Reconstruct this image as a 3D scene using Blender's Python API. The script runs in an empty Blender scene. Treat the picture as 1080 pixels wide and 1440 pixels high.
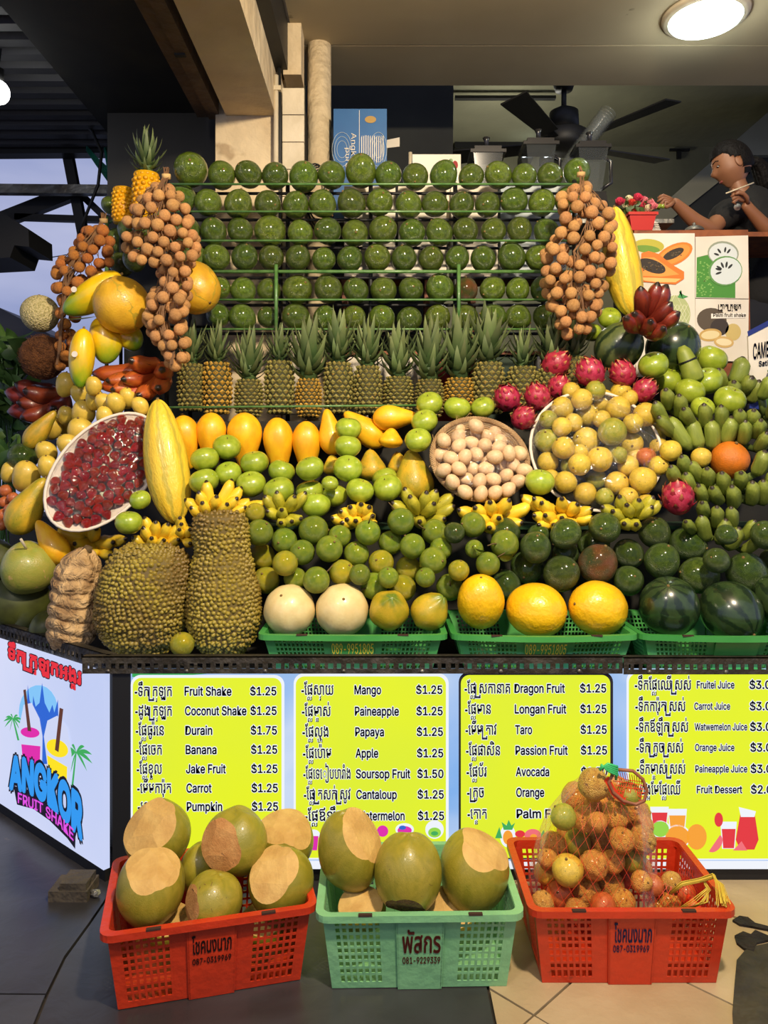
import bpy, math, random, os
import numpy as np
from mathutils import Vector, Matrix, Quaternion
random.seed(7); R_ = random.random; U = random.uniform
PI = math.pi
SC = bpy.context.scene; COL = SC.collection
# ---------------------------------------------------------------- camera, sky, lights, exposure
F_, CX, CY, H = 1080.0, 540.0, 650.0, 1.238      # focal length in pixels, vanishing point, lens height in metres
cam = bpy.data.cameras.new('camera'); cam.sensor_fit = 'VERTICAL'; cam.sensor_height = 36; cam.lens = F_/1440*36
cam.shift_y = -(720-CY)/1440; cam.clip_start = .05; cam.clip_end = 200
co = bpy.data.objects.new('camera', cam); co.location = (0, 0, H); co.rotation_euler = (PI/2, 0, 0); COL.objects.link(co); SC.camera = co
SC.view_settings.view_transform = 'Standard'; SC.view_settings.look = 'None'; SC.view_settings.exposure = 0.0; SC.view_settings.gamma = 1
SC.view_settings.use_curve_mapping = False
SC.cycles.max_bounces = 6; SC.cycles.transparent_max_bounces = 12; SC.cycles.use_denoising = True; SC.cycles.caustics_reflective = False; SC.cycles.caustics_refractive = False
def lin(c):
    return tuple(((v/255)/12.92 if v/255 <= .04045 else ((v/255+.055)/1.055)**2.4) for v in c[:3]) + (1,)
w = bpy.data.worlds.new('dusk_sky'); SC.world = w; w.use_nodes = True
nt = w.node_tree; bg = nt.nodes['Background']; bg.inputs[1].default_value = 1.0
tc = nt.nodes.new('ShaderNodeTexCoord'); mp = nt.nodes.new('ShaderNodeMapping'); mp.inputs['Scale'].default_value = (1, 1, 4)
nz = nt.nodes.new('ShaderNodeTexNoise'); nz.inputs['Scale'].default_value = 2.4; nz.inputs['Detail'].default_value = 4
cr = nt.nodes.new('ShaderNodeValToRGB'); cr.color_ramp.elements[0].position = .3; cr.color_ramp.elements[1].position = .72
cr.color_ramp.elements[0].color = lin((132, 146, 194)); cr.color_ramp.elements[1].color = lin((192, 196, 226))
nt.links.new(tc.outputs['Generated'], mp.inputs[0]); nt.links.new(mp.outputs[0], nz.inputs[0]); nt.links.new(nz.outputs[0], cr.inputs[0]); nt.links.new(cr.outputs[0], bg.inputs[0])
def area(name, loc, aim, size, power, col, sy=None):
    l = bpy.data.lights.new(name, 'AREA'); l.energy = power; l.color = col; l.size = size
    if sy: l.shape = 'RECTANGLE'; l.size_y = sy
    o = bpy.data.objects.new(name, l); o.location = loc; COL.objects.link(o)
    o.rotation_euler = (Vector(aim)-Vector(loc)).to_track_quat('-Z', 'Y').to_euler(); return o
area('awning_lamp', (.62, .55, 2.98), (-.25, 3.0, 1.25), .16, 118, (1, .83, .60))
area('street_lamp', (-.9, -.2, 2.9), (-.3, 2.6, 1.1), .3, 26, (1, .88, .72))
def point(name, loc, size, power, col):
    l = bpy.data.lights.new(name, 'POINT'); l.energy = power; l.color = col; l.shadow_soft_size = size; o = bpy.data.objects.new(name, l); o.location = loc; COL.objects.link(o); return o
point('kitchen_fill', (.9, 5.7, 3.2), .2, 24, (1, .96, .84))  # unseen fill light added to brighten the dim kitchen interior
# ---------------------------------------------------------------- helpers
def P(px, py, Y): return Vector(((px-CX)/F_*Y, Y, H-(py-CY)/F_*Y))
class G:
    def __init__(s): s.v = []; s.f = []
    def add(s, V, F, xf=None):
        b = len(s.v)
        if xf is not None: V = [xf @ Vector(v) for v in V]
        s.v.extend(tuple(v) for v in V); s.f.extend(tuple(b+i for i in f) for f in F); return s
    def box(s, a, b, bev=0, xf=None):
        x0, y0, z0 = a; x1, y1, z1 = b
        return s.add([(x0,y0,z0),(x1,y0,z0),(x1,y1,z0),(x0,y1,z0),(x0,y0,z1),(x1,y0,z1),(x1,y1,z1),(x0,y1,z1)],
                     [(0,3,2,1),(4,5,6,7),(0,1,5,4),(1,2,6,5),(2,3,7,6),(3,0,4,7)], xf)
    def hexa(s, p):   # 8 points: bottom four, top four
        return s.add(p, [(0,3,2,1),(4,5,6,7),(0,1,5,4),(1,2,6,5),(2,3,7,6),(3,0,4,7)])
    def prism(s, pts, z0, z1):
        n = len(pts); V = [(x, y, z0) for x, y in pts]+[(x, y, z1) for x, y in pts]
        return s.add(V, [tuple(range(n-1, -1, -1)), tuple(range(n, 2*n))]+[(i, (i+1) % n, (i+1) % n+n, i+n) for i in range(n)])
    def slab(s, P3, t):   # a planar 3-D outline given thickness vector t
        n = len(P3); V = list(P3)+[Vector(p)+Vector(t) for p in P3]
        return s.add(V, [tuple(range(n)), tuple(range(2*n-1, n-1, -1))]+[((i+1) % n, i, i+n, (i+1) % n+n) for i in range(n)])
    def tube(s, pts, rad, seg=6, cap=True):
        pts = [Vector(p) for p in pts]; n = len(pts)
        if not hasattr(rad, '__len__'): rad = [rad]*n
        V = []; nrm = None
        for i, p in enumerate(pts):
            t = (pts[min(i+1, n-1)]-pts[max(i-1, 0)]); t = t.normalized() if t.length > 1e-9 else Vector((0, 0, 1))
            if nrm is None: nrm = t.orthogonal().normalized()
            else:
                nrm = nrm-t*nrm.dot(t); nrm = nrm.normalized() if nrm.length > 1e-6 else t.orthogonal().normalized()
            b = t.cross(nrm)
            for k in range(seg):
                a = 2*PI*k/seg; V.append(p+(nrm*math.cos(a)+b*math.sin(a))*rad[i])
        Fc = [(i*seg+k, i*seg+(k+1) % seg, (i+1)*seg+(k+1) % seg, (i+1)*seg+k) for i in range(n-1) for k in range(seg)]
        if cap: Fc += [tuple(range(seg-1, -1, -1)), tuple(range((n-1)*seg, n*seg))]
        return s.add(V, Fc)
    def ball(s, nu=18, nv=12, f=None, c=(0, 0, 0), sc=(1, 1, 1), xf=None):
        V = [(0, 0, -1)]+[(math.cos(2*PI*i/nu)*math.sin(PI*j/nv), math.sin(2*PI*i/nu)*math.sin(PI*j/nv), -math.cos(PI*j/nv)) for j in range(1, nv) for i in range(nu)]+[(0, 0, 1)]
        Fc = [(0, 1+(i+1) % nu, 1+i) for i in range(nu)]
        for j in range(nv-2):
            for i in range(nu): a = 1+j*nu; Fc.append((a+i, a+(i+1) % nu, a+nu+(i+1) % nu, a+nu+i))
        a = 1+(nv-2)*nu; Fc += [(a+i, a+(i+1) % nu, len(V)-1) for i in range(nu)]
        if f: V = [f(Vector(v)) for v in V]
        V = [(v[0]*sc[0]+c[0], v[1]*sc[1]+c[1], v[2]*sc[2]+c[2]) for v in V]
        return s.add(V, Fc, xf)
    def mesh(s, name, mats, smooth=True):
        me = bpy.data.meshes.new(name); me.from_pydata(s.v, [], s.f); me.update()
        if smooth: me.shade_smooth()
        for m in (mats if isinstance(mats, (list, tuple)) else [mats]): me.materials.append(m)
        return me
    def obj(s, name, m, parent=None, smooth=False, loc=None):
        if loc is not None: s.v = [(x-loc[0], y-loc[1], z-loc[2]) for x, y, z in s.v]
        o = bpy.data.objects.new(name, s.mesh(name, m, smooth)); COL.objects.link(o)
        if parent is not None: o.parent = parent
        if loc is not None: o.location = loc
        return o
def new(name, data=None, parent=None, loc=None, rot=None, sc=None):
    o = bpy.data.objects.new(name, data); COL.objects.link(o)
    if parent is not None: o.parent = parent
    if loc is not None: o.location = loc
    if rot is not None: o.rotation_mode = 'QUATERNION'; o.rotation_quaternion = rot
    if sc is not None: o.scale = sc if hasattr(sc, '__len__') else (sc,)*3
    return o
def tag(o, label=None, cat=None, group=None, kind=None):
    if label: o['label'] = label
    if cat: o['category'] = cat
    if group: o['group'] = group
    if kind: o['kind'] = kind
    return o
def struct(name, g, m, smooth=False, parent=None):
    o = g.obj(name, m, parent, smooth)
    o['kind'] = 'structure'; return o
ORD = 'first second third fourth fifth sixth seventh eighth ninth tenth eleventh twelfth thirteenth fourteenth fifteenth sixteenth seventeenth eighteenth nineteenth twentieth'.split()
ORD += ['twenty-first', 'twenty-second', 'twenty-third', 'twenty-fourth', 'twenty-fifth', 'twenty-sixth']
def aim(d, up=(0, 0, 1), roll=0):     # rotation taking +Z onto d
    q = Vector((0, 0, 1)).rotation_difference(Vector(d).normalized())
    return q @ Quaternion((0, 0, 1), roll)
def rquat(t=PI): return Quaternion((U(-1, 1), U(-1, 1), U(-1, 1)+1e-3), U(-t, t))
# ---------------------------------------------------------------- materials
MATS = {}
def M(name, c, c2=None, ns=4, rough=.5, bump=0, bs=30, coat=0, rnd=0, spec=.5, metal=0, emit=0, alpha=1, sss=0, mode='noise', spots=None, spotpos=.66, spotns=9, stripes=0, stc=None, strpos=(.45, .75), bmode='noise', ends=None, detail=3, dist=0, trans=0, zgrad=None):
    m = bpy.data.materials.new(name); m.use_nodes = True; n = m.node_tree.nodes; L = m.node_tree.links; b = n['Principled BSDF']
    b.inputs['Roughness'].default_value = rough; b.inputs['Metallic'].default_value = metal; b.inputs['Specular IOR Level'].default_value = spec
    b.inputs['Coat Weight'].default_value = coat; b.inputs['Coat Roughness'].default_value = .12
    if trans: b.inputs['Transmission Weight'].default_value = trans
    if sss: b.inputs['Subsurface Weight'].default_value = sss; b.inputs['Subsurface Radius'].default_value = (.02, .01, .005)
    tcn = n.new('ShaderNodeTexCoord'); info = n.new('ShaderNodeObjectInfo'); geo = tcn.outputs['Object']
    off = n.new('ShaderNodeVectorMath'); off.operation = 'ADD'; L.new(geo, off.inputs[0])
    rv = n.new('ShaderNodeMath'); rv.operation = 'MULTIPLY'; rv.inputs[1].default_value = 37.0; L.new(info.outputs['Random'], rv.inputs[0]); L.new(rv.outputs[0], off.inputs[1])
    pos = off.outputs[0]
    def noise(scale, det=3, vor=False):
        t = n.new('ShaderNodeTexVoronoi' if vor else 'ShaderNodeTexNoise'); t.inputs['Scale'].default_value = scale
        if not vor: t.inputs['Detail'].default_value = det; t.inputs['Distortion'].default_value = dist
        L.new(pos, t.inputs['Vector']); return t
    def ramp(src, p0, p1):
        r = n.new('ShaderNodeMapRange'); r.inputs['From Min'].default_value = p0; r.inputs['From Max'].default_value = p1; L.new(src, r.inputs['Value']); return r.outputs[0]
    def mix(fac, A, B):
        x = n.new('ShaderNodeMix'); x.data_type = 'RGBA'; L.new(fac, x.inputs['Factor'])
        for k, q in (('A', A), ('B', B)):
            i = [s for s in x.inputs if s.name == k and s.type == 'RGBA'][0]
            if isinstance(q, tuple): i.default_value = q
            else: L.new(q, i)
        return [s for s in x.outputs if s.type == 'RGBA'][0]
    col = lin(c)
    if c2 is not None:
        t = noise(ns, detail, mode == 'voronoi'); col = mix(ramp(t.outputs['Distance' if mode == 'voronoi' else 'Fac'], .35 if mode == 'noise' else .1, .65 if mode == 'noise' else .6), col, lin(c2))
    if stripes:
        sx = n.new('ShaderNodeSeparateXYZ'); L.new(geo, sx.inputs[0]); at = n.new('ShaderNodeMath'); at.operation = 'ARCTAN2'; L.new(sx.outputs[0], at.inputs[0]); L.new(sx.outputs[1], at.inputs[1])
        ml = n.new('ShaderNodeMath'); ml.operation = 'MULTIPLY'; ml.inputs[1].default_value = stripes; L.new(at.outputs[0], ml.inputs[0])
        t = noise(3, 4); ad = n.new('ShaderNodeMath'); ad.operation = 'MULTIPLY_ADD'; L.new(t.outputs['Fac'], ad.inputs[0]); ad.inputs[1].default_value = 5; L.new(ml.outputs[0], ad.inputs[2])
        sn = n.new('ShaderNodeMath'); sn.operation = 'SINE'; L.new(ad.outputs[0], sn.inputs[0]); col = mix(ramp(sn.outputs[0], strpos[0], strpos[1]), col, lin(stc))
    if zgrad:   # (z0, z1, colour) along the long axis
        sx = n.new('ShaderNodeSeparateXYZ'); L.new(geo, sx.inputs[0]); t = noise(2.5); ad = n.new('ShaderNodeMath'); ad.operation = 'MULTIPLY_ADD'; L.new(t.outputs['Fac'], ad.inputs[0]); ad.inputs[1].default_value = zgrad[3] if len(zgrad) > 3 else .5; L.new(sx.outputs[2], ad.inputs[2])
        col = mix(ramp(ad.outputs[0], zgrad[0], zgrad[1]), col, lin(zgrad[2]))
    if spots:
        t = noise(spotns, 4); col = mix(ramp(t.outputs['Fac'], spotpos, spotpos+.05), col, lin(spots))
    if ends:    # dark tip: (z, colour)
        sx = n.new('ShaderNodeSeparateXYZ'); L.new(geo, sx.inputs[0]); col = mix(ramp(sx.outputs[2], ends[0], ends[0]+.03), col, lin(ends[1]))
        if len(ends) > 2: col = mix(ramp(sx.outputs[2], .16, .02), col, lin(ends[2]))
    if rnd:
        hs = n.new('ShaderNodeHueSaturation'); L.new(col, hs.inputs['Color']) if not isinstance(col, tuple) else setattr(hs.inputs['Color'], 'default_value', col)
        mr = n.new('ShaderNodeMapRange'); mr.inputs['To Min'].default_value = 1-rnd; mr.inputs['To Max'].default_value = 1+rnd*.8; L.new(info.outputs['Random'], mr.inputs['Value']); L.new(mr.outputs[0], hs.inputs['Value'])
        m2 = n.new('ShaderNodeMath'); m2.operation = 'MULTIPLY'; m2.inputs[1].default_value = 13.7; L.new(info.outputs['Random'], m2.inputs[0]); fr = n.new('ShaderNodeMath'); fr.operation = 'FRACT'; L.new(m2.outputs[0], fr.inputs[0])
        mh = n.new('ShaderNodeMapRange'); mh.inputs['To Min'].default_value = .5-rnd*.04; mh.inputs['To Max'].default_value = .5+rnd*.04; L.new(fr.outputs[0], mh.inputs['Value']); L.new(mh.outputs[0], hs.inputs['Hue'])
        col = hs.outputs[0]
    tgt = b.inputs['Base Color']
    if isinstance(col, tuple): tgt.default_value = col
    else: L.new(col, tgt)
    if emit:
        b.inputs['Emission Strength'].default_value = emit
        if isinstance(col, tuple): b.inputs['Emission Color'].default_value = col
        else: L.new(col, b.inputs['Emission Color'])
        b.inputs['Base Color'].default_value = (.02, .02, .02, 1)
        for l in list(b.inputs['Base Color'].links): L.remove(l)
        b.inputs['Roughness'].default_value = .35; b.inputs['Specular IOR Level'].default_value = .2
    if bump:
        t = noise(bs, 3, bmode == 'voronoi'); bu = n.new('ShaderNodeBump'); bu.inputs['Strength'].default_value = bump; bu.inputs['Distance'].default_value = .05
        L.new(t.outputs['Distance' if bmode == 'voronoi' else 'Fac'], bu.inputs['Height']); L.new(bu.outputs[0], b.inputs['Normal'])
    if alpha < 1: b.inputs['Alpha'].default_value = alpha
    MATS[name] = m; return m
m_avo = M('avocado_skin', (64, 86, 16), (96, 118, 26), 5, .28, .5, 26, coat=.8, rnd=.34, spots=(150, 162, 56), spotpos=.62, spotns=16)
m_avod = M('dark_avocado_skin', (54, 78, 20), (82, 104, 28), 5, .34, .6, 30, coat=.5, rnd=.25, spots=(110, 132, 48), spotpos=.64, spotns=18)
m_avor = M('rusty_avocado_skin', (62, 74, 26), (118, 70, 34), 1.6, .4, .6, 30, coat=.4, spots=(150, 110, 60), spotpos=.62, spotns=14)
m_scar = M('stem_scar', (120, 96, 50), rough=.8)
m_apple = M('green_apple_skin', (142, 162, 40), (166, 182, 56), 2.2, .28, .04, 40, coat=.5, rnd=.13, spots=(176, 196, 92), spotpos=.7, spotns=24)
m_mand = M('green_mandarin_peel', (108, 134, 28), (142, 156, 34), 2.2, .38, .5, 34, coat=.25, rnd=.22, spots=(154, 160, 50), spotpos=.66, spotns=7)
m_mandy = M('yellowing_mandarin_peel', (150, 152, 24), (186, 170, 30), 1.5, .38, .5, 34, coat=.25, rnd=.1)
m_twig = M('dry_twig', (110, 88, 50), (70, 54, 30), 20, .8)
m_leaf = M('citrus_leaf', (52, 84, 22), (80, 110, 36), 5, .4, coat=.3, rnd=.3)
m_mango = M('yellow_mango_skin', (236, 200, 78), (214, 184, 70), 2, .4, .05, 30, coat=.25, rnd=.08, spots=(168, 128, 44), spotpos=.72, spotns=14)
m_mangog = M('half_green_mango_skin', (250, 206, 20), (238, 190, 22), 2, .32, coat=.45, zgrad=(.35, -.55, (120, 160, 30), .55), spots=(180, 140, 30), spotpos=.74, spotns=12)
m_papy = M('ripe_papaya_skin', (240, 172, 26), (248, 194, 30), 2, .4, .05, 20, coat=.2, rnd=.06, spots=(170, 122, 32), spotpos=.70, spotns=14)
m_papg = M('mottled_papaya_skin', (222, 176, 44), (164, 152, 40), 1.6, .45, .1, 14, coat=.15, rnd=.12, spots=(120, 110, 40), spotpos=.66, spotns=12)
m_papo = M('orange_papaya_skin', (222, 122, 26), (200, 112, 26), 3, .5, .2, 20, spots=(120, 76, 26), spotpos=.68, spotns=12)
m_egg = M('duck_egg_shell', (222, 190, 148), (212, 178, 132), 3, .5, rnd=.08)
m_pass = M('yellow_passion_skin', (226, 194, 66), (206, 176, 60), 3, .42, .3, 24, coat=.3, rnd=.14, spots=(152, 142, 52), spotpos=.64, spotns=8)
m_passg = M('green_passion_skin', (140, 146, 40), (170, 160, 54), 3, .4, .3, 24, coat=.3, rnd=.1)
m_passr = M('red_passion_skin', (182, 92, 44), (200, 112, 60), 3, .4, .2, 24, coat=.3)
m_passo = M('orange_passion_skin', (226, 176, 80), (204, 146, 62), 3, .45, .5, 14, coat=.2, rnd=.18, spots=(140, 92, 44), spotpos=.62, spotns=6)
m_berry = M('strawberry_skin', (206, 26, 20), (236, 58, 38), 2.5, .28, .9, 16, coat=.5, rnd=.22, bmode='voronoi')
m_calyx = M('strawberry_calyx', (94, 130, 44), rough=.6)
m_long = M('longan_shell', (214, 160, 100), (194, 138, 80), 4, .6, .5, 26, rnd=.16, spots=(150, 96, 50), spotpos=.62, spotns=12)
m_longa = M('amber_longan_shell', (206, 132, 56), (182, 108, 46), 4, .6, .5, 26, rnd=.16, spots=(150, 90, 40), spotpos=.62, spotns=12)
m_dragon = M('dragon_fruit_skin', (158, 30, 56), (180, 52, 76), 3, .42, .1, 10, coat=.2, rnd=.1)
m_bract = M('dragon_fruit_scale', (164, 40, 64), None, rough=.45, zgrad=(.52, .95, (214, 176, 90), .5), rnd=.12)
m_jack = M('jackfruit_rind', (112, 96, 34), (84, 66, 26), 2, .7)
m_spine = M('jackfruit_spine', (154, 136, 46), (116, 92, 36), 5, .5, dist=.5)
m_wmel = M('watermelon_rind', (46, 64, 34), (56, 76, 40), 3, .26, coat=.5, stripes=9, stc=(30, 46, 26), strpos=(.1, .8), rnd=.1)
m_wmelp = M('pale_watermelon_rind', (54, 72, 34), (96, 106, 60), 1.4, .34, coat=.3, stripes=10, stc=(34, 50, 28), strpos=(.3, .9))
m_canary = M('canary_melon_rind', (250, 196, 22), (240, 184, 24), 2, .34, .12, 6, coat=.35, rnd=.03, spots=(170, 120, 40), spotpos=.755, spotns=5)
m_white = M('white_melon_rind', (234, 212, 152), (224, 198, 134), 2, .4, .04, 10, coat=.2, rnd=.03, spots=(170, 142, 84), spotpos=.735, spotns=3.4)
m_golden = M('golden_melon_rind', (226, 176, 44), (206, 156, 40), 2, .4, .1, 16, coat=.2, rnd=.03, stripes=4, stc=(176, 152, 48), strpos=(.93, 1))
m_gmel = M('green_yellow_melon_rind', (176, 158, 34), (206, 172, 44), 1.5, .36, .1, 16, coat=.3, zgrad=(1.2, 1.6, (110, 130, 40), .8))
m_long_mel = M('striped_long_melon_rind', (232, 192, 50), (240, 206, 60), 2, .42, .15, 12, coat=.2, stripes=7, stc=(190, 172, 56), strpos=(.3, .9), spots=(176, 140, 44), spotpos=.7, spotns=8)
m_cant = M('netted_melon_rind', (150, 142, 78), (206, 190, 134), 9, .75, .35, 12, mode='voronoi', bmode='voronoi')
m_fib = M('coconut_fibre', (168, 104, 48), (118, 66, 28), 6, .95, 1.0, 14, dist=2)
m_husk = M('green_coconut_husk', (138, 130, 32), (156, 142, 42), 1.5, .42, .1, 10, coat=.15, rnd=.13, spots=(104, 80, 30), spotpos=.71, spotns=4, dist=2.2)
m_huskb = M('bruised_coconut_husk', (140, 130, 34), (158, 142, 44), 1.5, .38, .1, 10, coat=.2, spots=(112, 82, 36), spotpos=.68, spotns=2.6, dist=2.5)
m_cut = M('cut_coconut_husk', (210, 172, 98), (190, 148, 78), 1.6, .7, .12, 7, spots=(170, 122, 62), spotpos=.74, spotns=5)
m_cutr = M('browned_coconut_cut', (204, 150, 84), (186, 128, 66), 2, .75, .15, 9, spots=(84, 52, 28), spotpos=.68, spotns=4, dist=1)
m_squash = M('ribbed_squash_rind', (212, 176, 122), (150, 116, 74), 18, .8, .7, 30, dist=.6)
m_ban = M('yellow_banana_peel', (240, 204, 50), (226, 190, 46), 1.5, .42, coat=.12, rnd=.1, ends=(.93, (46, 34, 20), (160, 160, 60)), spots=(150, 110, 40), spotpos=.72, spotns=7)
m_bang2 = M('greenish_banana_peel', (190, 180, 50), (164, 160, 44), 1.5, .45, coat=.1, rnd=.1, ends=(.93, (46, 34, 20), (130, 140, 50)), spots=(90, 74, 30), spotpos=.68, spotns=7)
m_bang = M('green_banana_peel', (120, 134, 48), (140, 152, 60), 1.5, .5, .1, 6, coat=.1, rnd=.14, ends=(.94, (54, 44, 30), (104, 120, 50)), spots=(70, 70, 34), spotpos=.70, spotns=8)
m_banr = M('red_banana_peel', (196, 96, 34), (160, 60, 28), 1.2, .42, coat=.25, rnd=.14, ends=(.93, (40, 28, 20), (130, 70, 40)), spots=(66, 34, 20), spotpos=.66, spotns=6)
m_band = M('dark_red_banana_peel', (132, 48, 26), (104, 36, 22), 1.2, .42, coat=.25, rnd=.14, ends=(.93, (40, 28, 20), (90, 50, 30)), spots=(60, 30, 20), spotpos=.66, spotns=6)
m_pine = M('pineapple_rind', (58, 56, 22), rough=.8)
m_eye = M('pineapple_eye', (164, 150, 76), (112, 112, 50), 5, .6, .4, 20, rnd=.1, spots=(196, 156, 72), spotpos=.6, spotns=7)
m_eyey = M('ripe_pineapple_eye', (214, 162, 50), (150, 124, 50), 5, .6, .4, 20, spots=(226, 180, 84), spotpos=.6, spotns=7)
m_peel = M('peeled_pineapple_flesh', (238, 180, 20), (214, 144, 16), 6, .4, .3, 10, sss=.0)
m_pleaf = M('pineapple_leaf', (84, 108, 56), (58, 82, 44), 2, .55, rnd=.3, zgrad=(.5, 1.6, (146, 152, 100), .4))
m_plant = M('foliage_leaf', (52, 84, 36), (78, 110, 50), 2, .5, rnd=.3)
m_rail = M('green_rack_paint', (70, 112, 52), (96, 136, 74), 30, .4, .1, 40, coat=.2)
m_black = M('black_steel', (20, 20, 19), rough=.55)
m_dark = M('dark_board', (22, 22, 18), (34, 32, 24), 6, .8)
m_perf = M('weathered_steel', (72, 66, 54), (46, 42, 36), 12, .5, .3, 30, metal=.4)
m_galv = M('galvanised_steel', (150, 150, 142), (98, 92, 82), 8, .45, .2, 20, metal=.6)
m_cream = M('cream_plaster', (226, 206, 168), (206, 184, 146), 3, .8, .35, 14, spots=(176, 152, 116), spotpos=.7, spotns=4)
m_tile = M('white_column_tile', (226, 212, 184), (204, 190, 160), 4, .4, .1, 30)
m_soffit = M('soffit_plaster', (200, 184, 148), (184, 168, 134), 1.6, .85, .05, 3, spots=(104, 92, 72), spotpos=.71, spotns=7)
m_wall = M('olive_wall', (132, 130, 104), (114, 112, 90), 1.5, .9, .3, 4)
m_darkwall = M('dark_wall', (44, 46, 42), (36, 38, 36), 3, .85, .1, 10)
m_roof = M('roof_sheet', (74, 74, 76), (52, 50, 50), 1.2, .6, .15, 6, metal=.3)
m_brown = M('brown_steel', (96, 74, 54), (78, 60, 44), 10, .6, .2, 20)
m_fdark = M('dark_stone_floor', (66, 66, 68), (46, 44, 44), 2.2, .34, .04, 14, spots=(96, 84, 64), spotpos=.72, spotns=7, dist=.6)
m_ftile = M('cream_floor_tile', (188, 168, 130), (168, 146, 108), 3, .45, .1, 20, spots=(120, 98, 66), spotpos=.73, spotns=9)
m_grout = M('dirty_grout', (52, 44, 34), (36, 32, 26), 9, .9)
m_patch = M('broken_concrete', (66, 62, 44), (40, 38, 30), 9, .9, 1, 12)
m_hole = M('earth_in_crack', (24, 20, 15), (44, 36, 26), 20, .95, 1, 20)
m_red = M('red_crate_plastic', (200, 54, 20), (184, 48, 18), 5, .42, .1, 30, coat=.15, spots=(120, 36, 16), spotpos=.73, spotns=16)
m_mint = M('mint_crate_plastic', (134, 190, 132), (118, 176, 122), 5, .45, .1, 30, coat=.1, spots=(92, 100, 66), spotpos=.73, spotns=16)
m_green = M('green_crate_plastic', (58, 142, 62), (78, 160, 78), 5, .42, coat=.15)
m_lgreen = M('pale_green_crate_plastic', (120, 196, 110), (98, 180, 112), 4, .45)
m_navy = M('navy_ink', (32, 38, 92), rough=.5); m_navyd = M('dark_navy_ink', (16, 22, 60), rough=.5)
m_maroon = M('maroon_ink', (110, 44, 32), rough=.6); m_blueink = M('blue_stencil_ink', (34, 40, 84), rough=.6); m_blackink = M('black_stencil_ink', (52, 26, 20), rough=.6)
m_yink = M('yellow_ink', (226, 206, 60), rough=.6)
m_wick = M('wicker', (184, 152, 108), (140, 108, 72), 14, .8, .6, 20)
m_straw = M('straw', (206, 172, 112), (160, 126, 78), 10, .8)
m_tray = M('white_foam_tray', (226, 214, 196), rough=.6)
m_pot = M('red_pot', (196, 44, 26), rough=.4, coat=.2)
m_wood = M('wood_board', (150, 84, 42), (112, 58, 28), 6, .6, dist=3)
m_paper = M('poster_paper', (232, 226, 212), (220, 212, 196), 4, .6)
m_skin = M('skin', (150, 102, 72), (142, 94, 64), 5, .5)
m_hair = M('black_hair', (15, 12, 11), (22, 18, 16), 20, .7, .3, 60, spec=.2)
m_shirt = M('black_shirt', (24, 23, 23), (17, 16, 16), 6, .85, .2, 20)
m_trouser = M('dark_trousers', (30, 32, 40), rough=.85)
m_clear = M('clear_plastic', (110, 116, 116), rough=.12, alpha=.22)
m_smoke = M('smoky_blender_plastic', (38, 38, 40), rough=.25, coat=.3)
m_string = M('yellow_string', (226, 200, 70), (200, 170, 50), 20, .6)
m_gstring = M('green_string', (60, 190, 110), rough=.5)
m_net = M('orange_red_net', (224, 62, 26), rough=.5)
m_netcord = M('brown_cord', (150, 92, 62), rough=.6)
def E_(name, c, s=1.0): return M(name, c, emit=s)
e_yel = M('lit_yellow_print', (232, 244, 30), (224, 240, 44), 2.5, emit=.98); e_whi = E_('lit_white_print', (238, 242, 250)); e_sky = M('lit_sky_print', (122, 176, 240), (206, 222, 248), 2.2, emit=.95, dist=.6)
e_side = M('lit_pale_print', (198, 210, 248), (218, 224, 252), 1.2, emit=.95)
e_gr = E_('lit_green_print', (60, 170, 90)); e_mag = E_('lit_magenta_print', (222, 40, 170)); e_or = E_('lit_orange_print', (246, 160, 50)); e_rd = E_('lit_red_print', (226, 48, 60)); e_pk = E_('lit_pink_print', (240, 110, 120))
e_blu = E_('lit_blue_print', (50, 150, 236)); e_bl2 = E_('lit_deep_blue_print', (40, 100, 210)); e_lb = E_('lit_light_blue_print', (130, 196, 246)); e_br = E_('lit_brown_print', (96, 54, 40)); e_blk = E_('lit_black_print', (18, 16, 34), .8); e_cup = E_('lit_cup_print', (206, 214, 244)); e_leafy = E_('lit_lime_print', (150, 214, 70))
def film(name, tint=(1, 1, 1), g=.16, rough=.1, bs=9):
    m = bpy.data.materials.new(name); m.use_nodes = True; n = m.node_tree.nodes; L = m.node_tree.links; n.remove(n['Principled BSDF']); out = n['Material Output']
    t = n.new('ShaderNodeBsdfTransparent'); t.inputs[0].default_value = tint+(1,); gl = n.new('ShaderNodeBsdfGlossy'); gl.inputs['Roughness'].default_value = rough
    di = n.new('ShaderNodeBsdfDiffuse'); di.inputs[0].default_value = (.8, .78, .72, 1)
    lw = n.new('ShaderNodeLayerWeight'); lw.inputs[0].default_value = .25; tc_ = n.new('ShaderNodeTexCoord'); nz_ = n.new('ShaderNodeTexNoise'); nz_.inputs['Scale'].default_value = bs; nz_.inputs['Detail'].default_value = 3; nz_.inputs['Distortion'].default_value = 1.5
    L.new(tc_.outputs['Object'], nz_.inputs[0]); bu = n.new('ShaderNodeBump'); bu.inputs['Strength'].default_value = 1; bu.inputs['Distance'].default_value = .03; L.new(nz_.outputs[0], bu.inputs['Height']); L.new(bu.outputs[0], gl.inputs['Normal'])
    ma = n.new('ShaderNodeMath'); ma.operation = 'MULTIPLY_ADD'; ma.inputs[1].default_value = .22; ma.inputs[2].default_value = g; L.new(lw.outputs['Fresnel'], ma.inputs[0])
    a = n.new('ShaderNodeMixShader'); a.inputs[0].default_value = .12; L.new(gl.outputs[0], a.inputs[1]); L.new(di.outputs[0], a.inputs[2])
    b = n.new('ShaderNodeMixShader'); L.new(ma.outputs[0], b.inputs[0]); L.new(t.outputs[0], b.inputs[1]); L.new(a.outputs[0], b.inputs[2]); L.new(b.outputs[0], out.inputs[0]); return m
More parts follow.
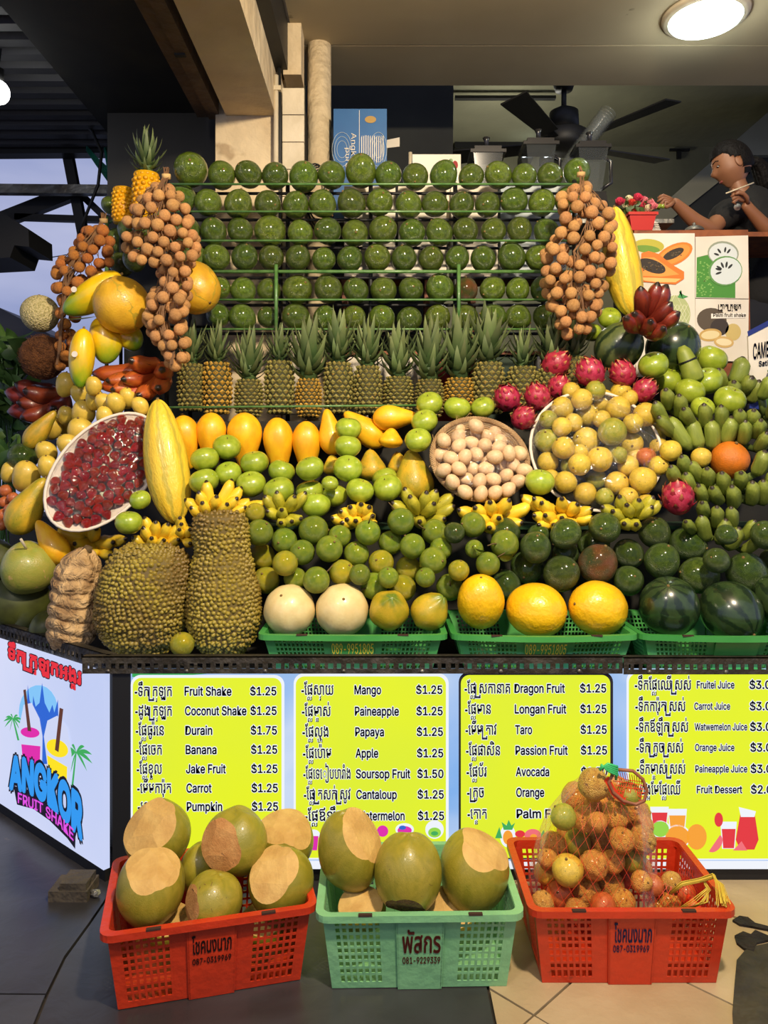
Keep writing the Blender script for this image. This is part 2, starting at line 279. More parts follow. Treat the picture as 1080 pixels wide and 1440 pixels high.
m_film = film('cling_film', (1, 1, 1), .05, .08, 14)
m_netfilm = film('fine_orange_mesh', (1, .90, .82), .0, .6)
# ---------------------------------------------------------------- lettering
FONT = None
try: FONT = bpy.data.fonts.load(os.path.join(bpy.utils.system_resource('DATAFILES'), 'fonts', 'Inter.woff2'))
except Exception: FONT = None
def glyphs(s, off=0.0):
    c = bpy.data.curves.new('lettering', 'FONT'); c.body = s; c.size = 1; c.resolution_u = 3
    if FONT and all(ord(q) < 0x300 for q in s): c.font = FONT
    o = bpy.data.objects.new('lettering', c); COL.objects.link(o); bpy.context.view_layer.update()
    ev = o.evaluated_get(bpy.context.evaluated_depsgraph_get()); me = ev.to_mesh()
    V = [(v.co.x, v.co.y) for v in me.vertices]; Fc = [tuple(p.vertices) for p in me.polygons]; ev.to_mesh_clear()
    bpy.data.objects.remove(o); bpy.data.curves.remove(c)
    if off:      # a heavier weight: the strokes drawn again, shifted all round
        k = 8 if off > .03 else 6; W = []; Q = []
        for i in range(k):
            a = 2*PI*i/k; b = len(W); W += [(x+off*math.cos(a), y+off*math.sin(a)) for x, y in V]; Q += [tuple(j+b for j in f) for f in Fc]
        return W, Q
    return V, Fc
def join2(parts):
    V = []; Fc = []
    for v, f in parts: b = len(V); V += v; Fc += [tuple(i+b for i in q) for q in f]
    return V, Fc
WC = {}
def wid(s):
    if not s: return 0
    if s not in WC: V, _ = glyphs(s); WC[s] = max([p[0] for p in V]+[0])
    return WC[s]
PRE = 'េែៃ'
CAPL = max(p[1] for p in glyphs('H')[0]); CAPK = max(p[1] for p in glyphs('ក')[0])
def khmer(s, off=0.0):
    """visual-order Khmer: '|x' puts a small subscript x below the letter before it, '<' puts the subscript-ro bar before the next letter"""
    base = ''; extra = []; i = 0
    while i < len(s):
        ch = s[i]
        if ch == '|': extra.append(('sub', s[i+1], base)); i += 2; continue
        if ch == '<': extra.append(('ro', '', base+'')); base += ' '; i += 1; continue
        base += ch; i += 1
    parts = [glyphs(base, off)]
    for k, ch, pre in extra:
        x = wid(pre)
        if k == 'sub':
            V, Fc = glyphs(ch, off*1.3); mx = max(p[0] for p in V); my = min(p[1] for p in V); parts.append(([((p[0]-mx)*.62+x, (p[1]-my)*.42-.38) for p in V], Fc))
        else:
            t = .05+off; w = .05
            x += .06
            def rect(a, b, c, d): return ([(a, b), (c, b), (c, d), (a, d)], [(0, 1, 2, 3)])
            parts += [rect(x-t, -.26-off, x+t, .56+off), rect(x-t, -.3-off, x+.5, -.2+off), rect(x+.4-off, -.3-off, x+.5+off, -.1+off)]
    return join2(parts)
def place_text(g, geo, x0, x1, yb, yc, fn, cap=.727):
    """fit 2-D glyphs into pixel span x0..x1 with baseline yb and cap line yc, then map each point with fn(px,py)"""
    V, Fc = geo
    if not V: return
    cap = place_text.cap
    a = min(p[0] for p in V) if place_text.lo is None else place_text.lo; b = max(p[0] for p in V) if place_text.hi is None else place_text.hi
    k = (x1-x0)/max(b-a, 1e-6); ks = (yb-yc)/cap
    g.add([fn(x0+(p[0]-a)*k, yb-p[1]*ks) for p in V], Fc)
place_text.lo = None; place_text.hi = None
def text2(gi, go, geo_fn, s, x0, x1, yb, yc, fi, fo, off=.02, ol=.045):
    place_text.cap = CAPK if geo_fn is khmer else CAPL
    geo = geo_fn(s, off); place_text.lo = min(p[0] for p in geo[0]); place_text.hi = max(p[0] for p in geo[0])
    place_text(gi, geo, x0, x1, yb, yc, fi)
    if go is not None: place_text(go, geo_fn(s, ol), x0, x1, yb, yc, fo)
    place_text.lo = place_text.hi = None
def planefn(o, n, lift=0.0):
    o = Vector(o); n = Vector(n).normalized(); c = Vector((0, 0, H))
    def f(px, py):
        d = Vector(((px-CX)/F_, 1, -(py-CY)/F_)); t = (o+n*lift-c).dot(n)/d.dot(n); return c+d*t
    return f
# ================================================================ THE SETTING
# ground: dark slabs on the left, diagonal cream tiles on the right
XB = .245
def clip(poly, a, b, c):   # keep a*x+b*y<=c
    out = []
    for i in range(len(poly)):
        p, q = poly[i], poly[(i+1) % len(poly)]; dp = a*p[0]+b*p[1]-c; dq = a*q[0]+b*q[1]-c
        if dp <= 0: out.append(p)
        if dp*dq < 0: t = dp/(dp-dq); out.append((p[0]+(q[0]-p[0])*t, p[1]+(q[1]-p[1])*t))
    return out
floor = struct('floor', G().box((-9, -4, -.08), (6, 9, -.012)), m_grout)
def gp(px, py): p = H/((py-CY)/F_); return ((px-CX)/F_*p, p)
# dark slabs follow the seams seen in the photograph
seam = [gp(44, 1452), gp(66, 1398), gp(92, 1345), gp(125, 1300), gp(150, 1264)]
def slab_(poly, name, m, z=0, inset=.003, parent=floor):
    cx = sum(p[0] for p in poly)/len(poly); cy = sum(p[1] for p in poly)/len(poly); q = []
    for x, y in poly:
        d = math.hypot(x-cx, y-cy)+1e-6; q.append((x-(x-cx)/d*inset*1.4, y-(y-cy)/d*inset*1.4))
    o = G().prism(q, -.03, z).obj(name, m, parent); return o
h = gp(0, 1390)[1]
slab_([(-2.6, h), seam[1], seam[2], seam[3], seam[4], (-.9, 2.7), (-1.6, 3.4), (-3.4, 3.4), (-3.4, h)], 'slab', m_fdark)
slab_([(-3.4, .6), (-1.0, .6), (-.86, 1.3), seam[0], seam[1], (-2.6, h), (-3.4, h)], 'slab', m_fdark, -.001)
slab_([(-1.0, .6), (XB, .6), (XB, 2.6), (-.8, 2.6), seam[4], seam[3], seam[2], seam[1], seam[0], (-.86, 1.3)], 'slab', m_fdark, -.002)
slab_([(-7, 3.42), (-1.0, 3.42), (-1.0, 8), (-7, 8)], 'slab', m_fdark, -.003)
slab_([(-7, -1), (-3.42, -1), (-3.42, 3.4), (-7, 3.4)], 'slab', m_fdark, -.002)
S2 = math.sqrt(2)
for i in range(-3, 7):
    for j in range(-4, 4):
        a0, a1 = 2.056+.4945*i+.004, 2.056+.4945*(i+1)-.004; b0, b1 = -1.384+.4945*j+.004, -1.384+.4945*(j+1)-.004
        poly = [((a+b)/2, (a-b)/2) for a, b in ((a0, b0), (a1, b0), (a1, b1), (a0, b1))]
        poly = clip(poly, -1, 0, -XB-.004); poly = clip(poly, 0, 1, 2.6); poly = clip(poly, 0, -1, -1.2) if poly else poly; poly = clip(poly, 1, 0, 1.9) if poly else poly
        if len(poly) > 2:
            cut = [gp(1032, 1440), gp(1030, 1395), gp(1036, 1350)]
            poly2 = poly
            ar = abs(sum(poly[k][0]*poly[(k+1) % len(poly)][1]-poly[(k+1) % len(poly)][0]*poly[k][1] for k in range(len(poly))))/2
            if ar > .002: G().prism(poly2, -.03, U(-.0015, .001)).obj('tile', m_ftile, floor)
# patch of broken concrete where tiles are missing, and the earth showing in cracks
patch = [gp(*p) for p in ((1033, 1470), (1030, 1425), (1033, 1385), (1036, 1352), (1048, 1338), (1062, 1332), (1095, 1325), (1130, 1330), (1130, 1470))]
G().prism(patch, -.01, .004).obj('broken_patch', m_patch, floor)
for pts in (((1030, 1296), (1040, 1290), (1052, 1292), (1062, 1300), (1078, 1304), (1095, 1310), (1078, 1309), (1058, 1305), (1040, 1302)), ((1033, 1318), (1045, 1312), (1056, 1316), (1062, 1310), (1090, 1322), (1064, 1328), (1060, 1340), (1046, 1336), (1036, 1328))):
    G().prism([gp(*p) for p in pts], -.01, .005).obj('crack', m_hole, floor)
# overhead slab, side beam, column
cg = G().box((-.42, .9, 3.2), (5, 3.61, 3.5)).box((-.42, 3.618, 3.2), (5, 4.0, 3.5)); cg.box((-.42, 3.61, 3.208), (5, 3.618, 3.5))
struct('ceiling', cg, m_soffit)
struct('ceiling_inner', G().box((-2, 4.0, 3.95), (6, 6.6, 4.1)), m_wall)
struct('beam', G().box((-.709, 1.0, 2.794), (-.486, 3.45, 3.4)), m_cream)
struct('column', G().box((-.757, 3.45, 0), (-.463, 3.75, 3.4)), m_cream)
o = G().box((-.47, 3.4, 0), (-.388, 3.55, 3.2)); o = struct('column_tiled', G().box((-.452, 3.46, 0), (-.362, 3.6, 2.86)), m_dark)
for k in range(22):
    z = .6+k*.122
    if z < 2.9: G().box((-.455, 3.44, z), (-.358, 3.462, z+.118)).obj('tile', m_tile, o)
struct('trim_1', G().box((-.45, 3.43, 2.97), (-.37, 3.56, 3.2)), m_cream)
tg = G().box((-.486, 1.6, 2.99), (-.43, 3.52, 3.2)); struct('trim_2', tg, m_black)
cb = bpy.data.objects.new('x', None); bpy.data.objects.remove(cb)
tag(G().tube([(-.47, 3.42, 3.18), (-.462, 3.41, 2.7), (-.466, 3.41, 2.2), (-.462, 3.41, 1.5)], .009, 8).obj('power_cable', m_black, smooth=True), 'thin black power cable running down the edge between plaster column and tiled post', 'cable')
o = new('wall_conduit', G().tube([(-.478, 3.40, 2.95), (-.478, 3.40, 1.2)], .011, 10).mesh('conduit', m_tile)); tag(o, 'off-white plastic conduit clipped beside the plastered column', 'conduit')
for z in (2.88, 2.35, 2.0): G().box((-.5, 3.385, z), (-.455, 3.42, z+.02)).obj('clip', m_tile, o)
struct('column_round', G().tube([(-.305, 3.62, 0), (-.305, 3.62, 3.2)], .056, 20), m_cream, True)
loops = G()
for k in range(6):
    r = .06+.012*k; cxx, czz = -.315+.012*k, 2.52-.02*k
    loops.tube([(cxx+r*math.cos(a)*.8, 3.5+.006*k, czz+r*1.3*math.sin(a)) for a in [2*PI*i/20+.3*k for i in range(21)]], .004, 5)
tag(loops.obj('cable_coil', m_black, smooth=True), 'coil of black cable hanging by the round pillar next to blue carton', 'cable')
# brown channel and dark roof on the left
bo = G().box((-.85, 1.2, 2.81), (-.80, 3.5, 2.95)).box((-.796, 1.2, 2.80), (-.742, 3.5, 2.95)); struct('beam_channel', bo, m_brown)
G().box((-.8, 2.93, 2.792), (-.76, 2.95, 2.80)).obj('clip', m_black, bpy.data.objects['beam_channel'])
struct('beam_dark', G().box((-1.42, 1.0, 2.93), (-.86, 4.3, 3.2)), m_dark)
struct('wall_far', G().box((-1.34, 3.72, 1.9), (-.75, 3.84, 3.3)), m_black)
rg = G(); rw = .12; n = 60
roof = struct('roof', G().box((-5, .4, 3.06), (-.86, 4.36, 3.09)), m_roof)
for k in range(17):
    y = 2.38+.117*k; g = G(); pr = [(y, 3.058), (y+.03, 3.015), (y+.085, 3.015), (y+.112, 3.058)]
    g.add([(x, a, b) for x in (-5, -1.0) for a, b in pr], [(0, 1, 5, 4), (1, 2, 6, 5), (2, 3, 7, 6)]); g.slab([(-5, pr[0][0], 3.059), (-1.0, pr[0][0], 3.059), (-1.0, pr[3][0], 3.059), (-5, pr[3][0], 3.059)], (0, 0, .002)); g.obj('roof_rib', m_roof, roof)
def bar(name, a, b, w_, d_, m, label, cat='steel bar'):
    a, b = Vector(a), Vector(b); t = (b-a).normalized(); s = t.cross(Vector((0, 1, 0))).normalized(); u = Vector((0, 1, 0))
    p = [a-s*w_/2, a+s*w_/2, a+s*w_/2+u*d_, a-s*w_/2+u*d_]; q = [v+(b-a) for v in p]
    o = G().hexa(p+q).obj(name, m)
    return tag(o, label, cat)
bar('edge_beam', P(-420, 212, 4.36), P(188, 207, 4.36), .06, .08, m_black, 'dark edge beam under the corrugated awning roof', 'beam')
bar('awning_bar', P(-300, 262, 4.3), P(186, 266, 4.3), .05, .05, m_galv, 'pale weathered steel bar crossing the open sky below the awning', 'steel bar')
bar('awning_pole', P(92, 208, 4.45), P(118, 345, 4.45), .055, .05, m_black, 'dark round pole standing at a slant against the sky', 'pole')
bar('awning_brace', P(-10, 312, 4.5), P(112, 264, 4.5), .085, .05, m_black, 'dark diagonal brace rising to the pale bar', 'brace')
bar('awning_pipe', P(20, 304, 4.5), P(152, 308, 4.5), .035, .04, m_black, 'thin dark pipe crossing low behind the slanted pole', 'pipe')
bar('short_brace', P(108, 268, 4.5), P(150, 308, 4.5), .04, .04, m_black, 'short dark brace running down to the rack corner beside green netting', 'brace')
bo = G().slab([P(-60, 290, 4.2), P(0, 297, 4.2), P(40, 322, 4.2), P(41, 347, 4.2), P(20, 345, 4.2), P(14, 362, 4.2), P(-60, 366, 4.2)], (0, .3, 0)).obj('junction_housing', m_black); tag(bo, 'black steel housing bolted on the awning frame at the picture edge', 'housing')
tag(G().tube([P(108, 160, 4.1), P(130, 185, 4.1), P(143, 215, 4.1), P(138, 260, 4.1), P(122, 300, 4.15), P(110, 332, 4.2)], .009, 6).obj('hanging_wire', m_black, smooth=True), 'loose black wire hanging from the awning across the sky', 'wire')
tag(G().tube([P(-40, 378, 6), P(60, 364, 6), P(130, 352, 6)], .004, 5).obj('street_wire', m_black, smooth=True), 'thin far wire strung across the cloudy sky', 'wire')
ng = G(); nx = 14
for k in range(nx): ng.tube([P(148+k*2.9, 208, 4.25+.02*(k % 2)), P(152+k*2.4, 236, 4.25), P(156+k*2.1, 268, 4.25)], .009, 5)
for k in range(6): ng.tube([P(122, 206+k, 4.28), P(136, 222+k*2, 4.28), P(156, 240+k*4, 4.28)], .006, 4)
m_gnet = M('green_netting', (20, 120, 96), (12, 84, 70), 20, .7)
tag(ng.obj('shade_netting', m_gnet, smooth=True), 'folded dark green shade netting hanging under the awning', 'netting', kind='thing')
# far shed and plants at the left edge
sh = new('shed', loc=(-3.4, 6.6, 0)); tag(sh, 'dark roadside shed with a low pitched roof at the picture edge', 'shed')
G().slab([P(-160, 470, 6.6)-Vector((-3.4, 6.6, 0)), P(52, 470, 6.6)-Vector((-3.4, 6.6, 0)), P(52, 640, 6.6)-Vector((-3.4, 6.6, 0)), P(-160, 640, 6.6)-Vector((-3.4, 6.6, 0))], (0, .4, 0)).obj('wall', m_darkwall, sh)
G().slab([P(-160, 410, 6.4)-Vector((-3.4, 6.6, 0)), P(-2, 432, 6.4)-Vector((-3.4, 6.6, 0)), P(70, 470, 6.4)-Vector((-3.4, 6.6, 0)), P(70, 478, 6.4)-Vector((-3.4, 6.6, 0)), P(-160, 478, 6.4)-Vector((-3.4, 6.6, 0))], (0, .8, 0)).obj('roof', m_roof, sh)
struct('wall_back', G().box((-2, 6.6, 0), (6, 6.75, 4.0)), m_wall)
struct('wall_left', G().box((-1.3, 3.84, 0), (-1.2, 6.6, 4.0)), m_darkwall)
struct('partition', G().slab([P(430, 60, 4.6), P(638, 100, 4.6), P(636, 300, 4.6), P(600, 700, 4.6), P(430, 700, 4.6)], (0, .12, 0)), m_darkwall)
struct('floor_raised', G().box((-1.2, 3.45, 0), (4.5, 6.6, 1.16)), m_dark)
# stair soffit slanting across the kitchen and the dark wall under it
struct('stairs', G().slab([P(872, 340, 5.6), P(1180, 70, 5.6), P(1180, 210, 5.6), P(1080, 218, 5.6), P(1058, 218, 5.6), P(905, 340, 5.6)], (0, .5, 0)), M('stair_plaster', (140, 138, 118), (120, 118, 98), 2, .9))
struct('wall_under_stairs', G().slab([P(905, 341, 5.65), P(1058, 218, 5.65), P(1200, 216, 5.65), P(1200, 640, 5.65), P(905, 640, 5.65)], (0, .3, 0)), m_darkwall)
struct('trim_3', G().box((.6, 6.5, 3.9), (1.6, 6.6, 3.95)), m_black)
tg = G().box((P(941, 213, 6.58)-Vector((0, .02, 0))), (P(969, 210, 6.58)+Vector((0, .0, 0)))).box(P(951, 224, 6.58)-Vector((0, .02, 0)), P(957, 212, 6.58)); tag(tg.obj('wall_hook', m_black), 'small black t-shaped hook on the olive kitchen wall', 'hook')
# ceiling lamp (lit) and the hanging bulb at the picture edge
point('ceiling_lamp_light', (1.41, 3.37, 3.10), .1, 5.5, (.93, 1, .95))
e_lamp = E_('lamp_glass', (236, 255, 248), 5.0); e_bulb = E_('bulb_glass', (255, 255, 250), 14.0)
lc = Vector((1.41, 3.37, 3.2)); o = new('ceiling_lamp', G().tube([(0, 0, 0), (0, 0, -.012), (0, 0, -.02)], [.185, .18, .168], 40).mesh('rim', m_tile), loc=lc); tag(o, 'round flush ceiling lamp glowing cool white under the soffit', 'lamp')
G().tube([(0, 0, -.0205), (0, 0, -.028), (0, 0, -.032)], [.155, .15, .12], 40).obj('diffuser', e_lamp, o, True)
bl = P(-2, 130, 3.3); o = new('hanging_bulb', G().ball(20, 14, sc=(.045, .045, .05)).mesh('bulb', e_bulb), loc=bl); tag(o, 'bare white bulb shining under the dark awning roof', 'lamp')
G().tube([(0, 0, .045), (0, 0, .1)], .022, 12).obj('socket', m_black, o, True); G().tube([(0, 0, .1), (.01, 0, 3.015-bl.z)], .004, 6).obj('cord', m_black, o)
# ================================================================ COUNTER
def foot(d, back=3.42, xr=1.7):
    return [(xr, 2.27+d), (-.80+.357*d, 2.27+d), (-1.9+.633*d, 3.17+.774*d), (-1.62, 3.7), (-1.2, back), (xr, back)]
ct = new('counter', loc=(0, 0, 0)); tag(ct, 'black steel fruit counter with stepped display shelves behind the lit menu', 'counter')
G().prism(foot(.075), .03, .585).obj('body', m_black, ct); G().prism(foot(.045), .585, .60).obj('worktop', m_dark, ct)
G().prism([(1.7, 2.74), (-.6, 2.74), (-1.75, 3.55), (-1.62, 3.7), (-1.2, 3.42), (1.7, 3.42)], .60, 1.0).obj('step', m_dark, ct)
G().prism([(1.7, 2.94), (-.72, 2.94), (-1.35, 3.42), (1.7, 3.42)], 1.0, 1.395).obj('step', m_dark, ct)
m_mat = M('green_ground_cloth', (20, 58, 26), (14, 40, 20), 6, .9)
G().prism([(1.7, 2.72), (-.6, 2.72), (-.6, 2.93), (1.7, 2.93)], 1.0, 1.012).obj('cloth', m_mat, ct)
# black corner post and foot of the cabinet
G().box((-.80, 2.262, .02), (-.748, 2.30, .64)).obj('corner_post', m_black, ct)
G().box((-.748, 2.275, .0), (1.7, 2.32, .035)).obj('plinth', m_black, ct)
# concrete block under the corner
a = P(85, 1262, 2.24); o = G().box((-.945, 2.16, 0), (-.835, 2.25, .03)).box((-.915, 2.165, .03), (-.84, 2.24, .05)).obj('concrete_block', M('grimy_concrete', (84, 74, 58), (58, 52, 42), 9, .9, .5, 20)); tag(o, 'grimy concrete block wedged under the corner of the lit cabinet', 'block')
g = G().ball(8, 6, lambda v: v*(1+.3*math.sin(v.x*9)*math.cos(v.z*7)), sc=(.014, .012, .01)); o = g.obj('crumpled_wrapper', m_galv, loc=None); o.location = gp(134, 1262)+(.012,); tag(o, 'crumpled silver wrapper scrap on the dark floor by the concrete block', 'litter')
# perforated steel angles
def angle(name, x0, x1, xf, label, n):
    root = new(name); tag(root, label, 'steel angle'); L_ = x1-x0
    g = G(); pit = L_/n; z0, z1 = .618, .668
    g.box((0, 0, z0), (L_, .004, z0+.014), xf=xf).box((0, 0, z1-.02), (L_, .004, z1), xf=xf).box((0, 0, z1-.003), (L_, .03, z1), xf=xf)
    for k in range(n+1):
        wv = pit*(.40 if k % 3 else .6); x = min(max(k*pit-wv/2, 0), L_-wv); g.box((x, 0, z0+.014), (x+wv, .004, z1-.02), xf=xf)
    g.obj('perforated_web', m_perf, root)
    g = G()
    for k in range(3, n, 9): g.add(*(lambda q: (q.v, q.f))(G().tube([(k*pit, -.004, z0+.008), (k*pit, 0, z0+.008)], .006, 8)), xf=xf)
    g.obj('bolt_heads', m_galv, root, True); return root
angle('perforated_angle', -.885, .70, Matrix.Translation((-.885, 2.252, 0)), 'long perforated steel angle along the front counter edge', 62)
angle('perforated_angle', .70, 1.7, Matrix.Translation((.705, 2.258, -.004)), 'shorter dark perforated steel angle continuing toward the watermelons', 40)
ang = math.atan2(.9, -1.1)
angle('perforated_angle', 0, 1.4, Matrix.Translation((-.80, 2.256, 0)) @ Matrix.Rotation(ang, 4, 'Z') @ Matrix.Scale(-1, 4, (0, 1, 0)) @ Matrix.Translation((.02, .0, 0)), 'perforated steel angle slanting back along the left wing', 52)
# ================================================================ LIT MENU
YM = 2.262
def pm(l):
    return lambda px, py: P(px, py, YM) + Vector((0, -l, 0))
menu = new('menu_sign', loc=(0, 0, 0)); tag(menu, 'backlit yellow fruit shake price menu on the counter front', 'sign')
a = P(184, 941, YM); b = P(1150, 1222, YM)
G().box((a.x, YM, b.z), (b.x, YM+.008, a.z)).obj('light_panel', e_sky, menu)
G().box((a.x, YM-.0006, b.z), (b.x, YM, b.z+.024)).obj('white_strip', e_whi, menu)
def rrect(x0, y0, x1, y1, r, fn, sk=0):
    pts = []
    for cx_, cy_, a0 in ((x1-r, y0+r, -90), (x1-r, y1-r, 0), (x0+r, y1-r, 90), (x0+r, y0+r, 180)):
        for k in range(7): t = math.radians(a0+k*15); pts.append(fn(cx_+r*math.cos(t), cy_+r*math.sin(t)))
    return pts
def flat(g, pts, t=(0, .0004, 0)): return g.slab(pts, t)
def poly(par, name, m, pts, fn): g = G(); flat(g, [fn(*p) for p in pts]); return g.obj(name, m, par)
def ell(cx_, cy_, rx, ry, a=0, n=22, a0=0, a1=2*PI):
    c, s = math.cos(a), math.sin(a); return [(cx_+rx*math.cos(t)*c-ry*math.sin(t)*s, cy_+rx*math.cos(t)*s+ry*math.sin(t)*c) for t in [a0+(a1-a0)*i/n for i in range(n + (0 if abs(a1-a0) > 6.2 else 1))]]
cards = []
for x0, y0, x1, y1, bx in ((187, 953, 396, 1206, 0), (416, 951, 627, 1206, 0), (648, 949, 858, 1206, 1), (884, 947, 1120, 1207, 0)):
    c_ = new('menu_card', parent=menu); flat(g := G(), rrect(x0-3, y0-4, x1+4, y1+2, 14, pm(.0008))); g.obj('card_border', e_blk if bx else e_whi, c_)
    flat(g := G(), rrect(x0, y0, x1, y1, 12, pm(.0018))); g.obj('card_face', e_yel, c_); cards.append(c_)
rows = [
 [('-ទឹក<ក|រឡុក', 'Fruit Shake', '$1.25', 240, 326), ('-ដូង<ក|រឡុក', 'Coconut Shake', '$1.25', 240, 347), ('-ែផ|លធូរ៉េន', 'Durain', '$1.75', 229, 299), ('-ែផ|លេចក', 'Banana', '$1.25', 226, 305), ('-ែផ|លខ|នុល', 'Jake Fruit', '$1.25', 226, 318), ('-េមីមការ៉ុត', 'Carrot', '$1.25', 239, 298), ('-េល|ពា', 'Pumpkin', '$1.25', 215, 313), ('-ដំឡូង', '', '$1.25', 218, 289)],
 [('-ែផ|លស|វាយ', 'Mango', '$1.25', 467, 536), ('-ែផ|លម|នាស់', 'Paineapple', '$1.25', 463, 561), ('-ែផ|លល|ហុង', 'Papaya', '$1.25', 460, 540), ('-ែផ|លេប៉ាម', 'Apple', '$1.25', 464, 532), ('-ែផ|លេទៀបបារាំង', 'Soursop Fruit', '$1.50', 491, 577), ('-ែផ|ល<តសក់<សូវ', 'Cantaloup', '$1.25', 491, 558), ('-ែផ|លឪឡឹក', 'Watermelon', '$1.25', 480, 569)],
 [('-ែផ|ល<សកានាគ', 'Dragon Fruit', '$1.25', 715, 794), ('-ែផ|លមាន', 'Longan Fruit', '$1.25', 688, 796), ('-េមីម<តាវ', 'Taro', '$1.25', 696, 748), ('-ែផ|លផាសិន', 'Passion Fruit', '$1.25', 701, 798), ('-ែផ|លប័រ', 'Avocada', '$1.50', 682, 772), ('-<កូច', 'Orange', '$1.25', 678, 765), ('-េត|នាត', 'Palm Fruit', '$1.25', 682, 798)],
 [('-ទឹកែផ|លេឈី<សស់', 'Fruitei Juice', '$3.00', 969, 1032), ('-ទឹកការ៉ុត<សស់', 'Carrot Juice', '$3.00', 961, 1026), ('-ទឹកឪឡឹក<សស់', 'Watwemelon Juice', '$3.00', 965, 1050), ('-ទឹក<កូច<សស់', 'Orange Juice', '$3.00', 958, 1032), ('-ទឹកម|នាស់<សស់', 'Paineapple Juice', '$3.00', 961, 1050), ('-បង|អែមែផ|លេឈី', 'Fruit Dessert', '$2.00', 954, 1043)]]
ys = [[972, 999.5, 1027, 1054, 1081, 1108, 1134, 1160], [970, 1000, 1029, 1059, 1088, 1117, 1147], [968, 997, 1026, 1055, 1085, 1114, 1144], [963, 993, 1022, 1051, 1081, 1110]]
kx = [190, 424, 653, 892]; ex = [260, 498.5, 723, 975]; pxx = [(352, 389), (585, 622), (815, 852), (1053, 1092)]
for c_ in range(4):
    for r_, (kh, en, pr, kend, eend) in enumerate(rows[c_]):
        y = ys[c_][r_]; sk = .004*r_*0; fi, fo = pm(.0040), pm(.0030); ink = m_navyd if (c_ * 3 + r_) % 4 == 3 else m_navy
        def line(*a, **k):
            gi, go = G(), G(); text2(gi, go, *a, **k); go.obj('lettering_outline', e_whi, cards[c_]); gi.obj('lettering', ink, cards[c_])
        x0k = kx[c_]+r_*.7; line(khmer, kh, x0k, kend+2, y+6.4, y-6.6, fi, fo, .016, .062)
        e0 = ex[c_]+r_*.5
        if c_ == 3 and r_ in (0, 5): e0 = 979
        hh = 6.0 if c_ < 3 else (5.0 if r_ in (0, 5) else 4.7)
        if en: line(glyphs, en, e0, eend+(0 if c_ else 0), y+hh-.5, y-hh-.5, fi, fo, .022, .066)
        line(glyphs, pr, pxx[c_][0]+r_*.4, pxx[c_][1]+r_*.4, y+5, y-6.2, fi, fo, .022, .066)
# little printed drawings along the foot of the cards
f2 = pm(.0026); f3 = pm(.0034); f4 = pm(.0042)
def art(name, lst, par=menu):
    r = new(name, parent=par)
    for m, pts, fn in lst: poly(r, 'print', m, pts, fn)
def cup(x, y, w_, h_, m): return [(e_whi, [(x-w_/2-1, y-1), (x+w_/2+1, y-1), (x+w_*.38+1, y+h_+1), (x-w_*.38-1, y+h_+1)], f2), (m, [(x-w_*.46, y+h_*.25), (x+w_*.46, y+h_*.25), (x+w_*.36, y+h_), (x-w_*.36, y+h_)], f3)]
art('juice_drawing', cup(927, 1135, 24, 28, e_rd)+cup(952, 1138, 25, 32, e_or)+[(e_whi, ell(928, 1165, 14, 12), f3), (e_leafy, ell(928, 1165, 12, 11), f4), (e_whi, ell(952, 1176, 19, 17), f3), (e_or, ell(952, 1176, 17, 15), f4), (e_or, ell(979, 1176, 14, 18), f4)])
art('juice_drawing', [(e_rd, [(1041, 1140), (1060, 1140), (1066, 1180), (1060, 1194), (1040, 1194), (1034, 1180)], f3), (e_whi, [(1038, 1134), (1062, 1140), (1060, 1148), (1041, 1148)], f4)]+cup(1024, 1156, 21, 36, e_rd)+[(e_pk, ell(1004, 1185, 10, 14, .6, 12, -PI/2, PI/2), f3), (e_rd, ell(1010, 1152, 6, 10), f3), (e_pk, [(1030, 1195), (1042, 1182), (1050, 1195)], f4)])
art('juice_drawing', [(e_whi, ell(714, 1175, 11, 16), f2), (e_or, ell(714, 1177, 7, 10), f3), (e_gr, [(708, 1166), (705, 1155), (712, 1160), (715, 1152), (719, 1160), (724, 1156), (720, 1166)], f4), (e_gr, [(696, 1178), (702, 1162), (706, 1178)], f3), (e_rd, ell(731, 1172, 7, 5), f3), (e_pk, ell(749, 1174, 12, 9), f3), (e_or, ell(750, 1176, 5, 4), f4), (e_gr, [(758, 1178), (764, 1166), (768, 1178)], f3)])
art('juice_drawing', [(e_whi, ell(569, 1166, 13, 9), f2), (e_mag, ell(569, 1167, 10, 6), f3), (e_bl2, ell(566, 1163, 5, 3), f4), (e_whi, ell(611, 1166, 13, 13), f2), (e_leafy, ell(611, 1170, 9, 7), f3), (e_gr, ell(611, 1171, 5, 3), f4), (e_mag, ell(538, 1168, 8, 8), f3), (e_whi, ell(441, 1173, 9, 7), f2), (e_mag, [(434, 1175), (448, 1175), (446, 1195), (436, 1195)], f3)])
art('grass_drawing', [(e_gr, [(186, 947), (300, 943), (306, 946), (260, 950), (186, 952)], pm(.0006)), (e_gr, [(940, 941), (1060, 938), (1080, 942), (1000, 945), (938, 945)], pm(.0006))])
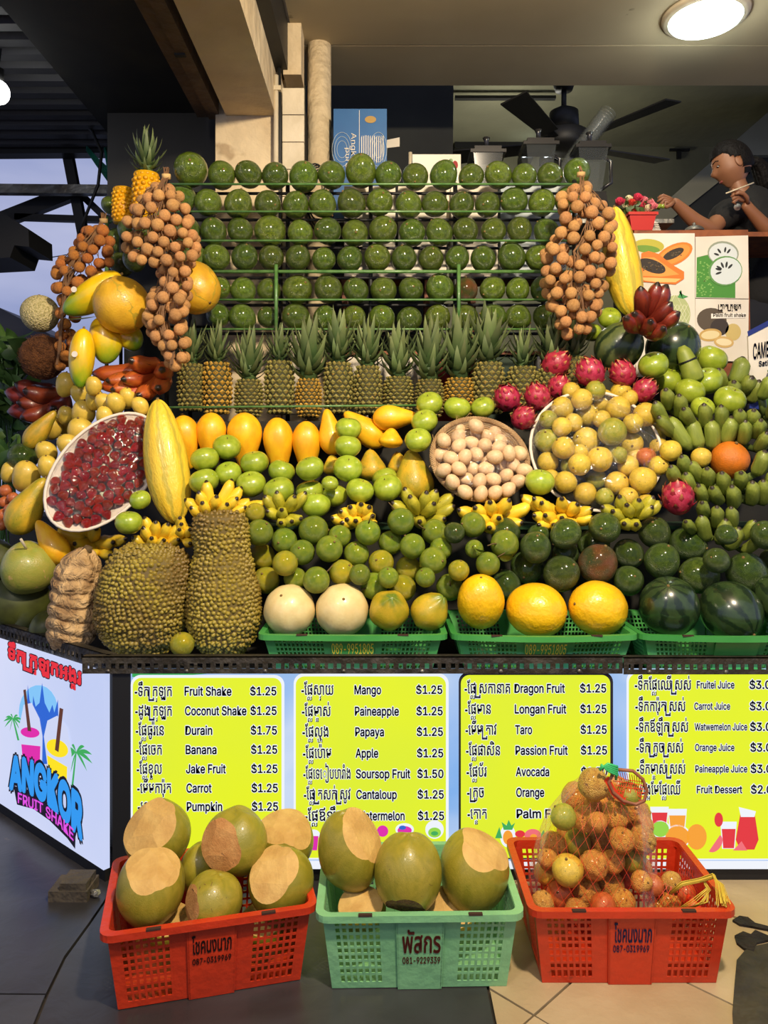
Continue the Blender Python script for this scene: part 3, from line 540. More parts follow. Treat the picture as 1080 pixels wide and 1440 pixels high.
# ================================================================ LIT SIDE SIGN (logo)
A0 = Vector((-.826, 2.262, 0)); dr = Vector((-.534, .45, 0)).normalized(); nn = Vector((-dr.y, dr.x, 0)); nn = nn if nn.y < 0 else -nn
sg = new('logo_sign'); tag(sg, 'backlit pale blue logo sign for fruit shakes on the angled counter side', 'sign')
def sp(l): return planefn(A0, nn, l)
q0 = A0; q1 = A0+dr*1.5
G().slab([q0+Vector((0, 0, .036)), q0+Vector((0, 0, .618)), q1+Vector((0, 0, .618)), q1+Vector((0, 0, .036))], -nn*.02).obj('light_panel', e_side, sg)
G().slab([q0+Vector((0, 0, .0))-nn*.005, q0+Vector((0, 0, .036))-nn*.005, q1+Vector((0, 0, .036))-nn*.005, q1-nn*.005], -nn*.03).obj('black_frame', m_black, sg)
def Z(x, y): return (x/3.6, 880+y/3.6)
def pl(name, m, pts, l, par=sg): fn = sp(l); g = G(); g.slab([fn(*Z(*p)) for p in pts], -nn*.0002); return g.obj(name, m, par)
tp = new('temple_drawing', parent=sg)
pl('print', e_lb, ell(195, 440, 100, 140), .001, tp)
pl('print', e_bl2, [(135, 470), (140, 300), (150, 380), (165, 410), (168, 355), (180, 410), (200, 390), (213, 290), (226, 390), (250, 440), (265, 400), (275, 440), (293, 375), (300, 700), (130, 700)], .002, tp)
def palm(x, y, s, m, lean):
    r = new('palm_drawing', parent=sg); pl('print', m, [(x-3, y), (x+3, y), (x+lean+6, y+200*s), (x+lean-4, y+200*s)], .0022, r)
    for a in (-170, -140, -105, -60, -20, 15, 50, 110, 150):
        t = math.radians(a); n_ = 6; top = [(x+math.cos(t)*s*90*k/n_, y+math.sin(t)*s*80*k/n_+s*40*(k/n_)**2-s*12*math.sin(PI*k/n_)) for k in range(n_+1)]
        bot = [(p[0], p[1]+s*22*math.sin(PI*k/n_)) for k, p in enumerate(top)][::-1]; pl('print', m, top+bot[1:-1], .0024, r)
palm(66, 470, .55, e_gr, 26); palm(385, 640, .95, e_gr, -22)
cp = new('cup_drawing', parent=sg)
pl('print', e_cup, [(95, 520), (120, 400), (160, 390), (200, 470), (215, 560), (212, 735), (110, 700)], .003, cp); pl('print', e_mag, [(108, 600), (204, 610), (200, 735), (116, 690)], .004, cp); pl('print', e_mag, ell(152, 540, 48, 26, .12), .0042, cp); pl('print', e_br, [(118, 325), (130, 322), (158, 535), (140, 532)], .005, cp)
cp = new('cup_drawing', parent=sg)
pl('print', e_cup, [(222, 560), (240, 480), (290, 455), (340, 520), (362, 650), (352, 860), (250, 790)], .003, cp); pl('print', M('lit_juice_print', (252, 226, 20), emit=1.0), [(238, 655), (340, 715), (335, 850), (252, 800)], .004, cp); pl('print', MATS['lit_juice_print'], ell(290, 620, 58, 42, .5), .0042, cp); pl('print', e_br, [(302, 415), (320, 422), (296, 640), (278, 628)], .005, cp)
pl('banner', e_blk, [(68, 810), (140, 830), (250, 880), (385, 1000), (380, 1130), (340, 1075), (250, 985), (170, 928), (86, 905)], .0045)
def interp(xs, ys_, x):
    if x <= xs[0]: return ys_[0]+(x-xs[0])*(ys_[1]-ys_[0])/(xs[1]-xs[0])
    for i in range(len(xs)-1):
        if x <= xs[i+1] or i == len(xs)-2: t = (x-xs[i])/(xs[i+1]-xs[i]); return ys_[i]+(ys_[i+1]-ys_[i])*t
def arc_text(s, x0, x1, xs, top, bot, m, l, off, name, ol=None, olm=None, geo=glyphs, cap=None, parts=sg):
    cap = CAPK if geo is khmer else CAPL
    for (o_, m_, l_, nm) in (((ol, olm, l, name+'_outline'),) if ol else ())+((off, m, l+.001, name),):
        V, Fc = geo(s, o_); a, b = min(p[0] for p in V)+o_-off, max(p[0] for p in V)-o_+off; fn = sp(l_); g = G(); W = []
        for vx, vy in V:
            x = x0+(vx-a)/(b-a)*(x1-x0); t = interp(xs, top, x); bt = interp(xs, bot, x); W.append(fn(*Z(x, bt-(bt-t)*vy/cap)))
        g.add(W, Fc); g.obj(nm, m_, parts)
xs = [40, 115, 185, 255, 320, 400, 430]
arc_text('ANGKOR', 46, 418, xs, [664, 676, 700, 740, 794, 866, 893], [816, 830, 858, 904, 966, 1060, 1092], e_blu, .006, .05, 'title_lettering', .10, e_blk)
arc_text('FRUIT SHAKE', 90, 372, [85, 200, 300, 380], [842, 890, 958, 1040], [893, 940, 1015, 1098], E_('lit_violet_print', (222, 80, 224)), .0065, .02, 'subtitle_lettering')
arc_text('ទឹក<ក|រឡុកអង|គរ', 40, 412, [40, 412], [108, 238], [162, 300], e_rd, .004, .045, 'khmer_lettering', .10, e_blk, geo=khmer)
# ================================================================ DISPLAY RACK
YR = 3.13
rack = new('fruit_rack'); tag(rack, 'tall green and black steel rack holding rows of avocados', 'rack')
def zr(py, Y=YR): return H-(py-CY)/F_*Y
X = lambda px, Y=YR: (px-CX)/F_*Y
for y in (259, 297.5, 338.5, 382, 421.5, 463):
    G().tube([(X(235), YR-.052, zr(y, YR-.052)), (X(806), YR-.052, zr(y, YR-.052))], .0045 if y != 382 else .007, 8).obj('front_rail', m_rail, rack, True)
    G().tube([(X(232), YR+.055, zr(y, YR-.052)), (X(812), YR+.055, zr(y, YR-.052))], .0065, 8).obj('rear_rail', m_black, rack, True)
for px, y0, y1 in ((391.5, 378, 470), (643, 378, 470)):
    G().tube([(X(px), YR-.066, zr(y0)), (X(px), YR-.066, zr(y1))], .0075, 8).obj('green_upright', m_rail, rack, True)
for px in (262, 402, 521, 642, 768):
    G().tube([(X(px), YR+.06, zr(250)), (X(px), YR+.06, 1.395)], .009, 8).obj('black_upright', m_black, rack, True)
for px in (236, 806): G().tube([(X(px), YR-.02, zr(245)), (X(px), YR-.02, 1.395)], .01, 8).obj('end_upright', m_black, rack, True)
for y0 in (272, 313, 347):    # side wing rails running back and outward
    G().tube([P(226, y0-12*(y0 > 300)-3, YR-.02), P(154, y0+41 if y0 < 280 else y0+28, YR+.34)], .006, 8).obj('wing_rail', m_rail, rack, True)
G().tube([P(150, 305, YR+.34), P(150, 520, YR+.34)], .009, 8).obj('wing_upright', m_rail, rack, True)
G().tube([P(170, 300, YR+.2), P(170, 520, YR+.2)], .008, 8).obj('wing_upright', m_black, rack, True)
lr = G().tube([P(238, 573, 2.91), P(600, 570, 2.91)], .0045, 8).tube([P(240, 573, 2.91), P(240, 573, 2.96), P(240, 592, 2.96)], .0045, 6).tube([P(600, 570, 2.91), P(600, 572, 3.0)], .0045, 6); tag(lr.obj('guard_rail', m_rail, smooth=True), 'thin green rail in front of the standing pineapples', 'rail')
# cartons standing behind the rack
def carton(name, px0, py0, px1, py1, Y, d, m, label, cat='carton', tape=True):
    a, b = P(px0, py1, Y), P(px1, py0, Y); c = ((a.x+b.x)/2, Y+d/2, a.z)
    r = new(name, G().box((a.x-c[0], -d/2, 0), (b.x-c[0], d/2, b.z-a.z)).mesh('box', m, False), loc=c); tag(r, label, cat)
    if tape: G().box((a.x-c[0]-.001, -d/2-.0012, (b.z-a.z)*.47), (b.x-c[0]+.001, -d/2, (b.z-a.z)*.53)).obj('tape', MATS['carton_tape'], r)
    return r
M('carton_tape', (206, 196, 176), rough=.4); m_carw = M('white_carton', (238, 230, 214), (226, 216, 196), 3, .7); m_carg = M('grey_blue_carton', (196, 206, 208), (176, 190, 196), 3, .7); m_card = M('dark_printed_carton', (34, 52, 38), (46, 66, 48), 3, .7); m_carr = M('red_carton', (150, 40, 36), rough=.7)
sb = new('back_shelf', G().box((X(470), 3.29, 1.395), (X(812), 3.42, 1.41)).mesh('board', m_wood, False)); tag(sb, 'wooden shelf frame behind the rack carrying cartons', 'shelf')
for px in (478, 600, 668, 803): G().box((X(px), 3.29, 1.41), (X(px)+.022, 3.41, 2.02)).obj('upright', m_wood, sb)
for zz in (1.70, 2.02): G().box((X(470), 3.29, zz), (X(812), 3.42, zz+.014)).obj('board', m_wood, sb)
for i, (x0, x1, y0, y1, m, lb) in enumerate(((484, 530, 400, 470, m_carw, 'plain white carton low behind fifth avocado row, left end'), (532, 596, 396, 470, m_carw, 'wider white carton low behind the fifth avocado row'), (610, 660, 384, 470, m_carr, 'dark red carton glimpsed behind the fifth avocado row'), (680, 750, 384, 440, m_card, 'dark green printed carton behind the lower right avocados'), (756, 798, 384, 470, m_carw, 'white carton at the right end behind lower avocados'))):
    Yb = 3.31; zb = 1.41; a, b = P(x0, 0, Yb), P(x1, y0, Yb); hgt = min(b.z, 1.698)-zb
    r = new('carton', G().box((a.x, Yb, zb), (b.x, Yb+.09, zb+hgt)).mesh('box', m, False)); tag(r, lb, 'carton')
for i, (x0, x1, y0, m, lb) in enumerate(((484, 556, 300, m_carw, 'white carton behind the third avocado row, just right of rack centre post'), (560, 628, 298, m_carw, 'white carton with faint grey print behind third avocado row'), (634, 700, 300, m_carw, 'white carton behind the upper avocados under the blenders'), (704, 796, 296, m_carg, 'greyish white carton at the right behind upper avocados'))):
    Yb = 3.31; zb = 2.036; a, b = P(x0, 0, Yb), P(x1, 262, Yb)
    r = new('carton', G().box((a.x, Yb, zb), (b.x, Yb+.09, b.z)).mesh('box', m, False)); tag(r, lb, 'carton')
# blue carton on top
zt = 2.42; bx0, bx1 = P(469, 0, 3.50), P(544, 0, 3.50); ztop = P(0, 153, 3.50).z; zbot = 2.33
ps = new('prep_shelf', G().box((-.24, 3.44, 2.31), (1.3, 3.80, 2.328)).mesh('board', m_galv, False)); tag(ps, 'steel prep shelf behind the rack carrying blenders and cartons', 'shelf')
for px in (-.2, .5, 1.24): G().box((px, 3.74, 1.16), (px+.03, 3.77, 2.31)).obj('leg', m_black, ps)
m_bluec = M('blue_carton', (24, 84, 142), (36, 100, 158), 4, .5)
bc = new('water_carton', G().box((bx0.x, 3.5, zbot), (bx1.x, 3.7, ztop)).mesh('box', m_bluec, False)); tag(bc, 'blue bottled-water carton turned on end behind the top avocado row', 'carton')
fb = lambda px, py: P(px, py, 3.498)
poly(bc, 'seam', m_carw, [(505, 155), (505.7, 155), (505.7, 262), (505, 262)], fb)
for cx_, mm in ((481, 14), (532, 12)):
    g = G()
    for k in range(3): g.tube([fb(*p) for p in ell(cx_, 210, mm-k*3.5, 24-k*6)+[ell(cx_, 210, mm-k*3.5, 24-k*6)[0]]], .0012, 4)
    g.obj('ripple_print', m_carg, bc)
poly(bc, 'gold_seal', M('gold_print', (176, 140, 70), rough=.5), ell(521, 168, 8, 5), fb)
def vert_text(s, x0, x1, yt, yb_, fn, off=0):   # text running downwards, letters lying on their side
    V, Fc = glyphs(s, off); a, b = min(p[0] for p in V), max(p[0] for p in V); g = G(); g.add([fn(x0+(p[1]/CAPL)*(x1-x0), yt+(p[0]-a)/(b-a)*(yb_-yt)) for p in V], Fc); return g
fbt = lambda px, py: P(px, py, 3.496)
vert_text('Angkor', 494, 501, 187, 232, fbt).obj('lettering', m_carw, bc); vert_text('pure', 486, 492, 208, 236, fbt).obj('lettering', m_carw, bc)
for k in range(11): poly(bc, 'print_line', m_carw, [(508+3*k, 190+U(0, 6)), (509.2+3*k, 190), (509.2+3*k, 230-U(0, 14)), (508+3*k, 230)], fbt)
a, b = P(580, 0, 3.46), P(648, 217, 3.46)
wc = new('carton', G().box((a.x, 3.46, 2.328), (b.x, 3.6, b.z)).mesh('box', m_carw, False)); tag(wc, 'small white carton with a fruit print behind the top row avocados', 'carton')
poly(wc, 'fruit_print', m_carr, ell(640, 232, 4, 6), lambda x, y: P(x, y, 3.458)); poly(wc, 'fruit_print', m_rail, ell(634, 226, 3, 3), lambda x, y: P(x, y, 3.458))
g = G().slab([P(543, 197, 3.6), P(562, 193, 3.6), P(562, 206, 3.6), P(544, 208, 3.6)], (0, .004, 0)); o = tag(g.obj('carton_flap', MATS['carton_tape'], bc), None)
bt = new('sauce_bottle', G().tube([(0, 0, 0), (0, 0, .09), (0, 0, .11), (0, 0, .16)], [.018, .018, .007, .007], 12).mesh('bottle', m_smoke), loc=(P(577, 0, 3.62).x, 3.62, 2.328+.13)); tag(bt, 'slim dark bottle with a pale neck beside the blue carton', 'bottle'); G().tube([(0, 0, -.13), (0, 0, 0)], .02, 12).obj('base', m_carr, bt, True); G().tube([(0, 0, .1), (0, 0, .24)], .009, 10).obj('neck', m_tile, bt, True)
# ================================================================ FRUIT SHAPES (unit size: radius 1, long axis z from -1 to 1)
def wob(a, k=2.3, s=0):
    return lambda v: v*(1+a*math.sin(k*v.x+s)*math.cos(k*v.y+2*s)+a*.6*math.sin(2*k*v.z+s))
def scar(z, r=.12, h=.05): return G().tube([(0, 0, z-.05), (0, 0, z+h)], [r, r*.7], 8)
def f_avo(s): return lambda v: Vector((v.x*(1-.07*v.z), v.y*(1-.07*v.z), v.z*1.02))*(1+.025*math.sin(2.5*v.x+s)*math.cos(2*v.y+s))
def f_apple(v):
    r = math.hypot(v.x, v.y); k = 1+.04*math.cos(5*math.atan2(v.y, v.x))*max(0, -v.z)
    z = v.z*.88-.18*math.exp(-(r/.26)**2)*(1 if v.z > 0 else -.6); return Vector((v.x*k*(1+.05*v.z), v.y*k*(1+.05*v.z), z))
def f_mango(v): return Vector((v.x*(1+.08*v.z)+.16*(1-v.z*v.z), v.y*.88*(1+.08*v.z), v.z))
def f_papaya(v): t = v.z; k = .84-.22*t-.10*math.sin(PI*t*.9); k *= 1+.025*math.cos(5*math.atan2(v.y, v.x)); return Vector((v.x*k*1.08, v.y*k*1.08, t))
def f_berry(v): t = v.z; k = .98 if t > .2 else .98-(.2-t)*.42; return Vector((v.x*k, v.y*k, t*(1.15 if t < 0 else .8)))
def f_egg(v): return Vector((v.x*(1-.1*v.z), v.y*(1-.1*v.z), v.z*1.2))
PR = {}
def proto(name, mesh, parts=()): PR[name] = (mesh, list(parts))
def ball_mesh(nm, f, m, nu=22, nv=15): return G().ball(nu, nv, f).mesh(nm, m)
nubm = scar(1.02, .1).mesh('stem_scar', m_scar)
for i, mm in enumerate((m_avo, m_avo, m_avo)): proto('avo%d' % i, ball_mesh('avocado', f_avo(i*2.1), mm), [('stem_scar', nubm)])
proto('avod', ball_mesh('avocado', f_avo(1), m_avod, 24, 16), [('stem_scar', nubm)]); proto('avor', ball_mesh('avocado', f_avo(2), m_avor, 24, 16), [('stem_scar', nubm)])
stem_m = G().tube([(0, 0, .62), (.02, 0, .82)], .03, 6).mesh('stem', m_twig)
proto('apple', G().ball(26, 18, f_apple).mesh('apple', m_apple), [('stem', stem_m)])
tw = G().tube([(0, 0, .95), (.05, 0, 1.3), (.2, .1, 1.7)], [.07, .05, .04], 5).mesh('twig', m_twig)
lfg = lambda L_, W_, c=.25, n=7: [[(W_*math.sin(PI*min(1, (k/n)**.8))*s, c*(s*s)*W_ + L_*.12*math.sin(PI*k/n), L_*k/n) for s in (-1, 0, 1)] for k in range(n+1)]
def leafg(L_, W_, c=.25, n=7, xf=None, bend=0, taper=False):
    g = G(); V = []
    for k in range(n+1):
        t = k/n; wv = W_*(math.sin(PI*min(1, t**.8)) if not taper else (1-t)**.8*(1 if t > 0 else 1)); a = bend*t
        for s in (-1, 0, 1): V.append((wv*s, -abs(s)*c*wv + L_*math.sin(a)*t*.5, L_*t*math.cos(a*.8)))
    g.add(V, [(3*k+i, 3*k+i+1, 3*k+i+4, 3*k+i+3) for k in range(n) for i in (0, 1)], xf); return g
lf1 = leafg(1.7, .34, .3, 7, Matrix.Translation((.1, .05, 1.1)) @ Matrix.Rotation(1.1, 4, 'Y'), .5).mesh('leaf', m_leaf)
proto('mand', ball_mesh('mandarin', wob(.015), m_mand), [('stem_scar', nubm)]); proto('mandy', ball_mesh('mandarin', wob(.015), m_mandy), [('stem_scar', nubm)])
proto('mandl', ball_mesh('mandarin', wob(.015), m_mand), [('twig', tw), ('leaf', lf1)]); proto('mandt', ball_mesh('mandarin', wob(.015), m_mand), [('twig', tw)])
proto('mango', ball_mesh('mango', f_mango, m_mango), [('stem_scar', nubm)]); proto('mangog', ball_mesh('mango', f_mango, m_mangog), [('stem_scar', nubm)])
proto('papy', ball_mesh('papaya', f_papaya, m_papy, 26, 18), [('stem_scar', scar(-1.0, .13, -.04).mesh('stem_scar', m_scar))]); proto('papg', ball_mesh('papaya', f_papaya, m_papg, 26, 18), [('stem_scar', scar(1.0, .1).mesh('stem_scar', m_scar))])
proto('papo', ball_mesh('papaya', wob(.04), m_papo, 26, 18), [('stem_scar', nubm)])
proto('egg', ball_mesh('egg', f_egg, m_egg, 16, 12)); proto('pass', ball_mesh('passion_fruit', wob(.03), m_pass), [('stem_scar', nubm)]); proto('passg', ball_mesh('passion_fruit', wob(.03), m_passg), [('stem_scar', nubm)])
proto('passr', ball_mesh('passion_fruit', wob(.03), m_passr), [('stem_scar', nubm)]); proto('passo', ball_mesh('passion_fruit', wob(.05, 3), m_passo), [('stem_scar', nubm)])
def f_wr(v): return v*(1+.05*math.sin(9*v.x+3*v.y)*math.sin(8*v.z+2)+.03*math.sin(15*v.y+4*v.x))
proto('passw', ball_mesh('passion_fruit', f_wr, m_passo, 36, 26), [('stem_scar', nubm)])
cal = G()
for k in range(6): cal.add(*(lambda q: (q.v, q.f))(leafg(.7, .2, .2, 3, None, .3, True)), xf=Matrix.Rotation(k*PI/3, 4, 'Z') @ Matrix.Translation((0, 0, .82)) @ Matrix.Rotation(1.25, 4, 'X'))
calm = cal.mesh('calyx', m_calyx)
proto('berry', ball_mesh('strawberry', f_berry, m_berry, 16, 11)); proto('berryc', ball_mesh('strawberry', f_berry, m_berry, 16, 11), [('calyx', calm)])
proto('wmel', ball_mesh('watermelon', lambda v: v, m_wmel, 32, 22), [('stem_scar', scar(.99, .06).mesh('stem_scar', m_scar))]); proto('wmelp', ball_mesh('watermelon', lambda v: v, m_wmelp, 32, 22), [('stem_scar', scar(.99, .06).mesh('stem_scar', m_scar))])
def f_can(v): k = 1+.012*math.cos(9*math.atan2(v.y, v.x)); return Vector((v.x*k, v.y*k, v.z))
melscar = scar(.985, .075, .03).mesh('stem_scar', M('melon_scar', (120, 92, 40), rough=.8))
proto('canary', ball_mesh('melon', f_can, m_canary, 36, 24), [('stem_scar', melscar)]); proto('white', ball_mesh('melon', f_can, m_white, 36, 24), [('stem_scar', melscar)])
proto('golden', ball_mesh('melon', f_can, m_golden, 36, 24), [('stem_scar', melscar)]); proto('cant', ball_mesh('melon', wob(.01), m_cant, 36, 24), [('stem_scar', melscar)])
def f_pt(v): t = max(0, v.z-.55); return Vector((v.x*(1-t*.6), v.y*(1-t*.6), v.z+t*.5))*(1+.03*math.cos(5*math.atan2(v.y, v.x)))
proto('gmel', ball_mesh('melon', f_pt, m_gmel, 30, 20), [('stem_scar', scar(1.2, .05).mesh('stem_scar', m_scar))])
proto('lmel', ball_mesh('melon', lambda v: Vector((v.x*(1-.12*v.z)+.12*(1-v.z**2), v.y*(1-.12*v.z), v.z))*(1+.018*math.cos(8*math.atan2(v.y, v.x))), m_long_mel, 36, 26), [('stem_scar', scar(.99, .1).mesh('stem_scar', m_scar))])
fib = G()
for k in range(420):
    d = Vector((random.gauss(0, 1), random.gauss(0, 1), random.gauss(0, 1))).normalized(); e = (d.cross(Vector((.2, .3, 1)))).normalized()*U(.2, .5)*random.choice((-1, 1)); p = d*1.0
    q1_ = (p+e*.5).normalized()*1.02; q2_ = (p+e).normalized()*U(1.02, 1.1); fib.tube([p*.99, q1_, q2_], [.012, .01, .004], 3, False)
proto('fibc', ball_mesh('coconut', wob(.03), m_fib, 24, 18), [('fibres', fib.mesh('fibres', m_fib, False))])
# dragon fruit: body with scales as sub-parts
bract = leafg(.62, .24, .35, 5, None, -.5, True).mesh('scale', m_bract)
dr_sc = []
for k in range(30):
    z = -.8+1.65*k/29; a = k*2.39996; r = math.sqrt(max(0, 1-z*z)); d = Vector((r*math.cos(a), r*math.sin(a), z*1.0)); t = (Vector((0, 0, 1))-d*d.z); t = t.normalized() if t.length > .01 else Vector((1, 0, 0))
    zz = (t*.9+d*.42).normalized(); xx = zz.cross(d).normalized()*-1; yy = zz.cross(xx); mt = Matrix((xx, yy, zz)).transposed().to_4x4(); mt.translation = d*.97; dr_sc.append(mt)
proto('dragon', ball_mesh('dragon_fruit', wob(.03), m_dragon, 20, 14), [('scale', bract, mt) for mt in dr_sc])
def spawn(kind, loc, rot=None, sc=1, name=None, label=None, cat=None, group=None, parts=True):
    me, ps_ = PR[kind]; o = new(name or me.name.split('.')[0], me, None, loc, rot, sc)
    if parts:
        for q in ps_:
            c = new(q[0], q[1], o)
            if len(q) > 2: c.matrix_local = q[2]
    tag(o, label, cat, group); return o
# ================================================================ PILING: each fruit keeps its direction from the lens and slides back until it rests against what is in front
DP = [(940, 2.28), (915, 2.30), (860, 2.31), (800, 2.36), (740, 2.44), (700, 2.52), (650, 2.61), (600, 2.71), (560, 2.79), (500, 2.84), (420, 2.88), (300, 2.95)]
def D(px, py):
    d = DP[0][1]
    for (a, da), (b, db) in zip(DP, DP[1:]):
        if py <= a: d = da+(db-da)*(a-max(py, b))/(a-b)
    return d+max(0, (140-px)/147*.42)
class Pile:
    def __init__(s): s.c = np.zeros((0, 3)); s.r = np.zeros(0)
    def hit(s, sph, tol):
        for c, r in sph:
            if len(s.r):
                d = np.linalg.norm(s.c-np.array(c), axis=1)-(s.r+r)*tol
                if (d < 0).any(): return True
        return False
    def reg(s, sph):
        s.c = np.vstack([s.c]+[np.array(c)[None, :] for c, _ in sph]); s.r = np.concatenate([s.r, [r for _, r in sph]])
    def fit(s, shape, Y0, Ymax=None, tol=1.02, step=.006):
        Y = Y0; Ymax = Ymax or Y0+.35
        while Y < Ymax and s.hit(shape(Y), tol): Y += step
        if Y >= Ymax: Y = Ymax
        s.reg(shape(Y)); return Y
pile = Pile()
def sphere(px, py, r): return lambda Y: [(P(px, py, Y), r*Y/F_)]
def rodshape(x0, y0, x1, y1, r, dz=0, n=5):
    def f(Y):
        a, b = P(x0, y0, Y), P(x1, y1, Y+dz); R = r*Y/F_; d = (b-a); L_ = max(d.length, 1e-6); u = d/L_
        a2, b2 = a+u*min(R, L_/2), b-u*min(R, L_/2); return [(a2+(b2-a2)*k/(n-1), R*(.86 if k in (0, n-1) else 1)) for k in range(n)]
    return f
TODO = []     # (sort key, function)
def q_(key, fn): TODO.append((key, fn))
def run():
    for k, fn in sorted(TODO, key=lambda t: -t[0]): fn()
    TODO.clear()
def label_rows(items, phrase, where, gap=16):
    """items: list of dict(px,py,o); an ordinal label, row by row from the top, from the left in each row"""
    it = sorted(items, key=lambda d: d['py']); rows_ = []; cur = []
    for d in it:
        if cur and d['py']-cur[0]['py'] > gap: rows_.append(cur); cur = []
        cur.append(d)
    if cur: rows_.append(cur)
    for ri, r in enumerate(rows_):
        for ci, d in enumerate(sorted(r, key=lambda d: d['px'])):
            rt = ORD[ri]+' row' if len(rows_) > 1 else 'row'
            d['o']['label'] = '%s, %s from left in the %s of %s' % (d.get('ph', phrase), ORD[min(ci, 25)], rt, where)
def pilefruit(lst, kind, name, cat, group, phrase, where, gap=16, Ymax=None, rotf=None, kinds=None, phr=None, key=0, tol=1.03, dY=0, sx=None):
    items = []
    for t in lst:
        px, py, r = t[:3]; kd = t[3] if len(t) > 3 and t[3] else kind; o_key = (t[4] if len(t) > 4 else 0)+key
        def fn(px=px, py=py, r=r, kd=kd, t=t):
            Y0 = D(px, py)+r*2.6/F_+dY; ym = Ymax(px, py) if Ymax else None
            Y = pile.fit(sphere(px, py, r), Y0, ym, tol); R = r*Y/F_
            q = rotf() if rotf else rquat(.6)
            o = spawn(kd, P(px, py, Y), q, (R, R, R) if sx is None else tuple(R*v for v in sx), name, 'x', cat, group)
            d = dict(px=px, py=py, o=o)
            if phr and kd in phr: d['ph'] = phr[kd]
            items.append(d)
        q_(py+r+o_key, fn)
    def fin(): label_rows(items, phrase, where, gap)
    q_(-1e6, fin); return items
def elong(kind, x0, y0, x1, y1, hw, name, label, cat, group=None, dz=0, key=0, Y=None, Ymax=None, depth=1.0, roll=0, sxy=(1, 1), dY=0):
    def fn():
        sh = rodshape(x0, y0, x1, y1, hw*.94, dz)
        Y0 = D((x0+x1)/2, (y0+y1)/2)+hw*2.6/F_-dz*.3+dY if Y is None else Y
        Yf = pile.fit(sh, Y0, Ymax) if Y is None else Y0
        if Y is not None: pile.reg(sh(Yf))
        a, b = P(x0, y0, Yf), P(x1, y1, Yf+dz); R = hw*Yf/F_; d = b-a
        spawn(kind, (a+b)/2, aim(d, roll=roll), (R*sxy[0], R*sxy[1]*depth, d.length/2), name, label, cat, group)
    q_(max(y0, y1)+key, fn)
# ---------------------------------------------------------------- avocados on the rack
ROWS = [
 [(268,238,24),(312,246,20),(349,245,19),(387,247,19),(427,248,21),(466,246,20),(507,240,22),(546,246,19),(584,249,19),(624,246,20),(662,249,18),(700,246,19),(737,248,18),(774,247,18),(811,243,19)],
 [(256,278,19),(293,285,19),(335,287,20),(377,287,19),(416,288,19),(454,287,19),(494,286,20),(534,284,19),(574,288,19),(612,287,18),(649,288,18),(685,288,18),(722,283,19),(762,285,19),(798,281,18)],
 [(262,325,19),(300,325,19),(337,324,18),(380,325,22),(422,327,18),(460,325,19),(499,328,19),(539,323,20),(579,327,19),(617,327,19),(655,325,18),(693,325,18),(731,324,18),(768,326,18)],
 [(272,362,18),(304,362,19),(344,361,19),(381,363,18),(419,362,18),(455,365,17),(492,364,18),(530,362,19),(568,363,18),(606,364,18),(643,363,17),(679,364,18),(719,361,20),(757,362,18)],
 [(308,405,17),(342,408,18),(378,408,17),(418,407,21),(461,406,20),(500,408,18),(539,408,19),(578,407,18),(618,405,20),(655,407,17),(692,407,18),(728,407,17),(763,407,18)],
 [(307,444,17),(341,447,19),(376,446,15),(415,446,20),(457,447,17),(498,446,17),(537,447,19),(576,449,18),(615,446,18),(654,446,18),(693,445,18),(729,446,18),(766,446,17)]]
rn = ['top row', 'second row', 'third row', 'fourth row', 'fifth row', 'sixth row']
for ri, row in enumerate(ROWS):
    zt_ = [259, 297.5, 338.5, 382, 421.5, 463][ri]
    for ci, (px, py, r) in enumerate(row):
        R = r*YR/F_; kind = 'avo%d' % random.randrange(3)
        big = (ri, ci) in ((0, 0), (0, 6)); rus = (ri, ci) in ((2, 1), (3, 4))
        o = spawn('avor' if (ri, ci) in ((4, 9),) else kind, P(px, py, YR+.002), aim((U(-.7, .7), U(-1.2, .6), U(-.5, 1))), (R*.985, R*.985, R*(1.03 if not big else 1.08)), 'avocado', None, 'avocado', 'avocados on the rack rails')
        o['label'] = ('large ' if big else '')+'green avocado, %s from left on the %s of the rack' % (ORD[ci], ['topmost rail', 'second rail from top', 'third rail from top', 'fourth rail from top', 'fifth rail from top', 'lowest rail'][ri])
items = []
for px, py, r, dy in ((155, 289, 12, .34), (166, 339, 17, .26), (183, 325, 17, .18), (201, 316, 17, .10), (170, 372, 16, .2), (188, 366, 15, .12)):
    Y = YR+dy; R = r*Y/F_; o = spawn('avo1', P(px, py, Y), aim((-.4, -1, .5)), (R, R, R*1.15), 'avocado', 'x', 'avocado', 'avocados on the side wing of the rack'); items.append(dict(px=px, py=py, o=o))
label_rows(items, 'green avocado', 'the rack side wing', 30)
# ---------------------------------------------------------------- pineapples
def pine_eyes(nr=11, na=13):
    g = G()
    for j in range(nr):
        t = -.92+1.84*j/(nr-1); rr = pine_r(t)
        for i in range(na):
            a = 2*PI*(i+.5*(j % 2))/na; n_ = Vector((math.cos(a), math.sin(a), .25*t)).normalized(); c = Vector((math.cos(a)*rr, math.sin(a)*rr, t)); tx = Vector((-math.sin(a), math.cos(a), 0)); ty = n_.cross(tx)*-1
            w_, h_ = PI*rr/na*.97, 1.84/(nr-1)*.56
            base = [c+tx*w_, c-ty*h_, c-tx*w_, c+ty*h_]; mid = [c+tx*w_*.55+n_*.09, c-ty*h_*.55+n_*.09, c-tx*w_*.55+n_*.09, c+ty*h_*.55+n_*.09]
            g.add(base+mid+[c+n_*.17-ty*.02], [(0, 1, 5, 4), (1, 2, 6, 5), (2, 3, 7, 6), (3, 0, 4, 7), (4, 5, 8), (5, 6, 8), (6, 7, 8), (7, 4, 8)])
    return g
def pine_r(t): return .93*math.sqrt(max(.0, 1-abs(t)**3.2*.55))
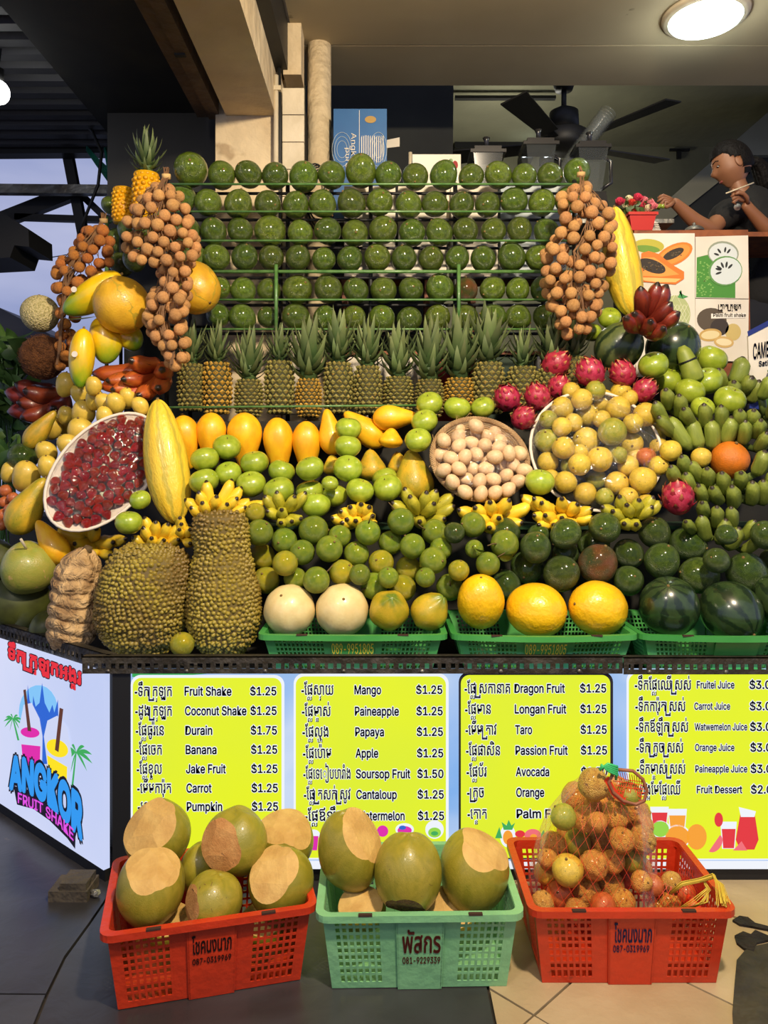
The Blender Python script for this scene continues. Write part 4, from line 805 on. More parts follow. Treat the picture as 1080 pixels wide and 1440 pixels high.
pbody = G().tube([(0, 0, -1)]+[(0, 0, -1+2*k/12) for k in range(13)]+[(0, 0, 1)], [.01]+[pine_r(-1+2*k/12) for k in range(13)]+[.01], 20).mesh('pineapple', m_pine)
peyes = {'g': pine_eyes().mesh('eyes', m_eye, False), 'y': pine_eyes().mesh('eyes', m_eyey, False)}
pleafs = [leafg(1.0, w_, .5, 6, None, b, True).mesh('leaf', m_pleaf) for w_, b in ((.085, -.25), (.08, -.6), (.09, -1.05))]
pcore = G().tube([(0, 0, 0), (0, 0, .3), (0, 0, .6)], [.16, .14, .05], 8).mesh('crown', m_pleaf)
def pineapple(px, py, hw, hh, ctop, cw, Y, kind, label, nl=38, group='pineapples standing under the avocado rack', root=None, lean=0):
    R = hw*Y/F_; Hh = hh*Y/F_; c = P(px, py, Y)
    o = new('pineapple', pbody, None, c, Quaternion((0, 1, 0), lean), None); o.scale = (1, 1, 1)
    tag(o, label, 'pineapple', group)
    o.data = pbody; o.scale = (R, R, Hh)
    e = new('eyes', peyes[kind], o); e['kind'] = 'stuff'
    ch = (py-hh-ctop)*Y/F_
    cr_ = new('crown', pcore, o); cr_.matrix_local = Matrix.Translation((0, 0, .93)) @ Matrix.Diagonal((ch/R*.95, ch/R*.95, ch/Hh*.9, 1))
    for k in range(nl):
        t = k/(nl-1); a = k*2.39996+U(-.2, .2); tilt = 2.0*(1-t)**.75+.14; L_ = (.50+.5*t**.8)*U(.85, 1.05)
        m_ = Matrix.Translation((0, 0, .03+t*.32)) @ Matrix.Rotation(a, 4, 'Z') @ Matrix.Rotation(-tilt*.8, 4, 'X') @ Matrix.Translation((0, .03, 0)) @ Matrix.Diagonal((L_*1.6*cw, L_*1.5, L_, 1))
        l = new('leaf', pleafs[0 if t > .6 else (1 if t > .25 else 2)], cr_); l.matrix_local = m_
    return o
pin = [(269,545,20,33,452,1,'g'),(305,546,22,36,456,1,'y'),(350,560,21,26,464,1.1,'g'),(393,545,22,37,458,1,'g'),(434,560,19,27,447,1.2,'y'),(476,546,22,36,438,1.1,'g'),(517,549,21,34,447,1,'g'),(560,556,22,26,458,1.2,'g'),(604,560,21,26,452,1.1,'g'),(646,558,22,26,444,1.2,'y'),(687,546,24,36,434,1.3,'g'),(735,550,24,34,463,1,'g'),(776,546,21,34,446,1.2,'g'),(806,536,18,34,440,1.2,'g')]
for i, (px, py, hw, hh, ct_, cw, kd) in enumerate(pin):
    pineapple(px, py, hw*.95, hh, ct_, cw, 3.00+.012*(i % 2), kd, ('golden-based' if kd == 'y' else 'green-skinned')+' pineapple with leafy crown, %s from the left in standing row' % ORD[i])
# peeled pineapples at the top left of the rack
def peeled(px, py, hw, hh, Y, label):
    g = G(); R = hw*Y/F_; Hh = hh*Y/F_
    for j in range(9):
        for i in range(13):
            a = 2*PI*(i+j*.32)/13; rr = R*(.98 if 0 < j < 8 else .86); z = -Hh+2*Hh*(j+.5)/9; c = Vector((rr*math.cos(a), rr*math.sin(a), z)); n_ = Vector((math.cos(a), math.sin(a), 0)); g.ball(7, 5, None, c-n_*R*.05, (R*.20, R*.20, Hh*.105))
    o = G().tube([(0, 0, -Hh), (0, 0, Hh)], R*.95, 18).obj('pineapple', m_peel, None, True); o.location = P(px, py, Y); tag(o, label, 'pineapple'); k = g.obj('carved_ridges', m_peel, o, True); k['kind'] = 'stuff'; return o, R, Hh
o, R, Hh = peeled(174, 290, 15, 24, 3.30, 'peeled yellow pineapple without a crown, beside the crowned peeled one')
o, R, Hh = peeled(206, 277, 18, 32, 3.18, 'peeled yellow pineapple with a leafy crown at the rack corner')
cr_ = new('crown', pcore, o); ch = 58*3.18/F_; cr_.matrix_local = Matrix.Translation((0, 0, Hh*.95)) @ Matrix.Diagonal((ch, ch, ch, 1))
for k in range(34):
    t = k/33; a = k*2.39996; L_ = .5+.5*t; l = new('leaf', pleafs[1 if t > .4 else 2], cr_); l.matrix_local = Matrix.Translation((0, 0, .03+t*.3)) @ Matrix.Rotation(a, 4, 'Z') @ Matrix.Rotation(-(2.1*(1-t)**.75+.2)*.8, 4, 'X') @ Matrix.Diagonal((L_*1.4, L_*1.2, L_, 1))
# ---------------------------------------------------------------- bananas
def banana_mesh(m, fat=1.0, c=.55, nm='banana'):
    g = G(); n_ = 12; seg = 10; pts = []; rad = []
    for k in range(n_+1):
        t = k/n_; pts.append((c*4*t*(1-t), 0, t)); rad.append(fat*(min(1, .42+2.6*t) if t < .25 else 1)*(1 if t < .72 else max(.16, 1-((t-.72)/.28)**1.7*.84)))
    V = []
    for p, r in zip(pts, rad):
        for s in range(seg): a = 2*PI*s/seg; q = 1+.07*math.cos(5*a); V.append((p[0]+r*q*math.cos(a), r*q*math.sin(a), p[2]))
    g.add(V, [(i*seg+s, i*seg+(s+1) % seg, (i+1)*seg+(s+1) % seg, (i+1)*seg+s) for i in range(n_) for s in range(seg)]+[tuple(range(seg-1, -1, -1)), tuple(range(n_*seg, (n_+1)*seg))])
    return g.mesh(nm, m)
BM = {'y': banana_mesh(m_ban), 'h': banana_mesh(m_bang2), 'g': banana_mesh(m_bang, 1.0, .3), 'r': banana_mesh(m_banr), 'd': banana_mesh(m_band)}
def hand(bx, by, tips, r, kind, label, group, Lpx, name='banana_hand', key=0, dY=0, base_frac=.3, Ymax=None, stem=True, explicit=False):
    """bx,by: pixel of the stalk; tips: pixels of the finger tips; Lpx: full finger length in pixels; depth makes up the rest"""
    def fn():
        def segs(Y):
            out = []
            for t in tips:
                if explicit: x0, y0, x1, y1 = t[:4]; rr = t[4] if len(t) > 4 else r
                else: x0, y0 = bx+(t[0]-bx)*base_frac*.6, by+(t[1]-by)*base_frac*.6; x1, y1 = t[:2]; rr = r
                d = math.hypot(x1-x0, y1-y0); dz = math.sqrt(max(0, Lpx*Lpx-d*d))*Y/F_ if d < Lpx else 0
                out.append((P(x0, y0, Y+dz*.35), P(x1, y1, Y-dz*.65), rr*Y/F_))
            return out
        def shape(Y):
            o_ = []
            for a, b, R in segs(Y): o_ += [(a+(b-a)*.35, R*.8), (a+(b-a)*.7, R*.9), (b, R*.5)]
            return o_
        mx = sum(t[0] for t in tips)/len(tips); my = sum(t[1] for t in tips)/len(tips)
        Y = pile.fit(shape, D(mx, my)+Lpx*.6*2.6/F_+dY, Ymax, .93)
        sg_ = segs(Y); base = sum((s[0] for s in sg_), Vector())/len(sg_)
        root = new(name, loc=base); tag(root, label, 'bananas', group)
        for a, b, R in sg_:
            d = b-a; q = aim(d); up = q @ Vector((1, 0, 0)); want = Vector((0, -.5, -.9))
            best = max([k*PI/6 for k in range(12)], key=lambda th: (q @ Quaternion((0, 0, 1), th) @ Vector((1, 0, 0))).dot(want))
            new('banana', BM[kind[0]] if len(kind) == 1 else BM[random.choice(kind)], root, a-base, q @ Quaternion((0, 0, 1), best), (R, R, d.length*1.02))
        if stem:
            g = G()
            for a, b, R in sg_: g.tube([Vector((0, R*1.2, 0)), (a-base)+(b-a)*.06], [R*.6, R*.5], 6)
            g.obj('stalk', M_STALK[kind[0]], root, True)
    q_(by+key, fn)
M_STALK = {'y': M('banana_stalk_yellow', (150, 140, 60)), 'h': MATS['banana_stalk_yellow'], 'g': M('banana_stalk_green', (90, 106, 46)), 'r': M('banana_stalk_red', (110, 58, 34)), 'd': MATS['banana_stalk_red']}
GY = 'small yellow banana hands along the middle of the display'
hand(300, 722, [(260,702),(279,691),(290,676),(284,706),(305,697),(326,674),(340,685),(334,700),(268,713),(320,708),(353,703),(346,713),(372,706)], 8.3, 'y', 'hand of small yellow bananas fanned over the tall jackfruit top', GY, 42)
hand(262, 748, [(253,727),(255,736),(268,744),(252,744),(268,764)], 7.5, 'y', 'small yellow banana hand tucked left of the tall jackfruit', GY, 40)
hand(222, 764, [(203,727),(201,741),(219,733),(237,736),(255,738),(266,745),(213,756),(231,759),(252,758),(186,755),(240,768)], 8, 'y', 'hand of small yellow bananas lying on top of the broad jackfruit', GY, 40)
hand(132, 758, [(84,727),(80,743),(120,726),(136,742),(80,764),(104,764),(160,762),(132,779),(156,781),(178,757)], 8.5, 'y', 'spread hand of yellow bananas on top of the ribbed squash', GY, 48)
hand(400, 722, [(372,697),(389,691),(415,697),(430,692),(375,718),(396,716),(395,735),(411,733),(424,729)], 8, 'h', 'greenish yellow banana hand between large green apples and mandarins', GY, 40)
hand(505, 724, [(478,718),(492,712),(508,708),(480,735),(487,730),(500,732),(466,728),(520,712),(525,725),(528,736)], 9, 'y', 'small yellow banana hand left of the centre under green apples', GY, 46, dY=-.04, Ymax=2.62)
hand(592, 724, [(569,686),(576,697),(600,691),(611,707),(637,695),(639,711),(614,689),(551,706),(590,733),(626,729),(556,722)], 9, 'h', 'spotted yellow-green banana hand standing under the papaya', GY, 46)
hand(690, 724, [(644,716),(667,713),(689,705),(717,702),(672,728),(702,728),(735,735),(688,742),(747,709)], 9.5, 'y', 'yellow banana hand lying under the egg basket', GY, 50, dY=-.06, Ymax=2.58)
hand(788, 722, [(733,697),(750,700),(761,706),(790,700),(813,708),(833,715),(750,724),(757,738),(766,724),(790,728),(808,736),(778,738),(834,728)], 9, 'y', 'long yellow banana hand under the passion fruit tray', GY, 50, dY=-.06, Ymax=2.58)
hand(884, 726, [(846,712),(861,718),(871,697),(881,709),(899,702),(918,712),(919,698),(877,736),(895,737),(930,706)], 9, 'h', 'yellow-green banana hand beside the lone lower dragon fruit', GY, 46, dY=-.05, Ymax=2.60)
GG = 'green banana hands heaped at the right side'
hand(0, 640, [(939,574,936,547),(956,586,955,555),(937,598,921,565),(974,598,961,574),(970,633,941,586,11),(984,633,971,588,11),(1001,633,999,590,11),(990,602,990,568),(1012,606,1014,570),(1017,625,1029,586,11),(1035,602,1041,576),(1043,625,1048,591),(1053,602,1060,576),(1060,614,1070,590),(1064,634,1079,608),(951,612,926,586)], 9.5, 'g', 'big hand of plump green bananas above the orange papaya', GG, 46, explicit=True, dY=.02, key=-20)
hand(0, 562, [(1018,549,1010,519,10),(1031,543,1045,502,12),(1041,551,1058,530,11),(1054,565,1068,535,10),(1028,560,1032,536,10)], 10, 'g', 'green banana hand beside the green apples under the posters', GG, 44, explicit=True, key=-10)
hand(0, 704, [(957,684,943,655),(972,668,958,641),(990,676,970,650),(975,694,964,665),(995,684,994,658),(992,706,982,682),(1013,706,1001,685),(1016,694,1015,664,10),(1039,684,1042,664),(1031,714,1029,683,10),(1056,709,1058,677,10),(1073,709,1073,675),(1062,668,1076,634,11),(1078,690,1088,664)], 9.5, 'g', 'hand of green bananas in front of the orange papaya', GG, 44, explicit=True, dY=.0, key=6)
hand(0, 768, [(994,760,986,724,10),(993,726,987,706),(1006,741,1008,712),(1027,744,1028,713),(1010,764,1021,730,10),(1023,772,1040,742,10),(1042,758,1062,732,8),(1043,776,1068,758,8),(976,746,964,733,8)], 9, 'g', 'lowest green banana hand resting on the dark avocados', GG, 42, explicit=True, key=-12)
hand(0, 600, [(1083,588,1092,560),(1070,560,1084,530),(1090,612,1100,580)], 10, 'g', 'green bananas at the right picture edge', GG, 44, explicit=True, key=-10)
hand(238, 512, [(131,525),(183,506),(172,533),(142,545),(157,548),(194,556),(228,519),(222,545),(165,560),(150,535)], 12, 'r', 'hand of orange-red bananas below the big yellow melon', 'red banana hands', 78, dY=.02, Ymax=2.95, base_frac=.45)
hand(100, 552, [(8,551),(34,549),(25,566),(12,579),(22,540),(30,588),(75,574)], 13, 'd', 'hand of dark red bananas left of the small mangoes', 'red banana hands', 70, dY=.05, base_frac=.4)
hand(900, 462, [(901,404),(925,398),(938,401),(944,426),(892,440),(915,451),(934,461),(880,446),(955,440)], 11.5, 'd', 'hand of dark red bananas pointing up below the papaya poster', 'red banana hands', 66, dY=-.08, base_frac=.4, Ymax=2.83)
# ---------------------------------------------------------------- melons, papayas and other large fruit
YM2 = lambda px, py: 2.62
def mel(kind, px, py, rx, ry, axis, label, cat='melon', name='melon', group=None, Y=None, key=0, depth=None):
    def fn():
        rr = (rx+ry)/2; Y0 = Y if Y else pile.fit(sphere(px, py, min(rx, ry)), D(px, py)+rr*2.6/F_, None)
        if Y: pile.reg([(P(px, py, Y), rr*Y/F_)])
        R, Rz = min(rx, ry)*Y0/F_, max(rx, ry)*Y0/F_
        spawn(kind, P(px, py, Y0), aim(axis, roll=U(0, 6)), (R, R, Rz), name, label, cat, group)
    q_(py+ry+key, fn)
mel('white', 407, 858, 36, 36, (-.25, -.75, .75), 'smooth cream-white melon at the left end of the green basket', Y=2.40)
mel('white', 481, 858, 37, 37, (.1, -.8, .55), 'cream-white melon with a brown stem scar facing out', Y=2.40)
mel('gmel', 547, 858, 28, 29, (.1, -.75, .6), 'round green and yellow melon right of the two white melons', Y=2.385)
mel('gmel', 604, 860, 26, 27, (.55, -.5, .7), 'pointed green and yellow melon at basket right corner', Y=2.385)
mel('canary', 676, 846, 33, 41, (-.05, -.5, 1), 'bright yellow melon standing upright, left of three', group='bright yellow melons', Y=2.39)
mel('canary', 754, 858, 38, 43, (1, -.55, -.12), 'bright yellow melon lying with stem scar to the right, middle of three', group='bright yellow melons', Y=2.40)
mel('canary', 841, 855, 38, 43, (-1, -.5, .25), 'bright yellow melon lying with stem scar to the left, rightmost of three', group='bright yellow melons', Y=2.40)
mel('wmel', 941, 853, 41, 44, (-.25, -.6, .75), 'dark watermelon in the right green basket, beside the yellow melon', 'watermelon', 'watermelon', 'watermelons in the right basket', Y=2.41)
mel('wmel', 1028, 860, 41, 45, (.35, -.75, -.55), 'glossy watermelon with its end facing out, middle of the right basket', 'watermelon', 'watermelon', 'watermelons in the right basket', Y=2.41)
mel('wmel', 1104, 846, 38, 44, (.5, -.4, -.5), 'watermelon cut off by the right picture edge', 'watermelon', 'watermelon', 'watermelons in the right basket', Y=2.42)
mel('wmelp', 870, 488, 33, 36, (.5, -.4, .7), 'watermelon with pale blotches under the longan bunch', 'watermelon', 'watermelon', 'watermelons below the posters', Y=2.98)
mel('wmel', 946, 489, 37, 38, (.3, -.6, .6), 'round dark watermelon under the red bananas', 'watermelon', 'watermelon', 'watermelons below the posters', Y=3.03)
mel('golden', 171, 429, 39, 40, (-.2, -.5, .8), 'round golden melon hanging over the red bananas', Y=2.90)
mel('golden', 272, 404, 36, 42, (.65, -.45, -.6), 'golden melon to the right of the hanging longan bunch', Y=2.945)
mel('cant', 56, 441, 26, 26, (.1, -.3, .9), 'round netted green melon on the coconut', Y=3.18)
def fibc():
    R = 31*3.14/F_; pile.reg([(P(60, 502, 3.14), R)]); spawn('fibc', P(60, 502, 3.14), aim((.3, -.4, .8)), (R, R, R), 'coconut', 'hairy brown coconut under the netted melon', 'coconut')
q_(535, fibc)
elong('mangog', 90, 440, 170, 386, 23, 'mango', 'large yellow-green mango lying above the round golden melon', 'mango', 'large mangoes at the left', Y=2.93, roll=1)
elong('mangog', 112, 546, 118, 462, 20, 'mango', 'large mango with a white sticker standing below the others', 'mango', 'large mangoes at the left', Y=2.87, roll=2)
elong('mangog', 150, 512, 142, 446, 22, 'mango', 'green-sided mango half hidden under the golden melon', 'mango', 'large mangoes at the left', Y=2.95, roll=.5)
elong('mangog', 196, 490, 166, 462, 18, 'mango', 'mango tucked behind the golden melon and red bananas', 'mango', 'large mangoes at the left', Y=2.99, roll=.5)
g = G(); 
def sticker(px, py, Y, parentlab):
    p = P(px, py, Y); o = G().tube([(0, 0, 0), (0, -.001, 0)], .010, 14).obj('sticker', m_paper); o.location = p; return o
lf = leafg(.11, .018, .2, 8).obj('loose_leaf', m_leaf, None, True); lf.location = P(94, 449, 2.84); lf.rotation_mode = 'QUATERNION'; lf.rotation_quaternion = aim((1, .1, .12), roll=1.8); tag(lf, 'single green leaf lying under the upper large mango', 'leaf')
elong('lmel', 248, 735, 222, 563, 31, 'melon', 'long yellow-green striped melon standing right of the strawberry tray', 'melon', 'long striped melons', dz=.06, key=-30, roll=2.2, Y=2.66)
elong('lmel', 889, 444, 864, 292, 25, 'melon', 'long yellow striped melon leaning beside the right longan bunch', 'melon', 'long striped melons', roll=2.2, Y=3.04)
# jackfruits with individual spines
def jack(name, px, py, prof, Y, label, nsp, spread=1.0):
    """prof: list of (py, x_left, x_right)"""
    cen = P(px, py, Y); ring = [(P(0, a, Y).z-cen.z, (P(l, 0, Y).x+P(r, 0, Y).x)/2-cen.x, (r-l)/2*Y/F_) for a, l, r in prof]
    def at(z):
        for (z0, c0, r0), (z1, c1, r1) in zip(ring, ring[1:]):
            if z <= z0 and z >= z1: t = (z0-z)/(z0-z1); t2 = t*t*(3-2*t); return c0+(c1-c0)*t2, r0+(r1-r0)*t2
        return ring[-1][1:]
    zt_, zb_ = ring[0][0], ring[-1][0]; N = 40; pts = []; rad = []
    for k in range(N+1):
        z = zb_+(zt_-zb_)*(.5-.5*math.cos(PI*k/N)); c, r = at(z); pts.append((c, 0, z)); rad.append(r)
    body = G()
    V = []
    for p, r in zip(pts, rad):
        for s in range(32): a = 2*PI*s/32; V.append((p[0]+r*math.cos(a), r*.9*math.sin(a), p[2]))
    body.add(V, [(i*32+s, i*32+(s+1) % 32, (i+1)*32+(s+1) % 32, (i+1)*32+s) for i in range(N) for s in range(32)]+[tuple(range(31, -1, -1)), tuple(range(N*32, (N+1)*32))])
    o = body.obj('jackfruit', m_jack, None, True); o.location = cen; tag(o, label, 'jackfruit', 'jackfruits')
    g = G(); z = zb_; sp_ = .0155*spread; j = 0
    while z < zt_:
        c, r = at(z); c2, r2 = at(min(zt_, z+.004)); sl = (r2-r)/.004; n_ = max(4, int(2*PI*r/sp_)); step = sp_*.86/max(1, math.sqrt(1+sl*sl))
        for i in range(n_):
            a = 2*PI*(i+.5*(j % 2)+U(-.24, .24))/n_
            if math.sin(a) > .45: continue
            rr = r*U(.985, 1.0); p = Vector((c+rr*math.cos(a), rr*.9*math.sin(a), z+U(-.3, .3)*sp_)); nn_ = Vector((math.cos(a), math.sin(a)/.9, -sl)).normalized(); u = nn_.orthogonal().normalized(); v = nn_.cross(u); w_ = sp_*U(.46, .62); hgt = sp_*U(.4, .62)
            ring_ = [p+(u*math.cos(2*PI*k/6)+v*math.sin(2*PI*k/6))*w_-nn_*.001 for k in range(6)]; ring2 = [p+(u*math.cos(2*PI*k/6)+v*math.sin(2*PI*k/6))*w_*.45+nn_*hgt*.75 for k in range(6)]
            g.add(ring_+ring2+[p+nn_*hgt], [(k, (k+1) % 6, 6+(k+1) % 6, 6+k) for k in range(6)]+[(6+k, 6+(k+1) % 6, 12) for k in range(6)])
        z += step; j += 1
    k = g.obj('spines', m_spine, o, True); k['kind'] = 'stuff'
    for z_, c, r in [(zb_+(zt_-zb_)*t, *at(zb_+(zt_-zb_)*t)) for t in (.2, .4, .6, .8)]: pile.reg([(cen+Vector((c, 0, z_)), r)])
jack('jackfruit', 204, 845, [(765, 196, 218), (768, 180, 240), (776, 164, 256), (790, 154, 266), (810, 145, 270), (840, 138, 268), (868, 136, 262), (892, 145, 254), (910, 160, 240), (920, 178, 222), (924, 194, 208)], 2.43, 'broad brown-green jackfruit between the ribbed squash and tall jackfruit', 0)
jack('jackfruit', 308, 822, [(720, 300, 324), (722, 284, 340), (728, 274, 346), (745, 272, 348), (775, 276, 350), (800, 270, 356), (835, 264, 364), (870, 264, 366), (895, 270, 358), (914, 284, 344), (922, 300, 328)], 2.42, 'tall waisted jackfruit left of the first green basket', 0)
# ribbed squash
def squash():
    Y = 2.50; a, b = P(92, 918, Y), P(122, 772, Y); L_ = (b-a).length; R = 38*Y/F_; g = G(); N = 90; V = []
    for k in range(N+1):
        t = k/N; prof = (1-abs(2*t-1)**3.2)**.55*(1-.18*t) if 0 < t < 1 else .02
        for s in range(40):
            an = an0 = 2*PI*s/40; rb = 1+.13*abs(math.sin(PI*(8.3*t+.12*math.sin(2*an+1)+.12)))**.6-.06; rr = R*max(prof, .03)*(rb+.014*math.sin(5*an+13*t)+.010*math.sin(11*an-27*t)+.005*math.sin(17*an+41*t)); V.append((rr*math.cos(an)+.008*math.sin(6*t), rr*math.sin(an), L_*(t-.5)+.006*math.sin(3*an+6*t)))
    g.add(V, [(i*40+s, i*40+(s+1) % 40, (i+1)*40+(s+1) % 40, (i+1)*40+s) for i in range(N) for s in range(40)]+[tuple(range(39, -1, -1)), tuple(range(N*40, (N+1)*40))])
    o = g.obj('squash', m_squash, None, True); o.location = (a+b)/2; o.rotation_mode = 'QUATERNION'; o.rotation_quaternion = aim(b-a); tag(o, 'tan squash with deep wrinkled rings at the counter corner', 'squash'); pile.reg([(a+(b-a)*t, R) for t in (.25, .5, .75)])
    st = G().tube([(0, 0, L_*.46), (.005, 0, L_*.53)], [.02, .012], 8).obj('stem', m_twig, o, True)
squash()
# green coconut with straw and dark fruit below at the left
def lcoc(px, py, r, Y, m, label, straw=False):
    R = r*Y/F_; f = lambda v: Vector((v.x, v.y, v.z*1.02-.12*max(0, v.z)*(1-math.hypot(v.x, v.y))))*(1+.03*math.cos(3*math.atan2(v.y, v.x)))
    o = G().ball(28, 20, f).obj('coconut', m, None, True); o.location = P(px, py, Y); o.scale = (R, R, R*1.02); o.rotation_euler = (.5, .2, .3); tag(o, label, 'coconut'); pile.reg([(P(px, py, Y), R)])
    if straw: G().tube([(-.1, -.1, .8), (-.35, -.35, 1.45)], .05, 8).obj('straw', m_tile, o, True)
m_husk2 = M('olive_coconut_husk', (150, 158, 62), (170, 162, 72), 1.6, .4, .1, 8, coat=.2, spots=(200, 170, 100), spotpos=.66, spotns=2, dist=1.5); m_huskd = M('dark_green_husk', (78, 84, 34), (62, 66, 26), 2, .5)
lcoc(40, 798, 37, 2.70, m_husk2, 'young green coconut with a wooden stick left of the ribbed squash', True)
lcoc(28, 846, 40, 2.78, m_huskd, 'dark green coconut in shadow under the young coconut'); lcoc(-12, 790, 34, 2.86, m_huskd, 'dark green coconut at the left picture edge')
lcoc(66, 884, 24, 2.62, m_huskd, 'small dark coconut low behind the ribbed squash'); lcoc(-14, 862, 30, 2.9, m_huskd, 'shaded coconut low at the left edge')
elong('papg', 18, 750, 64, 672, 24, 'papaya', 'long yellow-green papaya leaning left of the strawberry tray', 'papaya', 'papayas at the left', Y=2.80, roll=1)
elong('papy', 92, 792, 52, 732, 19, 'papaya', 'orange-yellow papaya behind the young green coconut', 'papaya', 'papayas at the left', Y=2.72, roll=1)
elong('papg', 36, 630, 78, 578, 15, 'papaya', 'slim yellow papaya pointing up beside the leaves', 'papaya', 'papayas at the left', Y=2.99, roll=2)
elong('avod', 12, 640, 52, 646, 20, 'avocado', 'single glossy dark avocado left of the strawberry tray', 'avocado', Y=2.99, roll=2)
SM = [(91,541,15),(113,556,14),(132,562,14),(146,568,13),(161,568,14),(115,581,17),(91,584,12),(145,585,12),(70,602,16),(89,598,17),(112,610,20),(64,637,15),(66,657,15),(34,670,20),(130,543,12),(12,664,13),(96,628,16),(178,560,14),(196,572,12)]
pilefruit([(a, b, c) for a, b, c in SM], 'mango', 'mango', 'mango', 'small yellow mangoes heaped at the left', 'small yellow mango', 'the left mango heap', 18, rotf=lambda: aim((U(-.5, .5), U(-.7, 0), 1)), sx=(.95, .95, 1.2), Ymax=lambda x, y: D(x, y)+.3)
pilefruit([(8, 690, 9), (18, 700, 8), (6, 706, 8), (14, 716, 8), (4, 724, 9), (20, 730, 7), (2, 738, 8)], 'passr', 'rose_apple', 'rose apple', 'pink rose apples at the left edge', 'small pink rose apple', 'the little heap', 12, Ymax=lambda x, y: 3.2)
mr = M('rose_apple_skin', (222, 120, 130), (240, 214, 180), 2, .35, coat=.4, rnd=.1)
pilefruit([(197, 703, 15), (181, 735, 19)], 'apple', 'apple', 'apple', 'green apples at the strawberry tray', 'green apple beside the strawberry tray', 'two', 60)
# standing ripe papayas below the pineapples
GP = 'ripe papayas lined up under the pineapples'
for i, (x0, y0, x1, y1, hw) in enumerate(((268, 660, 256, 584, 20), (299, 660, 297, 580, 21), (346, 665, 343, 580, 24), (394, 675, 389, 587, 21), (433, 675, 430, 592, 20))):
    elong('papy', x1, y1, x0, y0, hw, 'papaya', 'ripe orange-yellow papaya standing upright, %s from the left in its row' % ORD[i], 'papaya', GP, Y=2.86, roll=i)
elong('papy', 470, 640, 459, 575, 18, 'papaya', 'yellow papaya leaning right, last upright one before the green apples', 'papaya', GP, Y=2.86)
elong('papy', 540, 626, 484, 580, 19, 'papaya', 'yellow papaya lying diagonally behind the stacked green apples', 'papaya', GP, Y=2.89)
elong('papy', 524, 588, 590, 586, 18, 'papaya', 'bright yellow papaya lying flat under the green rail', 'papaya', GP, Y=2.86)
elong('papg', 584, 706, 578, 632, 28, 'papaya', 'large mottled papaya standing left of the egg basket', 'papaya', 'mottled papayas around the green apples', Y=2.74, roll=1)
elong('papy', 548, 630, 551, 602, 17, 'papaya', 'small round yellow papaya between the apple stacks', 'papaya', 'mottled papayas around the green apples', Y=2.79)
elong('papg', 524, 676, 520, 632, 20, 'papaya', 'spotted yellow papaya behind the apples in the middle', 'papaya', 'mottled papayas around the green apples', Y=2.80)
elong('papg', 470, 668, 466, 640, 15, 'papaya', 'spotted papaya peeping left of the apple stack', 'papaya', 'mottled papayas around the green apples', Y=2.83)
elong('papg', 562, 668, 558, 636, 16, 'papaya', 'yellow papaya tucked behind the large mottled papaya', 'papaya', 'mottled papayas around the green apples', Y=2.83)
mel('papo', 1027, 647, 26, 27, (.1, -.5, .9), 'large orange papaya among the green bananas', 'papaya', 'papaya', Y=2.75)
# ---------------------------------------------------------------- green apples
AP1 = [(319,629,20),(288,646,20),(321,666,19),(358,651,20),(287,677,21),(353,681,21),(396,663,19),(436,659,20),(392,690,22),(435,692,20),(444,710,21),(471,697,18),(490,603,19),(489,628,19),(489,659,21),(506,690,20),(545,686,21),(541,673,18),(604,568,19),(643,574,19),(679,573,17),(597,593,19),(588,619,19),(464,680,12)]
pilefruit(AP1, 'apple', 'apple', 'apple', 'green apples piled across the middle', 'glossy green apple', 'the middle apple pile', 14, rotf=lambda: aim((U(-.4, .4), U(-.7, .1), 1), roll=U(0, 6)), sx=(1, 1, .97), tol=.95, dY=-.03, Ymax=lambda x, y: 2.80 if y < 640 else 2.74)
def one_apple():
    Y = pile.fit(sphere(759, 678, 21), 2.60); R = 21*Y/F_; spawn('apple', P(759, 678, Y), aim((.1, -.2, 1)), R, 'apple', 'single green apple between the egg basket and passion fruit tray', 'apple')
q_(760, one_apple)
AP2 = [(919,514,21),(939,535,21),(1000,506,22),(995,536,21),(970,551,21),(1026,563,22),(988,574,17),(857,447,16),(831,467,15)]
pilefruit(AP2, 'apple', 'apple', 'apple', 'green apples at the right under the posters', 'glossy green apple', 'the right apple group', 16, rotf=lambda: aim((U(-.6, .6), U(-.9, .1), 1), roll=U(0, 6)))
# thick green fruit tied with a dark band
def gourd():
    Y = 2.93; o = G().tube([(0, 0, -1), (0, 0, -.9), (.0, 0, -.5), (0, 0, .1), (0, 0, .7), (0, 0, 1)], [.6, .95, 1, .9, .72, .35], 18).obj('gourd', M('pale_green_gourd', (148, 158, 60), (128, 142, 50), 1.5, .5), None, True)
    R = 14*Y/F_; a, b = P(978, 536, Y), P(958, 487, Y); o.location = (a+b)/2; o.rotation_mode = 'QUATERNION'; o.rotation_quaternion = aim(b-a); o.scale = (R, R, (b-a).length/2); tag(o, 'thick pale green gourd tied with a dark band among green apples', 'gourd')
    G().tube([(0, 0, .12), (0, 0, .2)], 1.0, 18).obj('band', m_black, o, True); pile.reg([((a+b)/2, R)])
gourd()
